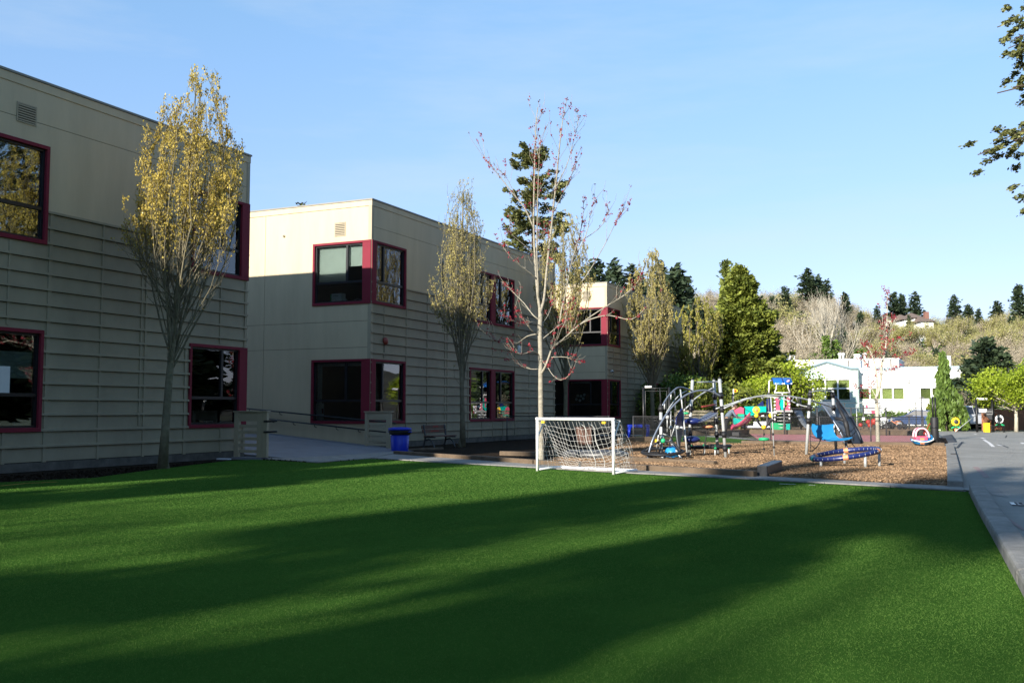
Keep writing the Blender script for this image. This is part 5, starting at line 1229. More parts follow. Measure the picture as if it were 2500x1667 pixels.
# ------------------------------------------------------------------ tilted ring spinner
a = D(1977.3+8, 1122.9-2, 24.2); b = D(2146.7-6, 1094.3+1, 24.3); c = a.lerp(b, .5); e1 = (b-a)/2; R1 = e1.length; e1n = e1.normalized()
e2n = Vector((-e1n.y, e1n.x, .005)).normalized(); e3 = e1n.cross(e2n).normalized()
rg = thing('ring_spinner', (c.x, c.y, 0), 'tilted navy padded ring on four short legs in the bark bed', 'play ring')
m = MB(); n, k = 56, 12; r2 = .06
def rp(a_, b_, r=r2): rr = R1-.02+r*math.cos(b_); return c+(e1n*math.cos(a_)+e2n*math.sin(a_))*rr+e3*r*math.sin(b_)
m.sheet([[rp(2*math.pi*i/n, 2*math.pi*j/k) for j in range(k+1)] for i in range(n+1)]); part(m, 'ring_tube', 'navy', par=rg)
for aa in (-1.95, -.75, 1.15, 2.35):
    m = MB(); m.sheet([[rp(aa+i*.035, 2*math.pi*j/k, r2+.006) for j in range(k+1)] for i in range(-2, 3)]); part(m, 'orange_band', 'orange', par=rg)
m = MB(); m.sheet([[rp(math.pi+i*.03, 2*math.pi*j/k, r2+.005) for j in range(k+1)] for i in range(-2, 3)]); part(m, 'teal_band', 'teal', par=rg)
for i in range(36):
    aa = 2*math.pi*i/36
    part(MB().tube([rp(aa-.0, bb, r2+.004) for bb in (2.6, 3.0, 3.4)], .0035, 4), 'grip_cord', 'net', par=rg)
    part(MB().tube([rp(aa-.0, bb, r2+.004) for bb in (-.3, .1, .5)], .0035, 4), 'grip_cord', 'net', par=rg)
for aa in (-2.75, -1.35, 1.2, -.42):
    q = rp(aa, 0, 0); part(MB().tube([dn(q), q-Vector((0, 0, .02))], .034, 10), 'leg', 'silver', par=rg)

# ------------------------------------------------------------------ chain-link fences
def fence(name, A, Bp, H, n, label, mesh=True, pitch=.085, mid=False, group=None, rpost=.024):
    A = Vector(A); Bp = Vector(Bp); d = Bp-A; L = d.length
    t = thing(name, A, label, 'fence', group, math.atan2(d.y, d.x))
    P_ = lambda m, nm, mt='dgrey', sm=True: m.build(nm, M[mt], t, sm, local=True)
    for i in range(n+1):
        x = L*i/n; P_(MB().tube([(x, 0, -.05), (x, 0, H+.03)], rpost, 8), 'post'); 
    P_(MB().tube([(0, 0, H), (L, 0, H)], .02, 6), 'top_rail')
    P_(MB().tube([(0, 0, .05), (L, 0, .05)], .006, 4), 'bottom_wire')
    if mesh:
        m = MB(); k = int((L+H)/pitch)
        for i in range(k):
            x0 = i*pitch-H
            for sg in (1, -1):
                za, zb = .05, H; xa, xb = (x0, x0+H-.05) if sg > 0 else (x0+H-.05, x0)
                pts = [(xa, za), (xb, zb)]
                f = lambda X: (X-xa)/(xb-xa)
                lo, hi = sorted((xa, xb))
                c0, c1 = max(0, lo), min(L, hi)
                if c1-c0 < .02: continue
                z0_, z1_ = lerp(za, zb, f(c0)), lerp(za, zb, f(c1))
                m.tube([(c0, .012*sg, z0_), (c1, .012*sg, z1_)], .0032, 3, cap=False)
        o_ = P_(m, 'wire_mesh'); o_['kind'] = 'stuff'
    return t
fz = lambda x, y: tuple(G(x, y))[:2]+(0,)
fA, fB, fC = G(1640, 1077), G(1780, 1081), G(2272, 1088.5)

fence('chain_fence', (-13.2, 41.15, 0), (-1.55, 41.75, 0), 1.12, 6, 'waist high black chain link fence behind the bark bed', pitch=.075)
fence('chain_fence', (-19.2, 41.0, 0), (-14.3, 41.1, 0), 1.12, 2, 'chain link fence section left of the tall gate', pitch=.075)
fence('chain_fence', (-1.6, 42.0, 0), (-2.2, 57.5, 0), 1.35, 5, 'chain link fence along the edge of the driveway', pitch=.12)
fence('chain_fence', (-9.5, 57.8, 0), (-2.2, 57.6, 0), 1.5, 4, 'taller chain link fence across the pink court', pitch=.13, rpost=.045)
fence('chain_fence', (-17.5, 75, 0), (-3.2, 74, 0), 1.9, 6, 'distant chain link fence in front of the white building', pitch=.25, rpost=.03)
a = D(1570.7, 1073, 46); b = D(1633.9, 1073, 45.5)
a = Vector((-14.3, 41.1, 0)); b = Vector((-13.2, 41.15, 0))
A0 = D(1571, 1000, 41.8+2.2); B0 = D(1634, 1000, 41.8+1.9)
t = thing('tall_gate', (A0.x, A0.y, 0), 'tall black metal gate frame with chain link by the farthest building', 'gate', rz=math.atan2(B0.y-A0.y, B0.x-A0.x)); L = (B0-A0).to_2d().length; Hh = D(1571, 948, 44).z
def gp(m, nm, mt='black'): return m.build(nm, M[mt], t, True, local=True)
for x in (0, L): gp(MB().tube([(x, 0, 0), (x, 0, Hh+.05)], .05, 8), 'post')
gp(MB().tube([(.1, -.06, .1), (.1, -.06, Hh-.12), (L-.1, -.06, Hh-.12), (L-.1, -.06, .1), (.1, -.06, .1)], .022, 6), 'gate_frame')
gp(MB().tube([(0, 0, Hh), (L, 0, Hh)], .025, 6), 'top_rail'); gp(MB().tube([(.1, -.06, 1.05), (L-.1, -.06, 1.05)], .02, 6), 'mid_rail'); gp(MB().tube([(.1, -.06, .93), (L-.1, -.06, .93)], .015, 6), 'mid_rail')
gp(MB().box(.08, .38, -.05, .05, Hh+.02, Hh+.11), 'white_sign', 'white')
m = MB()
for i in range(22):
    x0 = -1+i*.09
    for s_ in (1, -1):
        xs = (x0, x0+.93) if s_ > 0 else (x0+.93, x0); lo, hi = min(xs), max(xs); c0, c1 = max(.1, lo), min(L-.1, hi)
        if c1 > c0+.03:
            f = lambda X: .1+.83*(X-xs[0])/(xs[1]-xs[0]); m.tube([(c0, -.06, f(c0)), (c1, -.06, f(c1))], .0031, 3, cap=False)
gp(m, 'wire_mesh')['kind'] = 'stuff'
# padded black pole with double uprights
p = D(2283, 1088, 38.3); H1 = D(2283, 968, 38.3).z; H0 = D(2283, 1018, 38.3).z
t = thing('padded_pole', (p.x, p.y, 0), 'black padded steel post at the end of the fence beside the ride-on toy', 'post')
MB().tube([(0, 0, 0), (0, 0, H0-.05), (0, 0, H0)], [.15, .15, .13], 18).build('pad', M['rubber'], t, True, local=True, bevel=.01)
for x in (-.045, .05): MB().tube([(x, 0, H0-.1), (x, 0, H1-(.04 if x > 0 else 0))], .035, 10).build('upright', M['black'], t, True, local=True)
MB().box(-.06, .0, -.05, .05, H1+.001, H1+.05).build('white_cap', M['white'], t, local=True)
for z in (.25, .7): MB().lathe([(.154, z), (.156, z+.05)], seg=20).build('strap', M['black'], t, True, local=True)
for z in (.12, .62): MB().box(.14, .22, -.16, -.12, z, z+.03).build('buckle', M['silver'], t, local=True)

# ------------------------------------------------------------------ ride-on rocker toy
p = D(2251, 1088, 38.0); s_ = 38.0/2402
t = thing('ride_on_toy', (p.x, p.y, 0), 'pink and blue plastic ride-on toy with a dog shaped prow by the padded post', 'toy', rz=math.radians(18))
def tp(m, nm, mt, sm=True, **k): return m.build(nm, M[mt], t, sm, local=True, **k)
hull = []
for i in range(13):
    s = i/12; x = lerp(-.42, .42, s); bz = .02+.22*abs(2*s-1)**2.2; w_ = .20*(1-abs(2*s-1)**3)+.03; tz = .24+.05*abs(2*s-1)**2
    hull.append([(x, -w_, tz), (x, -w_*.8, lerp(bz, tz, .4)), (x, 0, bz), (x, w_*.8, lerp(bz, tz, .4)), (x, w_, tz), (x, 0, tz+.005), (x, -w_, tz)])
tp(MB().sheet(hull), 'blue_hull', 'cyan')
tp(MB().tube(bez([(-.43, -.19, .26), (-.2, -.24, .20), (0, -.26, .17), (.2, -.24, .20), (.4, -.17, .27)], 4), .02, 6), 'hull_rail', 'white')
tp(MB().ball((.30, 0, .33), .12, 14, 10, (1, .8, 1.1)), 'animal_head', 'cyan'); tp(MB().ball((.40, 0, .29), .055, 10, 8), 'snout', 'white'); tp(MB().ball((.33, -.09, .37), .018, 8, 6), 'eye', 'rubber'); tp(MB().ball((.33, .09, .37), .018, 8, 6), 'eye', 'rubber')
tp(MB().box(-.26, .18, -.2, .2, .235, .40), 'pink_body', 'pink', False, bevel=.04)
tp(MB().box(-.12, .04, -.215, -.201, .10, .33), 'orange_panel', 'orange', False, bevel=.01)
for y in (-.17, .17):
    tp(MB().tube(bez([(-.27, y, .36), (-.24, y, .56), (-.12, y, .68), (.06, y, .68), (.18, y, .55), (.24, y, .34)], 5), .038, 8), 'roof_arch', 'palepink')
roof = [[(x, y, z) for y in (-.17, 0, .17)] for x, z in ((-.22, .60), (-.13, .70), (0, .725), (.1, .69), (.17, .59))]
tp(MB().sheet(roof), 'roof', 'pink', solid=.02)
tp(MB().box(-.14, .12, -.12, .12, .40, .46), 'seat', 'rubber', False, bevel=.02); tp(MB().box(-.17, -.12, -.12, .12, .46, .62), 'seat_back', 'rubber', False, bevel=.02)
tp(MB().tube([(.10+.02*math.sin(a), .07*math.cos(a), .52+.07*math.sin(a)) for a in np.linspace(0, 6.28, 13)[:-1]], .012, 5, closed=True), 'steering_wheel', 'red')
p = D(2270, 1060, 41)
t = thing('push_toy', (p.x+.05, p.y, 0), 'red framed push toy standing behind the ride-on toy', 'toy')
MB().tube(bez([(-.15, 0, .1), (-.18, 0, .5), (-.02, 0, .85), (.12, 0, .8)], 4), .022, 6).build('red_frame', M['red'], t, True, local=True); MB().tube([(-.02, 0, .85), (.1, 0, .45), (.2, 0, .12)], .02, 6).build('front_fork', M['pink'], t, True, local=True)
for x in (-.15, .2): MB().lathe([(.1, -.02), (.11, 0), (.1, .02)], seg=14).build('wheel', M['rubber'], t, True, local=True, xf=Matrix.Translation((x, 0, .11)) @ Matrix.Rotation(math.pi/2, 4, 'X'))

# blue play table beyond the fence
a = D(1531, 1057, 50); b = D(1585, 1057, 50); c = a.lerp(b, .5); w_ = (b-a).length/2
t = thing('play_table', (c.x, c.y, 0), 'bright blue plastic bench table on the shaded turf behind the fence', 'table', rz=TH)
zt = D(1550, 1036, 50).z
MB().box(-w_, w_, -.3, .3, zt-.16, zt).build('table_top', M['binblue'], t, local=True, bevel=.03)
for x in (-w_+.1, w_-.1):
    for y in (-.22, .22): MB().tube([(x, y, zt-.15), (x*1.06, y, 0)], [.09, .055], 8).build('leg', M['binblue'], t, True, local=True)

# ------------------------------------------------------------------ second playground on its raised bed
flat('far_bark_bed', [(-23, 54.8), (-12.2, 53.6), (-11.6, 58.2), (-3, 58.2), (-3, 72), (-30, 72)], .235, M['mulch'])
for i, (pa_, pb_) in enumerate((((-18.6, 53.95), (-15.6, 53.85)), ((-15.58, 53.85), (-13.9, 53.8)), ((-13.88, 53.8), (-12.3, 53.7)), ((-12.2, 53.9), (-11.75, 58.1)), ((-11.7, 58.2), (-7.4, 58.25)), ((-7.4, 58.25), (-3.0, 58.3)))):
    tag(MB().beam((*pa_, .13), (*pb_, .13), .14, .27).build('retaining_board', M['timber'], bevel=.015), ['leftmost retaining board of the raised play bed', 'retaining board behind the climbing posts', 'retaining board behind the black box and slide', 'short retaining board turning back beside the pink court', 'retaining board along the rear of the pink court', 'rightmost retaining board behind the court near the driveway'][i], 'edging', 'boards of the raised play bed')
p = D(1797, 1053, 52.9); tag(MB().box(p.x-.2, p.x+.2, p.y-.12, p.y+.12, 0, .22).build('black_mat', M['rubber'], bevel=.02), 'small black box on the ground before the pink slide', 'box')
q0 = D(1850, 1049, 57.5); PD = 57.5
pg = thing('play_structure', (q0.x, q0.y, .235), 'pink and teal play structure with slide and curved blue roof', 'play structure')
def Q(u, v, dd=0.): return B_(u, v, PD+dd)
def pp(m, nm, mt, sm=True, par=pg, **k): return m.build(nm, M[mt], par, sm, **k)
def qp(u, vt, dd=0, vb=835, r=.055, mat='dgrey'):
    a_ = Q(u, vb, dd); a_.z = .2; b_ = Q(u, vt, dd); return pp(MB().tube([a_, (a_.x, a_.y, b_.z)], r, 10), 'post', mat)
qp(285, 560, 0); qp(148, 400, 1, r=.05); qp(575, 385, .2); qp(650, 560, .5); qp(830, 290, .6); qp(555, 640, 0); qp(960, 430, 2); qp(740, 560, 2)
pp(MB().tube([Q(150, 490, 1), Q(150, 340, 1)], .035, 8), 'flag_pole', 'white')
pp(MB().add([Q(150, 340, 1), Q(205, 362, 1), Q(190, 345, 1), Q(150, 382, 1), Q(190, 378, 1)], [(0, 2, 1, 4, 3)]), 'flag', 'yellow', False, solid=.04)
pp(MB().ball(Q(170, 360, .95), .06, 10, 8), 'flag_knob', 'red')
# curved roof
rf = pp(MB().sheet([[Q(u, v, d_) for u in (600+du, 715+du, 825+du)] for v, d_, du in ((235, 2.4, 0), (215, 2.0, 2), (208, 1.5, 6), (212, 1.0, 12), (228, .5, 20), (255, .15, 28), (286, 0, 34))]), 'roof', 'blue', True, solid=.04)
pp(MB().tube([Q(716+du, v-3, d_-.05) for v, d_, du in ((208, 1.5, 6), (212, 1.0, 12), (228, .5, 20), (255, .15, 28), (286, 0, 34))], .03, 6), 'roof_seam', 'navy', par=rf)
m = MB(); e0 = Q(795, 245, .1)
m.add([Q(782, 252, .0), Q(800, 232, .0), Q(822, 234, .0), Q(815, 250, .0), Q(800, 258, .0)], [(0, 1, 2, 3, 4)]); pp(m, 'roof_emblem', 'palepink', False, par=rf, solid=.01)
for (u, v) in ((655, 277), (738, 277), (757, 277), (845, 277)): pp(MB().ball(Q(u, v, -.03), .05, 8, 6), 'bolt_cap', 'white', par=rf)
pp(MB().tube([Q(575, 385, .2), Q(577, 250, .2), Q(590, 238, .4), Q(625, 238, .8)], .04, 8), 'roof_post', 'white')
for pts_ in (((665, 290, 0), (662, 340, 0), (640, 380, 0)), ((800, 290, 0), (805, 330, 0), (825, 380, 0)), ((640, 385, 0), (735, 386, 0), (828, 383, 0)), ((735, 386, 0), (735, 430, 0))):
    pp(MB().tube([Q(*q) for q in pts_], .032, 8), 'roof_bracket', 'white')
def panel(pts, nm, mt, th=.06, par=pg): return pp(MB().add([Q(*q) for q in pts], [tuple(range(len(pts)))]), nm, mt, False, par, solid=th)
pnl = panel([(280, 548), (540, 548), (540, 625), (480, 632), (400, 650), (330, 660), (280, 640)], 'teal_panel', 'teal')
pp(MB().ball(Q(425, 592, -.03), .22, 18, 10, (1, .25, 1), Matrix.Rotation(TH, 3, 'Z')), 'sun_badge', 'yellow', par=pnl); pp(MB().ball(Q(425, 592, -.1), .1, 12, 8, (1, .3, 1), Matrix.Rotation(TH, 3, 'Z')), 'badge_centre', 'orange', par=pnl)
panel([(160, 590, -.1), (235, 553, -.1), (272, 570, -.1), (272, 635, -.1), (200, 632, -.1), (165, 660, -.1)], 'pink_hood', 'pink', .1)
panel([(148, 690, -.2), (278, 640, -.2), (278, 700, -.2), (215, 740, -.2), (148, 770, -.2)], 'slide_side', 'teal', .08)
panel([(200, 635, -.15), (270, 638, -.15), (270, 668, -.15), (200, 672, -.15)], 'hood_panel', 'green', .05)
# slide: curved chute running down to the left
rows = []
for (u, v, d_) in ((365, 655, .6), (330, 690, .3), (290, 735, 0), (245, 775, -.3), (190, 795, -.5), (150, 805, -.7), (122, 828, -.9)):
    rows.append([Q(u, v-55, d_+.5), Q(u, v, d_+.4), Q(u, v+6, d_), Q(u, v, d_-.4), Q(u, v-50 if u > 200 else v-30, d_-.5)])
pp(MB().sheet(rows), 'slide', 'pink', True, solid=.05)
panel([(270, 665, .3), (350, 660, .3), (372, 700, .3), (300, 770, .3), (270, 790, .3)], 'slide_wall', 'pink', .06)
panel([(655, 455, 0), (690, 430, 0), (700, 470, 0), (690, 520, 0), (705, 560, 0), (700, 600, 0), (660, 605, 0)], 'pink_panel', 'pink', .08); panel([(790, 440, 0), (825, 430, 0), (825, 600, 0), (775, 612, 0), (765, 570, 0), (795, 540, 0)], 'pink_panel', 'pink', .08)
panel([(700, 440, .1), (760, 436, .1), (770, 470, .1), (750, 520, .1), (765, 560, .1), (740, 590, .1), (705, 580, .1), (690, 520, .1)], 'teal_panel', 'teal', .06)
panel([(545, 460, .2), (600, 455, .2), (605, 560, .2), (590, 640, .2), (545, 640, .2)], 'dark_panel', 'navy', .06)
panel([(430, 540, .5), (500, 480, .5), (515, 545, .5)], 'dark_panel', 'navy', .06)
for (u0, v0_, u1, v1_, d_, mt) in ((640, 605, 835, 618, .2, 'silver'), (280, 790, 560, 800, .3, 'paper'), (540, 625, 650, 640, .3, 'silver')):
    m = MB(); a_, b_ = Q(u0, v0_, d_), Q(u1, v1_, d_); m.beam(Vector((a_.x, a_.y, a_.z)), Vector((b_.x, b_.y, a_.z)), .9, .12); pp(m, 'deck', mt, False, bevel=.02)
panel([(440, 640, .3), (520, 640, .3), (525, 668, .3), (445, 668, .3)], 'red_board', 'red', .05); panel([(480, 650, .2), (515, 650, .2), (515, 668, .2), (480, 668, .2)], 'white_board', 'white', .05)
panel([(390, 730, .4), (545, 728, .4), (545, 780, .4), (390, 785, .4)], 'grey_panel', 'paper', .05)
panel([(780, 755, 0), (825, 755, 0), (825, 830, 0), (780, 830, 0)], 'teal_post_panel', 'teal', .06); panel([(590, 745, .3), (740, 745, .3), (740, 835, .3), (590, 835, .3)], 'green_panel', 'green', .05)
for i in range(7):
    pp(MB().ball(Q(645, 450+i*42, -.05), .06, 8, 6), 'bolt_cap', 'white'); pp(MB().ball(Q(820, 440+i*42, -.05), .055, 8, 6), 'bolt_cap', 'white')
pp(MB().sheet([[Q(870, 600, 1.2), Q(950, 596, 2)], [Q(900, 650, .9), Q(975, 640, 1.6)], [Q(950, 730, .5), Q(1010, 715, 1)], [Q(1000, 800, 0), Q(1060, 780, .5)], [Q(1100, 825, -.4), Q(1120, 810, 0)]]), 'ramp_slide', 'slate', True, solid=.06)
pp(MB().tube(bez([Q(840, 490, .6), Q(880, 440, 1), Q(930, 470, 1.5), Q(955, 560, 2)], 4), .03, 8), 'arch_rail', 'silver')
m = MB()
for k in range(5): m.tube([Q(660+k*8, 640+k*40, 0), Q(830, 640+k*40, 0)], .02, 6)
m.tube([Q(755, 430, -.1), Q(755, 835, -.1)], .035, 8); pp(m, 'climbing_ladder', 'silver')
# ------------------------------------------------------------------ adult leaning over the play structure
def figure(loc, rz, label):
    t = thing('person', loc, label, 'person', rz=rz)
    def skin(name, verts, edges, radii, mat, root=0):
        me = bpy.data.meshes.new(name); me.from_pydata(verts, edges, []); o_ = bpy.data.objects.new(name, me); SC.collection.objects.link(o_); o_.parent = t
        o_.modifiers.new('skin', 'SKIN'); 
        for i, r in enumerate(radii): me.skin_vertices[0].data[i].radius = r if hasattr(r, '__len__') else (r, r)
        me.skin_vertices[0].data[root].use_root = True
        s_ = o_.modifiers.new('sub', 'SUBSURF'); s_.levels = 1; s_.render_levels = 2; o_.modifiers['skin'].use_smooth_shade = True
        me.materials.append(mat); return o_
    sk = mk('skin_tone', (.42, .24, .17), .6, .05, 5); jk = mk('grey_blue_jacket', (.10, .13, .17), .85, .15, 4, .5, 30); tz = mk('black_trousers', (.012, .012, .014), .9, .1, 4)
    # x is forward; leaning forward at the hip
    skin('body', [(0, 0, .95), (.14, 0, 1.15), (.30, 0, 1.34), (.38, 0, 1.43), (.45, 0, 1.52), (.46, 0, 1.60), (.3, .2, 1.33), (.42, .27, 1.12), (.60, .24, 1.00), (.68, .23, .97), (.3, -.2, 1.33), (.42, -.27, 1.12), (.62, -.2, 1.02), (.70, -.18, .99),
        (0, .1, .9), (.03, .11, .5), (-.05, .11, .09), (.1, .13, .03), (0, -.1, .9), (-.05, -.11, .5), (-.18, -.11, .1), (-.04, -.13, .03)],
        [(0, 1), (1, 2), (2, 3), (3, 4), (4, 5), (2, 6), (6, 7), (7, 8), (8, 9), (2, 10), (10, 11), (11, 12), (12, 13), (0, 14), (14, 15), (15, 16), (16, 17), (0, 18), (18, 19), (19, 20), (20, 21)],
        [.12, .12, .12, .055, .09, .08, .055, .042, .032, .03, .055, .042, .032, .03, .085, .06, .04, .035, .085, .06, .04, .035], sk)
    skin('jacket', [(-.01, 0, .90), (.13, 0, 1.14), (.29, 0, 1.35), (.36, 0, 1.40), (.3, .21, 1.34), (.42, .28, 1.12), (.57, .245, 1.02), (.3, -.21, 1.34), (.42, -.28, 1.12), (.58, -.21, 1.035)], [(0, 1), (1, 2), (2, 3), (2, 4), (4, 5), (5, 6), (2, 7), (7, 8), (8, 9)],
        [(.15, .16), (.15, .16), (.14, .15), .08, .075, .065, .055, .075, .065, .055], jk)
    skin('trousers', [(0, 0, .93), (0, .1, .88), (.03, .11, .5), (-.05, .11, .08), (0, -.1, .88), (-.05, -.11, .5), (-.18, -.11, .09)], [(0, 1), (1, 2), (2, 3), (0, 4), (4, 5), (5, 6)], [.13, .105, .08, .06, .105, .08, .06], tz)
    MB().ball((.455, 0, 1.60), .108, 16, 10, (1, .85, 1.1)).build('hair', M['bark_dark'], t, True, local=True)
    MB().ball((.505, 0, 1.575), .085, 14, 10, (.9, .8, 1.15)).build('face', sk, t, True, local=True); MB().ball((.59, 0, 1.575), .016, 8, 6).build('nose', sk, t, True, local=True)
    for s_ in (-1, 1):
        MB().ball((.575, s_*.03, 1.60), .011, 8, 6).build('eye', M['rubber'], t, True, local=True); MB().ball((.47, s_*.095, 1.58), .022, 8, 6).build('ear', sk, t, True, local=True)
        h = (.69, .23, .97) if s_ > 0 else (.71, -.18, .99)
        m = MB(); m.ball((h[0]+.03, h[1], h[2]-.01), .036, 10, 8, (1.2, 1, .5))
        for k in range(4):
            yy = h[1]-.03+k*.02; l_ = (.065, .08, .075, .06)[k]; m.tube([(h[0]+.06, yy, h[2]), (h[0]+.06+l_*.6, yy, h[2]-.012), (h[0]+.06+l_*.75, yy, h[2]-.045)], [.0095, .009, .008], 6)
        m.tube([(h[0]+.01, h[1]-s_*.03, h[2]), (h[0]+.045, h[1]-s_*.06, h[2]-.015), (h[0]+.07, h[1]-s_*.05, h[2]-.035)], [.011, .01, .009], 6); m.build('hand', sk, t, True, local=True)
        MB().ball(((.09 if s_ > 0 else -.05), s_*.115, .045), .07, 12, 8, (1.9, .75, .65)).build('shoe', M['rubber'], t, True, local=True)
    return t
p = D(1773, 1065, 50.5)
figure((p.x, p.y, 0), math.radians(25), 'adult in grey jacket and black trousers leaning forward behind the fence')
# ------------------------------------------------------------------ white building beyond the playground
Y9 = 96.0
def F(x, y, dy=0.): return PY(x, y, Y9+dy)
M['mint'] = mk('pale_mint_paint', (.50, .62, .56), .6, .05, .6); M['bwhite'] = mk('bright_white_paint', (.78, .78, .74), .6, .05, .5)
M['cream2'] = mk('cream_block_paint', (.74, .67, .58), .7, .06, .5); M['bluecap'] = mk('blue_grey_coping', (.26, .34, .38), .5, .05, 1)
M['limeblind'] = mk('lime_blind', (.55, .54, .19), .7, .25, .5); M['olivepane'] = mk('olive_blind', (.24, .25, .06), .6, .4, .4)
ea, eb = F(2094.7, 1010), F(2379, 1010); ga = F(1903, 1010); zr = F(2094, 904).z
wb = thing('white_building', ((ga.x+eb.x)/2, Y9+8, 0), 'long low white building with a pale mint gabled wing beyond the courts', 'building')
def wp(m, nm, mt, sm=False, par=wb, **k): return m.build(nm, M[mt], par, sm, **k)
def cut(m, x0, x1, z0, z1, holes, y0, y1):
    for c in cells(x0, x1, z0, z1, holes): m.box(c[0], c[1], y0, y1, c[2], c[3])
    return m
def panes(u0, u1, v0, v1): a, b = F(u0, v1), F(u1, v0); return (a.x, b.x, a.z, b.z)
h1 = panes(2096.5, 2208, 946, 976); h2 = panes(2246, 2361, 945, 974.5); h3 = panes(1955, 2077, 926, 977)
wp(cut(MB(), ea.x, eb.x, 0, zr, [h1, h2], Y9, Y9+.3), 'wall', 'bwhite'); wp(MB().box(eb.x-.3, eb.x, Y9+.31, Y9+18, 0, zr), 'side_wall', 'bwhite')
wp(MB().box(ea.x, eb.x+.1, Y9-.08, Y9+18, zr, zr+.25), 'coping', 'bluecap'); wp(MB().box(ga.x, eb.x, Y9+.4, Y9+18, zr-.5, zr-.3), 'roof', 'roof')
wp(MB().box(ea.x+.05, ea.x+.14, Y9-.06, Y9-.001, 0, zr-.02), 'downpipe', 'dgrey')
gy = Y9-1.2; zs = PY(2085, 901, gy).z; zp = PY(2019, 886, gy).z; gx = PY(2019, 886, gy).x; xr = PY(2094, 900, gy).x; xl = 2*gx-PY(2078, 900, gy).x; x0 = PY(1890, 900, gy).x; xk = PY(2078, 900, gy).x
hh = [(PY(1955, 977, gy).x, PY(2077, 977, gy).x, PY(2000, 977, gy).z, PY(2000, 926, gy).z)]
wp(cut(MB(), x0, xr, 0, zs-.02, hh, gy, gy+.3), 'mint_wall', 'mint')
m = MB(); m.add([(xl, gy, zs-.02), (xk, gy, zs-.02), (gx, gy, zp), (xl, gy+.3, zs-.02), (xk, gy+.3, zs-.02), (gx, gy+.3, zp)], [(0, 1, 2), (5, 4, 3), (0, 3, 4, 1), (1, 4, 5, 2), (2, 5, 3, 0)]); wp(m, 'gable', 'mint')
wp(MB().tube([(x0, gy-.1, zs+.06), (xl, gy-.1, zs+.06), (gx, gy-.1, zp+.1), (xk, gy-.1, zs+.06), (xr+.1, gy-.1, zs+.06)], .13, 4), 'gable_coping', 'bluecap')
wp(MB().box(xr-.3, xr, gy+.31, Y9-.001, 0, zs), 'mint_return', 'mint')
def bank(h, n, rows_, y, mats_, par=wb):
    xs = [lerp(h[0], h[1], i/n) for i in range(n+1)]; zs_ = [lerp(h[2], h[3], r) for r in rows_]
    m = MB()
    for i, x in enumerate(xs): m.box(x-.07, x+.07, y+.02, y+.16, h[2], h[3])
    for z in zs_: m.box(h[0], h[1], y+.0, y+.14, z-.06, z+.06)
    fr_ = wp(m, 'window', 'white', par=par); k = 0
    for j in range(len(zs_)-1):
        for i in range(n):
            wp(MB().box(xs[i]+.071, xs[i+1]-.071, y+.1, y+.105, zs_[j]+.061, zs_[j+1]-.061), 'pane', 'glass', par=fr_)
            wp(MB().box(xs[i]+.071, xs[i+1]-.071, y+.2, y+.21, zs_[j]+.07, zs_[j+1]-.07), 'blind', mats_[k % len(mats_)], par=fr_); k += 1
bank(h1, 4, (0, 1), Y9, ['olivepane', 'limeblind', 'limeblind', 'limeblind']); bank(h2, 4, (0, 1), Y9, ['olivepane', 'olivepane', 'dark', 'olivepane'])
bank(hh[0], 4, (0, .56, 1), gy, ['limeblind', 'limeblind', 'olivepane', 'olivepane', 'limeblind', 'olivepane', 'limeblind', 'limeblind'])
# set back upper storey and rooftop boxes
yb = Y9+12; a, b = PY(1908, 879, yb), PY(2194, 877.5, yb)
wp(MB().box(a.x, b.x, yb, yb+10, zr, b.z), 'upper_wall', 'cream2'); wp(MB().box(a.x-.05, b.x+.05, yb-.06, yb+10.05, b.z+.001, b.z+.15), 'upper_coping', 'bwhite')
for x_ in (2072, 2096, 2120, 2175): q = PY(x_, 890, yb); wp(MB().box(q.x-.06, q.x+.06, yb-.08, yb-.001, zr, b.z), 'pilaster', 'dgrey')
for (u0, u1, v0, v1, lb) in ((1898, 1916, 864, 892, 'white rooftop box at the left end above the lime tree'), (2084, 2100, 864, 878, 'small white rooftop box in the middle of the flat roof'), (2294, 2321, 868, 899, 'white rooftop box right behind the weeping evergreen tip')):
    yy = Y9+5; a_, b_ = PY(u0, v1, yy), PY(u1, v0, yy); t = thing('rooftop_unit', ((a_.x+b_.x)/2, yy+1, zr+.25), lb, 'rooftop unit'); w_ = (b_.x-a_.x)/2
    MB().box(-w_, w_, -1, 1, 0, b_.z-zr-.25).build('housing', M['bwhite'], t, local=True, bevel=.08); MB().box(-w_-.05, w_+.05, -1.05, 1.05, -.001, .12).build('curb', M['dgrey'], t, local=True)
for i, u in enumerate((1926, 1936, 2049, 2057, 2110)):
    q = PY(u, 878, yb); tag(MB().lathe([(.12, 0), (.12, .5), (.2, .55), (.2, .7), (.02, .75)], (q.x, yb+.6, q.z), 10).build('roof_vent', M['bwhite'], smooth=True), 'small white vent pipe on the upper flat roof', 'vent', 'vent pipes on the white building')
p = F(2218, 934); 
t = thing('wall_light', (p.x, Y9, p.z), 'small dark light fitting high on the blank white wall', 'lamp'); MB().box(-.12, .12, -.15, -.001, 0, .2).build('housing', M['dgrey'], t, local=True); MB().box(-.09, .09, -.17, -.151, .02, .12).build('lens', M['white'], t, local=True)
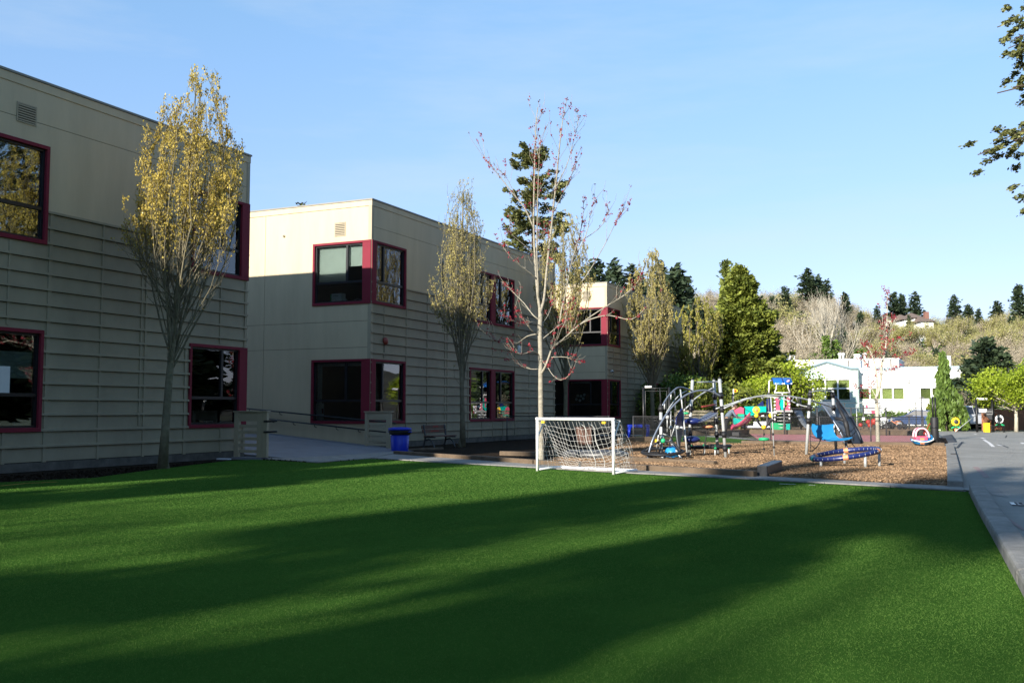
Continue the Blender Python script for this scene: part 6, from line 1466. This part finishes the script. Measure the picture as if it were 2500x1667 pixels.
# ------------------------------------------------------------------ houses on the hill
def house(x, y, dep, wpx, hpx, label, roof_m, chim=False):
    p = D(x, y+hpx, dep); s = dep/2402; w_ = wpx*s; h = hpx*s; t = thing('hillside_house', (p.x, p.y, p.z-1), label, 'house', rz=TH)
    m = MB().box(-w_/2, w_/2, 0, 8, -3, h+1); m.build('wall', M['bwhite'], t, local=True)
    m = MB(); z = h+1; m.add([(-w_/2-.6, -.6, z), (w_/2+.6, -.6, z), (w_/2+.6, 8.6, z), (-w_/2-.6, 8.6, z), (-w_/5, 4, z+1.6), (w_/5, 4, z+1.6)], [(0, 1, 5, 4), (1, 2, 5), (2, 3, 4, 5), (3, 0, 4), (3, 2, 1, 0)]); rf = m.build('roof', M['hroof'], t, local=True)
    if chim: MB().box(w_*.12, w_*.12+1, 2, 3, z, z+2.6).build('chimney', M['brick'], rf, local=True)
    for i in range(max(2, int(w_/2.2))):
        xx = -w_/2+.9+i*2.2
        if xx < w_/2-1: f_ = MB().box(xx-.1, xx+1.0, -.06, -.001, h*.45, h*.85+.3).build('window', M['white'], t, local=True); MB().box(xx, xx+.9, -.075, -.061, h*.45+.1, h*.85+.2).build('pane', M['sash'], f_, local=True)
M['hroof'] = mk('brown_roof', (.16, .115, .09), .9, .2, 1); M['brick'] = mk('chimney_brick', (.20, .10, .075), .9, .2, 2)
house(2240, 776, 240, 18, 9, 'white hillside house with brown roof under the three firs', 'hroof')
house(2264, 785, 236, 30, 8, 'wide low hillside house with a brick chimney', 'hroof', True); house(2214, 780, 238, 14, 8, 'white house wall showing left among the hillside firs', 'hroof'); house(2172, 780, 244, 10, 6, 'small roof showing between hillside trees behind the young maple', 'hroof')

# ------------------------------------------------------------------ far end of the driveway
# tall brown board fence
a = D(2404, 1048, 67); b = D(2560, 1048, 70); d = (b-a).to_2d(); L = d.length; H_ = D(2420, 1000, 67).z
t = thing('brown_fence', (a.x, a.y, 0), 'solid terracotta brown fence wall at the far end of the driveway', 'fence', rz=math.atan2(d.y, d.x)); M['terra'] = mk('terracotta_boards', (.30, .13, .07), .8, .12, 1.5)
n = 8
for i in range(n): MB().box(L*i/n+.01, L*(i+1)/n-.01, 0, .08, 0, H_+.03*(i % 2)).build('board_panel', M['terra'], t, local=True)
for i in range(n+1): MB().box(L*i/n-.05, L*i/n+.05, .081, .18, 0, H_-.05).build('post', M['terra'], t, local=True)
def sunflower(x, y, r_px, dep, label, petal):
    c = D(x, y, dep); R_s = r_px*dep/2402; t = thing('flower_sign', (c.x, c.y, 0), label, 'sign', rz=TH)
    m = MB().tube([(0, 0, 0), (0, 0, c.z)], .02, 6); m.build('stem', M['green'], t, True, local=True)
    for k in range(16):
        a_ = k*math.pi/8; q = Vector((math.cos(a_)*R_s*.82, 0, c.z+math.sin(a_)*R_s*.82))
        MB().ball(q, R_s*.24, 8, 6, (1.5, .25, .8), Matrix.Rotation(-a_, 3, 'Y')).build('petal', M[petal], t, True, local=True)
    MB().lathe([(R_s*.72, 0), (R_s*.72, .05)], seg=20).build('petal_ring', M[petal], t, local=True, xf=Matrix.Translation((0, 0.03, c.z)) @ Matrix.Rotation(math.pi/2, 4, 'X'))
    MB().lathe([(R_s*.55, 0), (R_s*.55, .03), (R_s*.3, .06)], seg=18).build('flower_centre', M['dgrey'], t, local=True, xf=Matrix.Translation((0, -.05, c.z)) @ Matrix.Rotation(math.pi/2, 4, 'X'))
    for s_ in (-1, 1): MB().ball((s_*R_s*.75, -.03, c.z-R_s*1.5), R_s*.38, 10, 6, (1.5, .3, .6), Matrix.Rotation(s_*.35, 3, 'Y')).build('leaf', M['green'], t, True, local=True)
    MB().lathe([(R_s*.32, 0), (R_s*.5, R_s*.8)], seg=12).build('pot', M['orange'], t, True, local=True, xf=Matrix.Translation((0, -.02, max(0, c.z-R_s*2.9))))
sunflower(2333, 1029, 9.5, 64, 'yellow sunflower sign with green leaves by the weeping evergreen', 'yellow')
sunflower(2440, 1023, 9.5, 65, 'pale petalled sunflower sign on the terracotta fence', 'paper')
# open gate with posts, top bar, brace
a, b = D(2385.5, 1050, 63), D(2424.5, 1050, 63.5); d = (b-a).to_2d(); L = d.length; H_ = D(2390, 975, 63).z
t = thing('driveway_gate', (a.x, a.y, 0), 'open dark metal driveway gate frame with diagonal brace', 'gate', rz=math.atan2(d.y, d.x))
for x_ in (0, L): MB().tube([(x_, 0, -.05), (x_, 0, H_)], .07, 8).build('post', M['black'], t, True, local=True)
for x_ in (L+.13,): MB().tube([(x_, .05, -.05), (x_, .05, H_-.3)], .05, 8).build('post', M['black'], t, True, local=True)
zz = D(2400, 995.5, 63).z; MB().tube([(0, 0, zz), (L, 0, zz)], .02, 6).build('top_bar', M['dgrey'], t, True, local=True)
for z_ in (.35, 1.1): MB().tube([(0, 0, z_), (L, 0, z_)], .018, 6).build('bar', M['dgrey'], t, True, local=True)
MB().box(.2, .85, -.04, -.01, zz-.3, zz-.06).build('white_plate', M['white'], t, local=True); MB().box(.1, .9, -.05, .05, D(2390, 974, 63).z-.05, D(2390, 974, 63).z+.08).build('white_lamp', M['white'], t, local=True)
q = D(2332, 1047, 62)-Vector((a.x, a.y, 0)); ca, sa = d.x/L, d.y/L; q = Vector((q.x*ca+q.y*sa, -q.x*sa+q.y*ca, .05)); MB().tube([(0, 0, D(2385, 1012, 63).z), q], .022, 6).build('long_brace', M['silver'], t, True, local=True)
q = D(2480, 1028, 64)-Vector((a.x, a.y, 0)); q = Vector((q.x*ca+q.y*sa, -q.x*sa+q.y*ca, D(2480, 1028, 64).z)); MB().tube([(L, 0, D(2424, 1003, 63).z), q], .02, 6).build('long_brace', M['black'], t, True, local=True)
c = D(2421.5, 1010.5, 62.6); Rm = 14*62.6/2402
t = thing('round_sign', (c.x, c.y, c.z), 'black half disc sign with pale bars hanging on the gate post', 'sign', rz=TH); m = MB()
pts_ = [(math.cos(x_)*Rm, math.sin(x_)*Rm) for x_ in np.linspace(math.pi/2, 3*math.pi/2, 15)]; n = len(pts_)
m.add([(p_[0], -.03, p_[1]) for p_ in pts_]+[(p_[0], .03, p_[1]) for p_ in pts_], [tuple(range(n)), tuple(reversed(range(n, 2*n)))]+[(i, i+n, (i+1) % n+n, (i+1) % n) for i in range(n)]); m.build('disc', M['dgrey'], t, local=True)
for z_ in (-.03, .38*Rm): MB().box(-Rm*.95, 0, -.045, -.031, z_, z_+.03).build('bar_mark', M['silver'], t, local=True)
a = D(2403, 1048, 62); b = D(2414, 1032, 62)
t = thing('yellow_bin', ((a.x+b.x)/2, a.y, 0), 'plain yellow box standing by the gate before the terracotta fence', 'bin', rz=TH); w_ = (b-a).to_2d().length/2
MB().box(-w_, w_, -.15, .15, 0, b.z-.05).build('bin_body', M['yellow'], t, local=True, bevel=.02); MB().box(-w_-.01, w_+.01, -.16, .16, b.z-.045, b.z).build('lid', M['yellow'], t, local=True, bevel=.01)
p = D(2418, 1046, 62); t = thing('bike_rack', (p.x, p.y, 0), 'low dark metal rack bars between the yellow box and gate post', 'rack', rz=TH)
for i in range(3): MB().tube([(i*.12, .1*i, 0), (i*.12, .1*i, .4), (.9, .1*i, .4), (.9, .1*i, 0)], .018, 6).build('rack_bar', M['black'], t, True, local=True)
# vehicles
def car(name, loc, rz, label, col, kind='sedan', L=4.4, W_=1.75):
    t = thing(name, loc, label, 'car', rz=rz)
    pr = {'sedan': [(-2.2, .35), (-2.18, .75), (-1.95, .93), (-1.35, .98), (-.75, 1.38), (.35, 1.42), (1.05, 1.0), (1.9, .86), (2.18, .62), (2.2, .35)], 'suv': [(-2.15, .4), (-2.17, .95), (-2.1, 1.15), (-1.85, 1.62), (-1.5, 1.72), (.3, 1.68), (1.0, 1.15), (1.95, 1.02), (2.18, .75), (2.2, .4)]}[kind]
    def ins(z): return W_/2-(.18*max(0, (z-.95)/.6))
    m = MB(); n = len(pr); m.add([(x, -ins(z), z) for x, z in pr]+[(x, ins(z), z) for x, z in pr], [tuple(reversed(range(n))), tuple(range(n, 2*n))]+[(i, (i+1) % n, (i+1) % n+n, i+n) for i in range(n)])
    m.build('body', col, t, False, local=True, bevel=.06)
    g = M['sash']
    if kind == 'sedan': wins = [[(-1.25, .99), (-.72, 1.32), (-.25, 1.34), (-.25, .99)], [(-.2, .99), (-.2, 1.34), (.3, 1.35), (.9, 1.0)]]; rear = ((-1.34, 1.0), (-.8, 1.34)); frt = ((.42, 1.37), (1.0, 1.03))
    else: wins = [[(-1.95, 1.15), (-1.75, 1.58), (-1.2, 1.62), (-1.2, 1.12)], [(-1.12, 1.12), (-1.12, 1.62), (-.4, 1.62), (-.4, 1.12)], [(-.32, 1.12), (-.32, 1.62), (.25, 1.6), (.85, 1.15)]]; rear = ((-2.10, 1.18), (-1.9, 1.58)); frt = ((.36, 1.62), (.95, 1.2))
    for s_ in (-1, 1):
        for w in wins: m = MB(); m.add([(x, s_*(ins(z)+.012), z) for x, z in w], [(0, 1, 2, 3)]); m.build('side_window', g, t, local=True, solid=.01)
        for x in (-1.38, 1.38):
            wh = MB().lathe([(.2, -.1), (.33, -.1), (.34, 0), (.33, .1), (.2, .1)], seg=18).build('wheel', M['rubber'], t, True, local=True, xf=Matrix.Translation((x, s_*(W_/2-.06), .34)) @ Matrix.Rotation(math.pi/2, 4, 'X'))
            MB().lathe([(.2, -.105), (.19, .105)], seg=12).build('rim', M['silver'], wh, True, local=True, xf=Matrix.Translation((x, s_*(W_/2-.055), .34)) @ Matrix.Rotation(math.pi/2, 4, 'X'))
        z0_, z1_ = (.7, .88) if kind == 'sedan' else (.9, 1.35)
        xx = -2.2; MB().box(xx, xx+.12, s_*.62, s_*.86, z0_, z1_).build('tail_light', M['red'], t, local=True, bevel=.02)
        MB().box(2.05, 2.2, s_*.55, s_*.82, .62, .76).build('headlight', M['paper'], t, local=True, bevel=.02)
    for (p0, p1) in (rear, frt):
        sx = .02 if p0 is frt[0] else -.02; m = MB(); m.add([(p0[0]+sx, -.68, p0[1]), (p1[0]+sx, -.60, p1[1]), (p1[0]+sx, .60, p1[1]), (p0[0]+sx, .68, p0[1])], [(0, 1, 2, 3)]); m.build('windscreen', g, t, local=True, solid=.012)
    MB().box(-2.23, -2.18, -.26, .26, .6, .72).build('number_plate', M['white'], t, local=True)
p = D(2360, 1052, 71); car('parked_car', (p.x, p.y, -.008), math.radians(60), 'white hatchback with dark rear glass and red tail lights beyond the gate', mk('white_car_paint', (.75, .76, .78), .25, .03, 4), 'suv')
p = D(2396, 1053, 75); car('parked_car', (p.x, p.y, -.008), math.radians(20), 'low white saloon partly hidden behind the gate post', mk('white_car_paint', (.75, .76, .78), .25, .03, 4), 'sedan')
p = D(2249, 1046, 72); car('parked_car', (p.x, p.y, .0), math.radians(175), 'dark blue car parked behind the fences before the white building', mk('blue_car_paint', (.03, .06, .15), .25, .05, 4), 'sedan')
# lamp posts and other poles
for x, yt, dp_, lb in ((2251, 972, 76, 'slim grey lamp post in front of the white wall windows'), (2220, 1016, 60, 'short dark pole behind the fence left of the blue car')):
    p = D(x, 1040, dp_); t = thing('lamp_post', (p.x, p.y, 0), lb, 'lamp post'); h = D(x, yt, dp_).z
    MB().tube([(0, 0, 0), (0, 0, h)], [.06, .035], 8).build('pole', M['dgrey'], t, True, local=True); MB().box(-.2, .2, -.1, .1, h+.001, h+.1).build('lamp_head', M['dgrey'], t, local=True, bevel=.02)
a, b = D(2284, 1002, 45), D(2318, 1003, 45)
# notice board / kiosk behind the fence
c = D(2121, 1000, 62); t = thing('notice_board', (c.x, c.y, 0), 'framed notice board covered in small posters beyond the fence', 'notice board', rz=TH); w_ = 13.5*62/2402; zb_, zt_ = D(2121, 1011, 62).z, D(2121, 988, 62).z
MB().box(-w_, w_, -.04, .04, zb_, zt_).build('board', M['dgrey'], t, local=True); rd = random.Random(6)
for i in range(6):
    for j in range(3): MB().box(-w_+.05+i*w_/3.1, -w_+.05+i*w_/3.1+w_/3.6, -.055, -.041, zb_+.05+j*(zt_-zb_)/3.2, zb_+.05+j*(zt_-zb_)/3.2+(zt_-zb_)/3.9).build('poster', M[rd.choice(['paper', 'pink', 'paper', 'cream2'])], t, local=True)
for s_ in (-1, 1): MB().tube([(s_*w_, 0, 0), (s_*w_, 0, zt_)], .04, 8).build('post', M['dgrey'], t, True, local=True)
MB().tube(bez([(-w_*2.2, 0, zt_-.1), (-w_*1.6, 0, zt_+.12), (w_*1.6, 0, zt_+.12), (w_*2.2, 0, zt_-.1)], 4), .03, 6).build('arched_rail', M['silver'], t, True, local=True)
for s_ in (-1, 1): MB().tube([(s_*w_*2.2, 0, 0), (s_*w_*2.2, 0, zt_-.1)], .03, 6).build('post', M['silver'], t, True, local=True)
for i, (x, y, w_, h_) in enumerate(((2120, 1020, 6, 8), (2168, 1021, 12, 9))):
    c = D(x, y, 57.0); s_ = 57/2402; tag(MB().box(c.x-w_*s_/2, c.x+w_*s_/2, 57.4, 57.42, c.z-h_*s_/2, c.z+h_*s_/2).build('fence_notice', M['paper']), ['small white notice hung on the far fence under the poster board', 'wide white notice hung on the far fence by the tricycles'][i], 'notice')
# tricycles and toys on the far play area
def trike(x, y, dp_, rz, col, label, s=1.):
    p = D(x, y, dp_); t = thing('tricycle', (p.x, p.y, .235), label, 'tricycle', rz=rz)
    for i, (xx, yy, r) in enumerate(((.38, 0, .2), (-.3, .22, .14), (-.3, -.22, .14))): MB().lathe([(r*.75*s, -.03), (r*s, -.03), (r*s, .03), (r*.75*s, .03)], seg=14).build('wheel', M['rubber'], t, True, local=True, xf=Matrix.Translation((xx*s, yy*s, r*s)) @ Matrix.Rotation(math.pi/2, 4, 'X'))
    MB().tube([(-.3*s, 0, .16*s), (.1*s, 0, .3*s), (.32*s, 0, .42*s)], .03, 6).build('frame', M[col], t, True, local=True); MB().tube([(.38*s, 0, .2*s), (.3*s, 0, .6*s)], .025, 6).build('fork', M['silver'], t, True, local=True)
    MB().tube([(.28*s, -.2*s, .62*s), (.3*s, 0, .6*s), (.28*s, .2*s, .62*s)], .02, 6).build('handlebar', M['silver'], t, True, local=True); MB().box(-.18*s, .06*s, -.1*s, .1*s, .36*s, .41*s).build('seat', M[col], t, local=True, bevel=.02)
    MB().tube([(-.3*s, -.22*s, .14*s), (-.3*s, .22*s, .14*s)], .02, 6).build('axle', M['silver'], t, True, local=True)
trike(2155, 1046, 61, .4, 'silver', 'white framed tricycle parked left of the others past the pink court'); trike(2171, 1047, 60.5, 1.1, 'black', 'dark tricycle in the middle behind the wide white notice'); trike(2190, 1047, 60, 2.6, 'orange', 'orange seated tricycle right of the dark one', 1.2); trike(2163, 1044, 63, 2.2, 'paper', 'pale tricycle behind the dark one')
for i, (x, y, r, lb) in enumerate(((2120, 1030, 6, 'left red ball of the ball stand'), (2134, 1029, 8, 'largest red ball, right of the stand'), (2124, 1038, 6, 'lowest red ball under the other two'), (2101, 1037, 5, 'red ball partly hidden by the slate sheet'))):
    c = D(x, y, 59); s_ = 59/2402; t = thing('red_ball_toy', (c.x, c.y, .235), lb, 'toy')
    MB().ball((0, 0, c.z-.235), r*s_, 14, 10).build('ball', M['red'], t, True, local=True); MB().tube([(0, 0, 0), (0, 0, c.z-.235-r*s_)], .03, 6).build('stem', M['dgrey'], t, True, local=True)
p = D(2235, 1052, 56); t = thing('toy_ball', (p.x, p.y, 0), 'small blue ball lying on the pale path near the court', 'ball'); MB().ball((0, 0, .13), .13, 14, 10).build('ball', M['cyan'], t, True, local=True); MB().lathe([(.131, .125), (.131, .135)], seg=14).build('seam', M['white'], t, True, local=True)
p = D(1614, 1077, 38.5); t = thing('dump_truck_toy', (p.x, p.y, 0), 'yellow toy truck lying by the far timber', 'toy', rz=.6); MB().box(-.22, .1, -.12, .12, .1, .26).build('truck_bed', M['yellow'], t, local=True, bevel=.02); MB().box(.11, .25, -.1, .1, .1, .24).build('cab', M['rubber'], t, local=True, bevel=.02)
for x in (-.14, .16):
    for y in (-.12, .12): MB().lathe([(.07, -.02), (.07, .02)], seg=12).build('wheel', M['rubber'], t, True, local=True, xf=Matrix.Translation((x, y, .07)) @ Matrix.Rotation(math.pi/2, 4, 'X'))
# grey benches behind the posts
p = D(1700, 1070, 55); t = thing('slatted_bench', (p.x, p.y, 0), 'grey slatted bench back seen behind the climbing posts', 'bench', rz=TH)
for i in range(4): MB().box(-1.1, 1.1, -.03, .03, .75+.17*i, .87+.17*i).build('slat', M['lap'], t, local=True)
for s_ in (-1.15, 1.15): MB().box(s_-.06, s_+.06, -.06, .06, 0, 1.45).build('post', M['lap'], t, local=True)
for s_ in (-.8, .8): MB().box(s_-.05, s_+.05, -.6, .06, .0, .42).build('leg', M['dgrey'], t, local=True)
MB().box(-1.1, 1.1, -.6, -.07, .43, .48).build('seat', M['lap'], t, local=True)
# ------------------------------------------------------------------ marks and small things on the ground
chalk = mk('chalk_mark', (.62, .60, .58), .9, .15, 8); redc = mk('faded_red_chalk', (.26, .19, .18), .9, .2, 6); tarm = mk('crack_sealer', (.02, .02, .022), .7, .1, 5)
def mark(name, pts_, w_, z, mt, label, cat='marking'):
    P = [G(*p_) for p_ in pts_]; m = MB()
    for i in range(len(P)-1):
        d = (P[i+1]-P[i]).normalized(); nn = Vector((-d.y, d.x, 0))*w_/2; m.quad(*[Vector((q.x, q.y, z)) for q in (P[i]-nn, P[i]+nn, P[i+1]+nn, P[i+1]-nn)])
    o_ = m.build(name, mt); struct(o_); return o_
for i, pts_ in enumerate((((2396, 1068), (2404, 1071)), ((2402, 1073), (2412, 1079)), ((2413, 1079), (2425, 1090)), ((2435, 1085), (2446, 1087.5)), ((2378, 1058.5), (2384, 1060)), ((2494, 1080), (2500, 1083)))): mark('chalk_line', pts_, .13, -.002, chalk, '')
mark('chalk_line', [(2377, 1207), (2400, 1222), (2425, 1240), (2455, 1262), (2500, 1292)], .05, -.002, redc, ''); mark('chalk_line', [(2381, 1139), (2400, 1155), (2410, 1165)], .12, -.002, redc, '')
mark('sealed_crack', [(2322, 1060), (2331, 1072), (2334, 1079)], .10, -.0025, tarm, ''); mark('sealed_crack', [(2440, 1084), (2462, 1092)], .08, -.0025, tarm, ''); mark('sealed_crack', [(2455, 1068), (2458, 1062)], .06, -.0025, tarm, '')
mark('sealed_crack', [(2322, 1090), (2337, 1093), (2350, 1078)], .10, -.0025, tarm, ''); mark('sealed_crack', [(2340, 1191), (2372, 1230), (2403, 1259), (2440, 1290)], .03, -.0025, tarm, ''); mark('sealed_crack', [(2405, 1202), (2448, 1201)], .03, -.002, tarm, '')
flat('driveway_apron', xy((2365, 1203), (2378, 1190), (2435, 1190), (2463, 1214), (2408, 1204)), -.0035, M['walkc'])
flat('asphalt_patch', xy((2296, 1064), (2321, 1060), (2335, 1079), (2310, 1080)), -.005, mk('dark_patch', (.06, .06, .065), .9, .2, 2, .5, 60))
flat('far_verge', [(-1.5, 43.0), (-1.1, 42.2), (-.75, 46), (-1.0, 54), (-1.7, 56)], -.003, M['soil'])
a = G(2471, 1233); t = thing('drain_grate', (a.x, a.y, -.004), 'metal drain grate set in the asphalt at the right edge', 'drain', rz=.05)
MB().box(0, .75, 0, .06, 0, .012).build('frame', M['dgrey'], t, local=True); MB().box(0, .75, .44, .5, 0, .012).build('frame', M['dgrey'], t, local=True); MB().box(0, .06, .061, .439, 0, .012).build('frame', M['silver'], t, local=True)
for i in range(9): MB().box(.09+i*.075, .12+i*.075, .061, .439, 0, .010).build('grate_bar', M['dgrey'], t, local=True)
p = G(2328, 1118); tag(MB().box(p.x-.08, p.x+.08, p.y-.1, p.y+.1, 0, .14).build('rubber_block', M['rubber'], bevel=.01), 'small black block against the kerb by the bark bed', 'block')
mark('yellow_turf_line', [(0, 1186), (60, 1180), (140, 1176)], .09, .004, mk('yellow_line', (.30, .20, .02), .9, .1, 5), '')
mark('white_turf_mark', [(1903, 1181), (1942, 1182)], .06, .004, chalk, ''); mark('white_turf_mark', [(1975, 1183.5), (1990, 1184.5)], .05, .004, chalk, '')
a = G(545, 1121); tag(MB().box(a.x-.3, a.x+.25, a.y-.1, a.y+.05, 0, .03).build('white_plank', M['paper']), 'short white plank lying on the soil left of the ramp railing', 'plank')
rd = random.Random(21)
for i, (x, y) in enumerate(((1905, 1106), (1868, 1112), (2044, 1161), (1906, 1108.5))):
    p = G(x, y); m = MB(); n = 7; m.poly([(p.x+.13*math.cos(k*6.28/n)*rd.uniform(.6, 1.3), p.y+.13*math.sin(k*6.28/n)*rd.uniform(.6, 1.3)) for k in range(n)], .01, .03); tag(m.build('paper_scrap', M['paper']), ['white paper scrap in the sunny bark under the overhead ladder', 'thin white scrap lying left of the other bark scraps', 'white scrap in the shaded bark near the sidewalk', 'second white scrap touching the first under the ladder'][i], 'litter')
# ------------------------------------------------------------------ turf blades and bark chips
def inpoly(P, poly):
    x, y = P[:, 0], P[:, 1]; r = np.zeros(len(P), bool); n = len(poly)
    for i in range(n):
        x1, y1 = poly[i]; x2, y2 = poly[(i+1) % n]
        if y1 == y2: continue
        c = ((y1 > y) != (y2 > y)) & (x < (x2-x1)*(y-y1)/(y2-y1)+x1); r ^= c
    return r
rng = np.random.default_rng(99)
def inview(P, m=.06):
    lat = P[:, 0]*math.cos(TH)+P[:, 1]*math.sin(TH); dep = -P[:, 0]*math.sin(TH)+P[:, 1]*math.cos(TH)
    return (dep > 3.2) & (np.abs(lat) < dep*(1250/FP+m)+.3), dep
turfm = leafmat('turf_fibre', (.088, .168, .034), (.108, .198, .040), .3, .9, scale=.9, sp=.0)
n = 2300000; P = np.c_[rng.uniform(-17.5, 1, n), rng.uniform(1.5, 24.5, n)]; ok, dep = inview(P); P = P[ok]; dep = dep[ok]
keep = rng.random(len(P)) < np.clip((6.5/dep)**1.6, .10, 1)*1.0; P = P[keep]; dep = dep[keep]; k_ = inpoly(P, LAWN); P = P[k_]; dep = dep[k_]; n = len(P)
wd = np.clip(.0020*(dep/5)**1.1, .0020, .014); ht = rng.uniform(.006, .011, n)*(1+.15*np.clip(dep/10, 0, 1)); az = rng.uniform(0, 2*math.pi, n)
base_ = np.c_[P, np.full(n, -.002)]; dx = np.c_[np.cos(az), np.sin(az), np.zeros(n)]; ln = rng.normal(size=(n, 3))*.010; ln[:, 2] = 0
V = np.stack([base_-dx*wd[:, None], base_+dx*wd[:, None], base_+ln+np.c_[np.zeros(n), np.zeros(n), ht]], 1)
o_ = leaf_mesh('turf_fibres', V, turfm, None, True); tag(o_, 'short artificial turf fibres covering the lawn', 'turf', kind='stuff')
MULCH = [(-.72, 41.0), (-.5, 32), (-.4, 26), (-.25, 21), (-.2, 20.2)]+xy((2100, 1175.5), (1850, 1161), (1520, 1144), (1350, 1134), (1352, 1121), (1442, 1105), (1507, 1090))+[(-13.4, 40.8)]
n = 600000; P = np.c_[rng.uniform(-15, 0, n), rng.uniform(19, 41, n)]; P = P[inpoly(P, MULCH)]; d_ = P[:, 1]; P = P[rng.random(len(P)) < np.clip((24/d_)**1.5, .3, 1)]; n = len(P)
mound = .02*np.sin(P[:, 0]*1.7)*np.sin(P[:, 1]*1.3)+.015
Q_ = np.c_[P, np.maximum(.0, mound)+rng.uniform(.002, .03, n)]
o_ = leaf_mesh('bark_chips', leaf_cloud(Q_, .024, rng, asp=2.0, dirs=np.c_[rng.normal(size=(n, 2)), rng.normal(size=n)*.3], flat=.2), M['chip'], None, True); tag(o_, 'loose bark chips covering the play bed', 'bark chips', kind='stuff')
n = 16000; P = np.c_[rng.uniform(-18.5, -13, n), rng.uniform(8, 24, n)]; lw = inpoly(P, LAWN) | inpoly(P, WALK); P = P[~lw]; n = len(P)
o_ = leaf_mesh('soil_crumbs', leaf_cloud(np.c_[P, rng.uniform(-.01, .015, n)], .05, rng, asp=1.4), M['soil'], None, True); tag(o_, 'dark soil crumbs and leaf litter along the nearest wall', 'soil litter', kind='stuff')
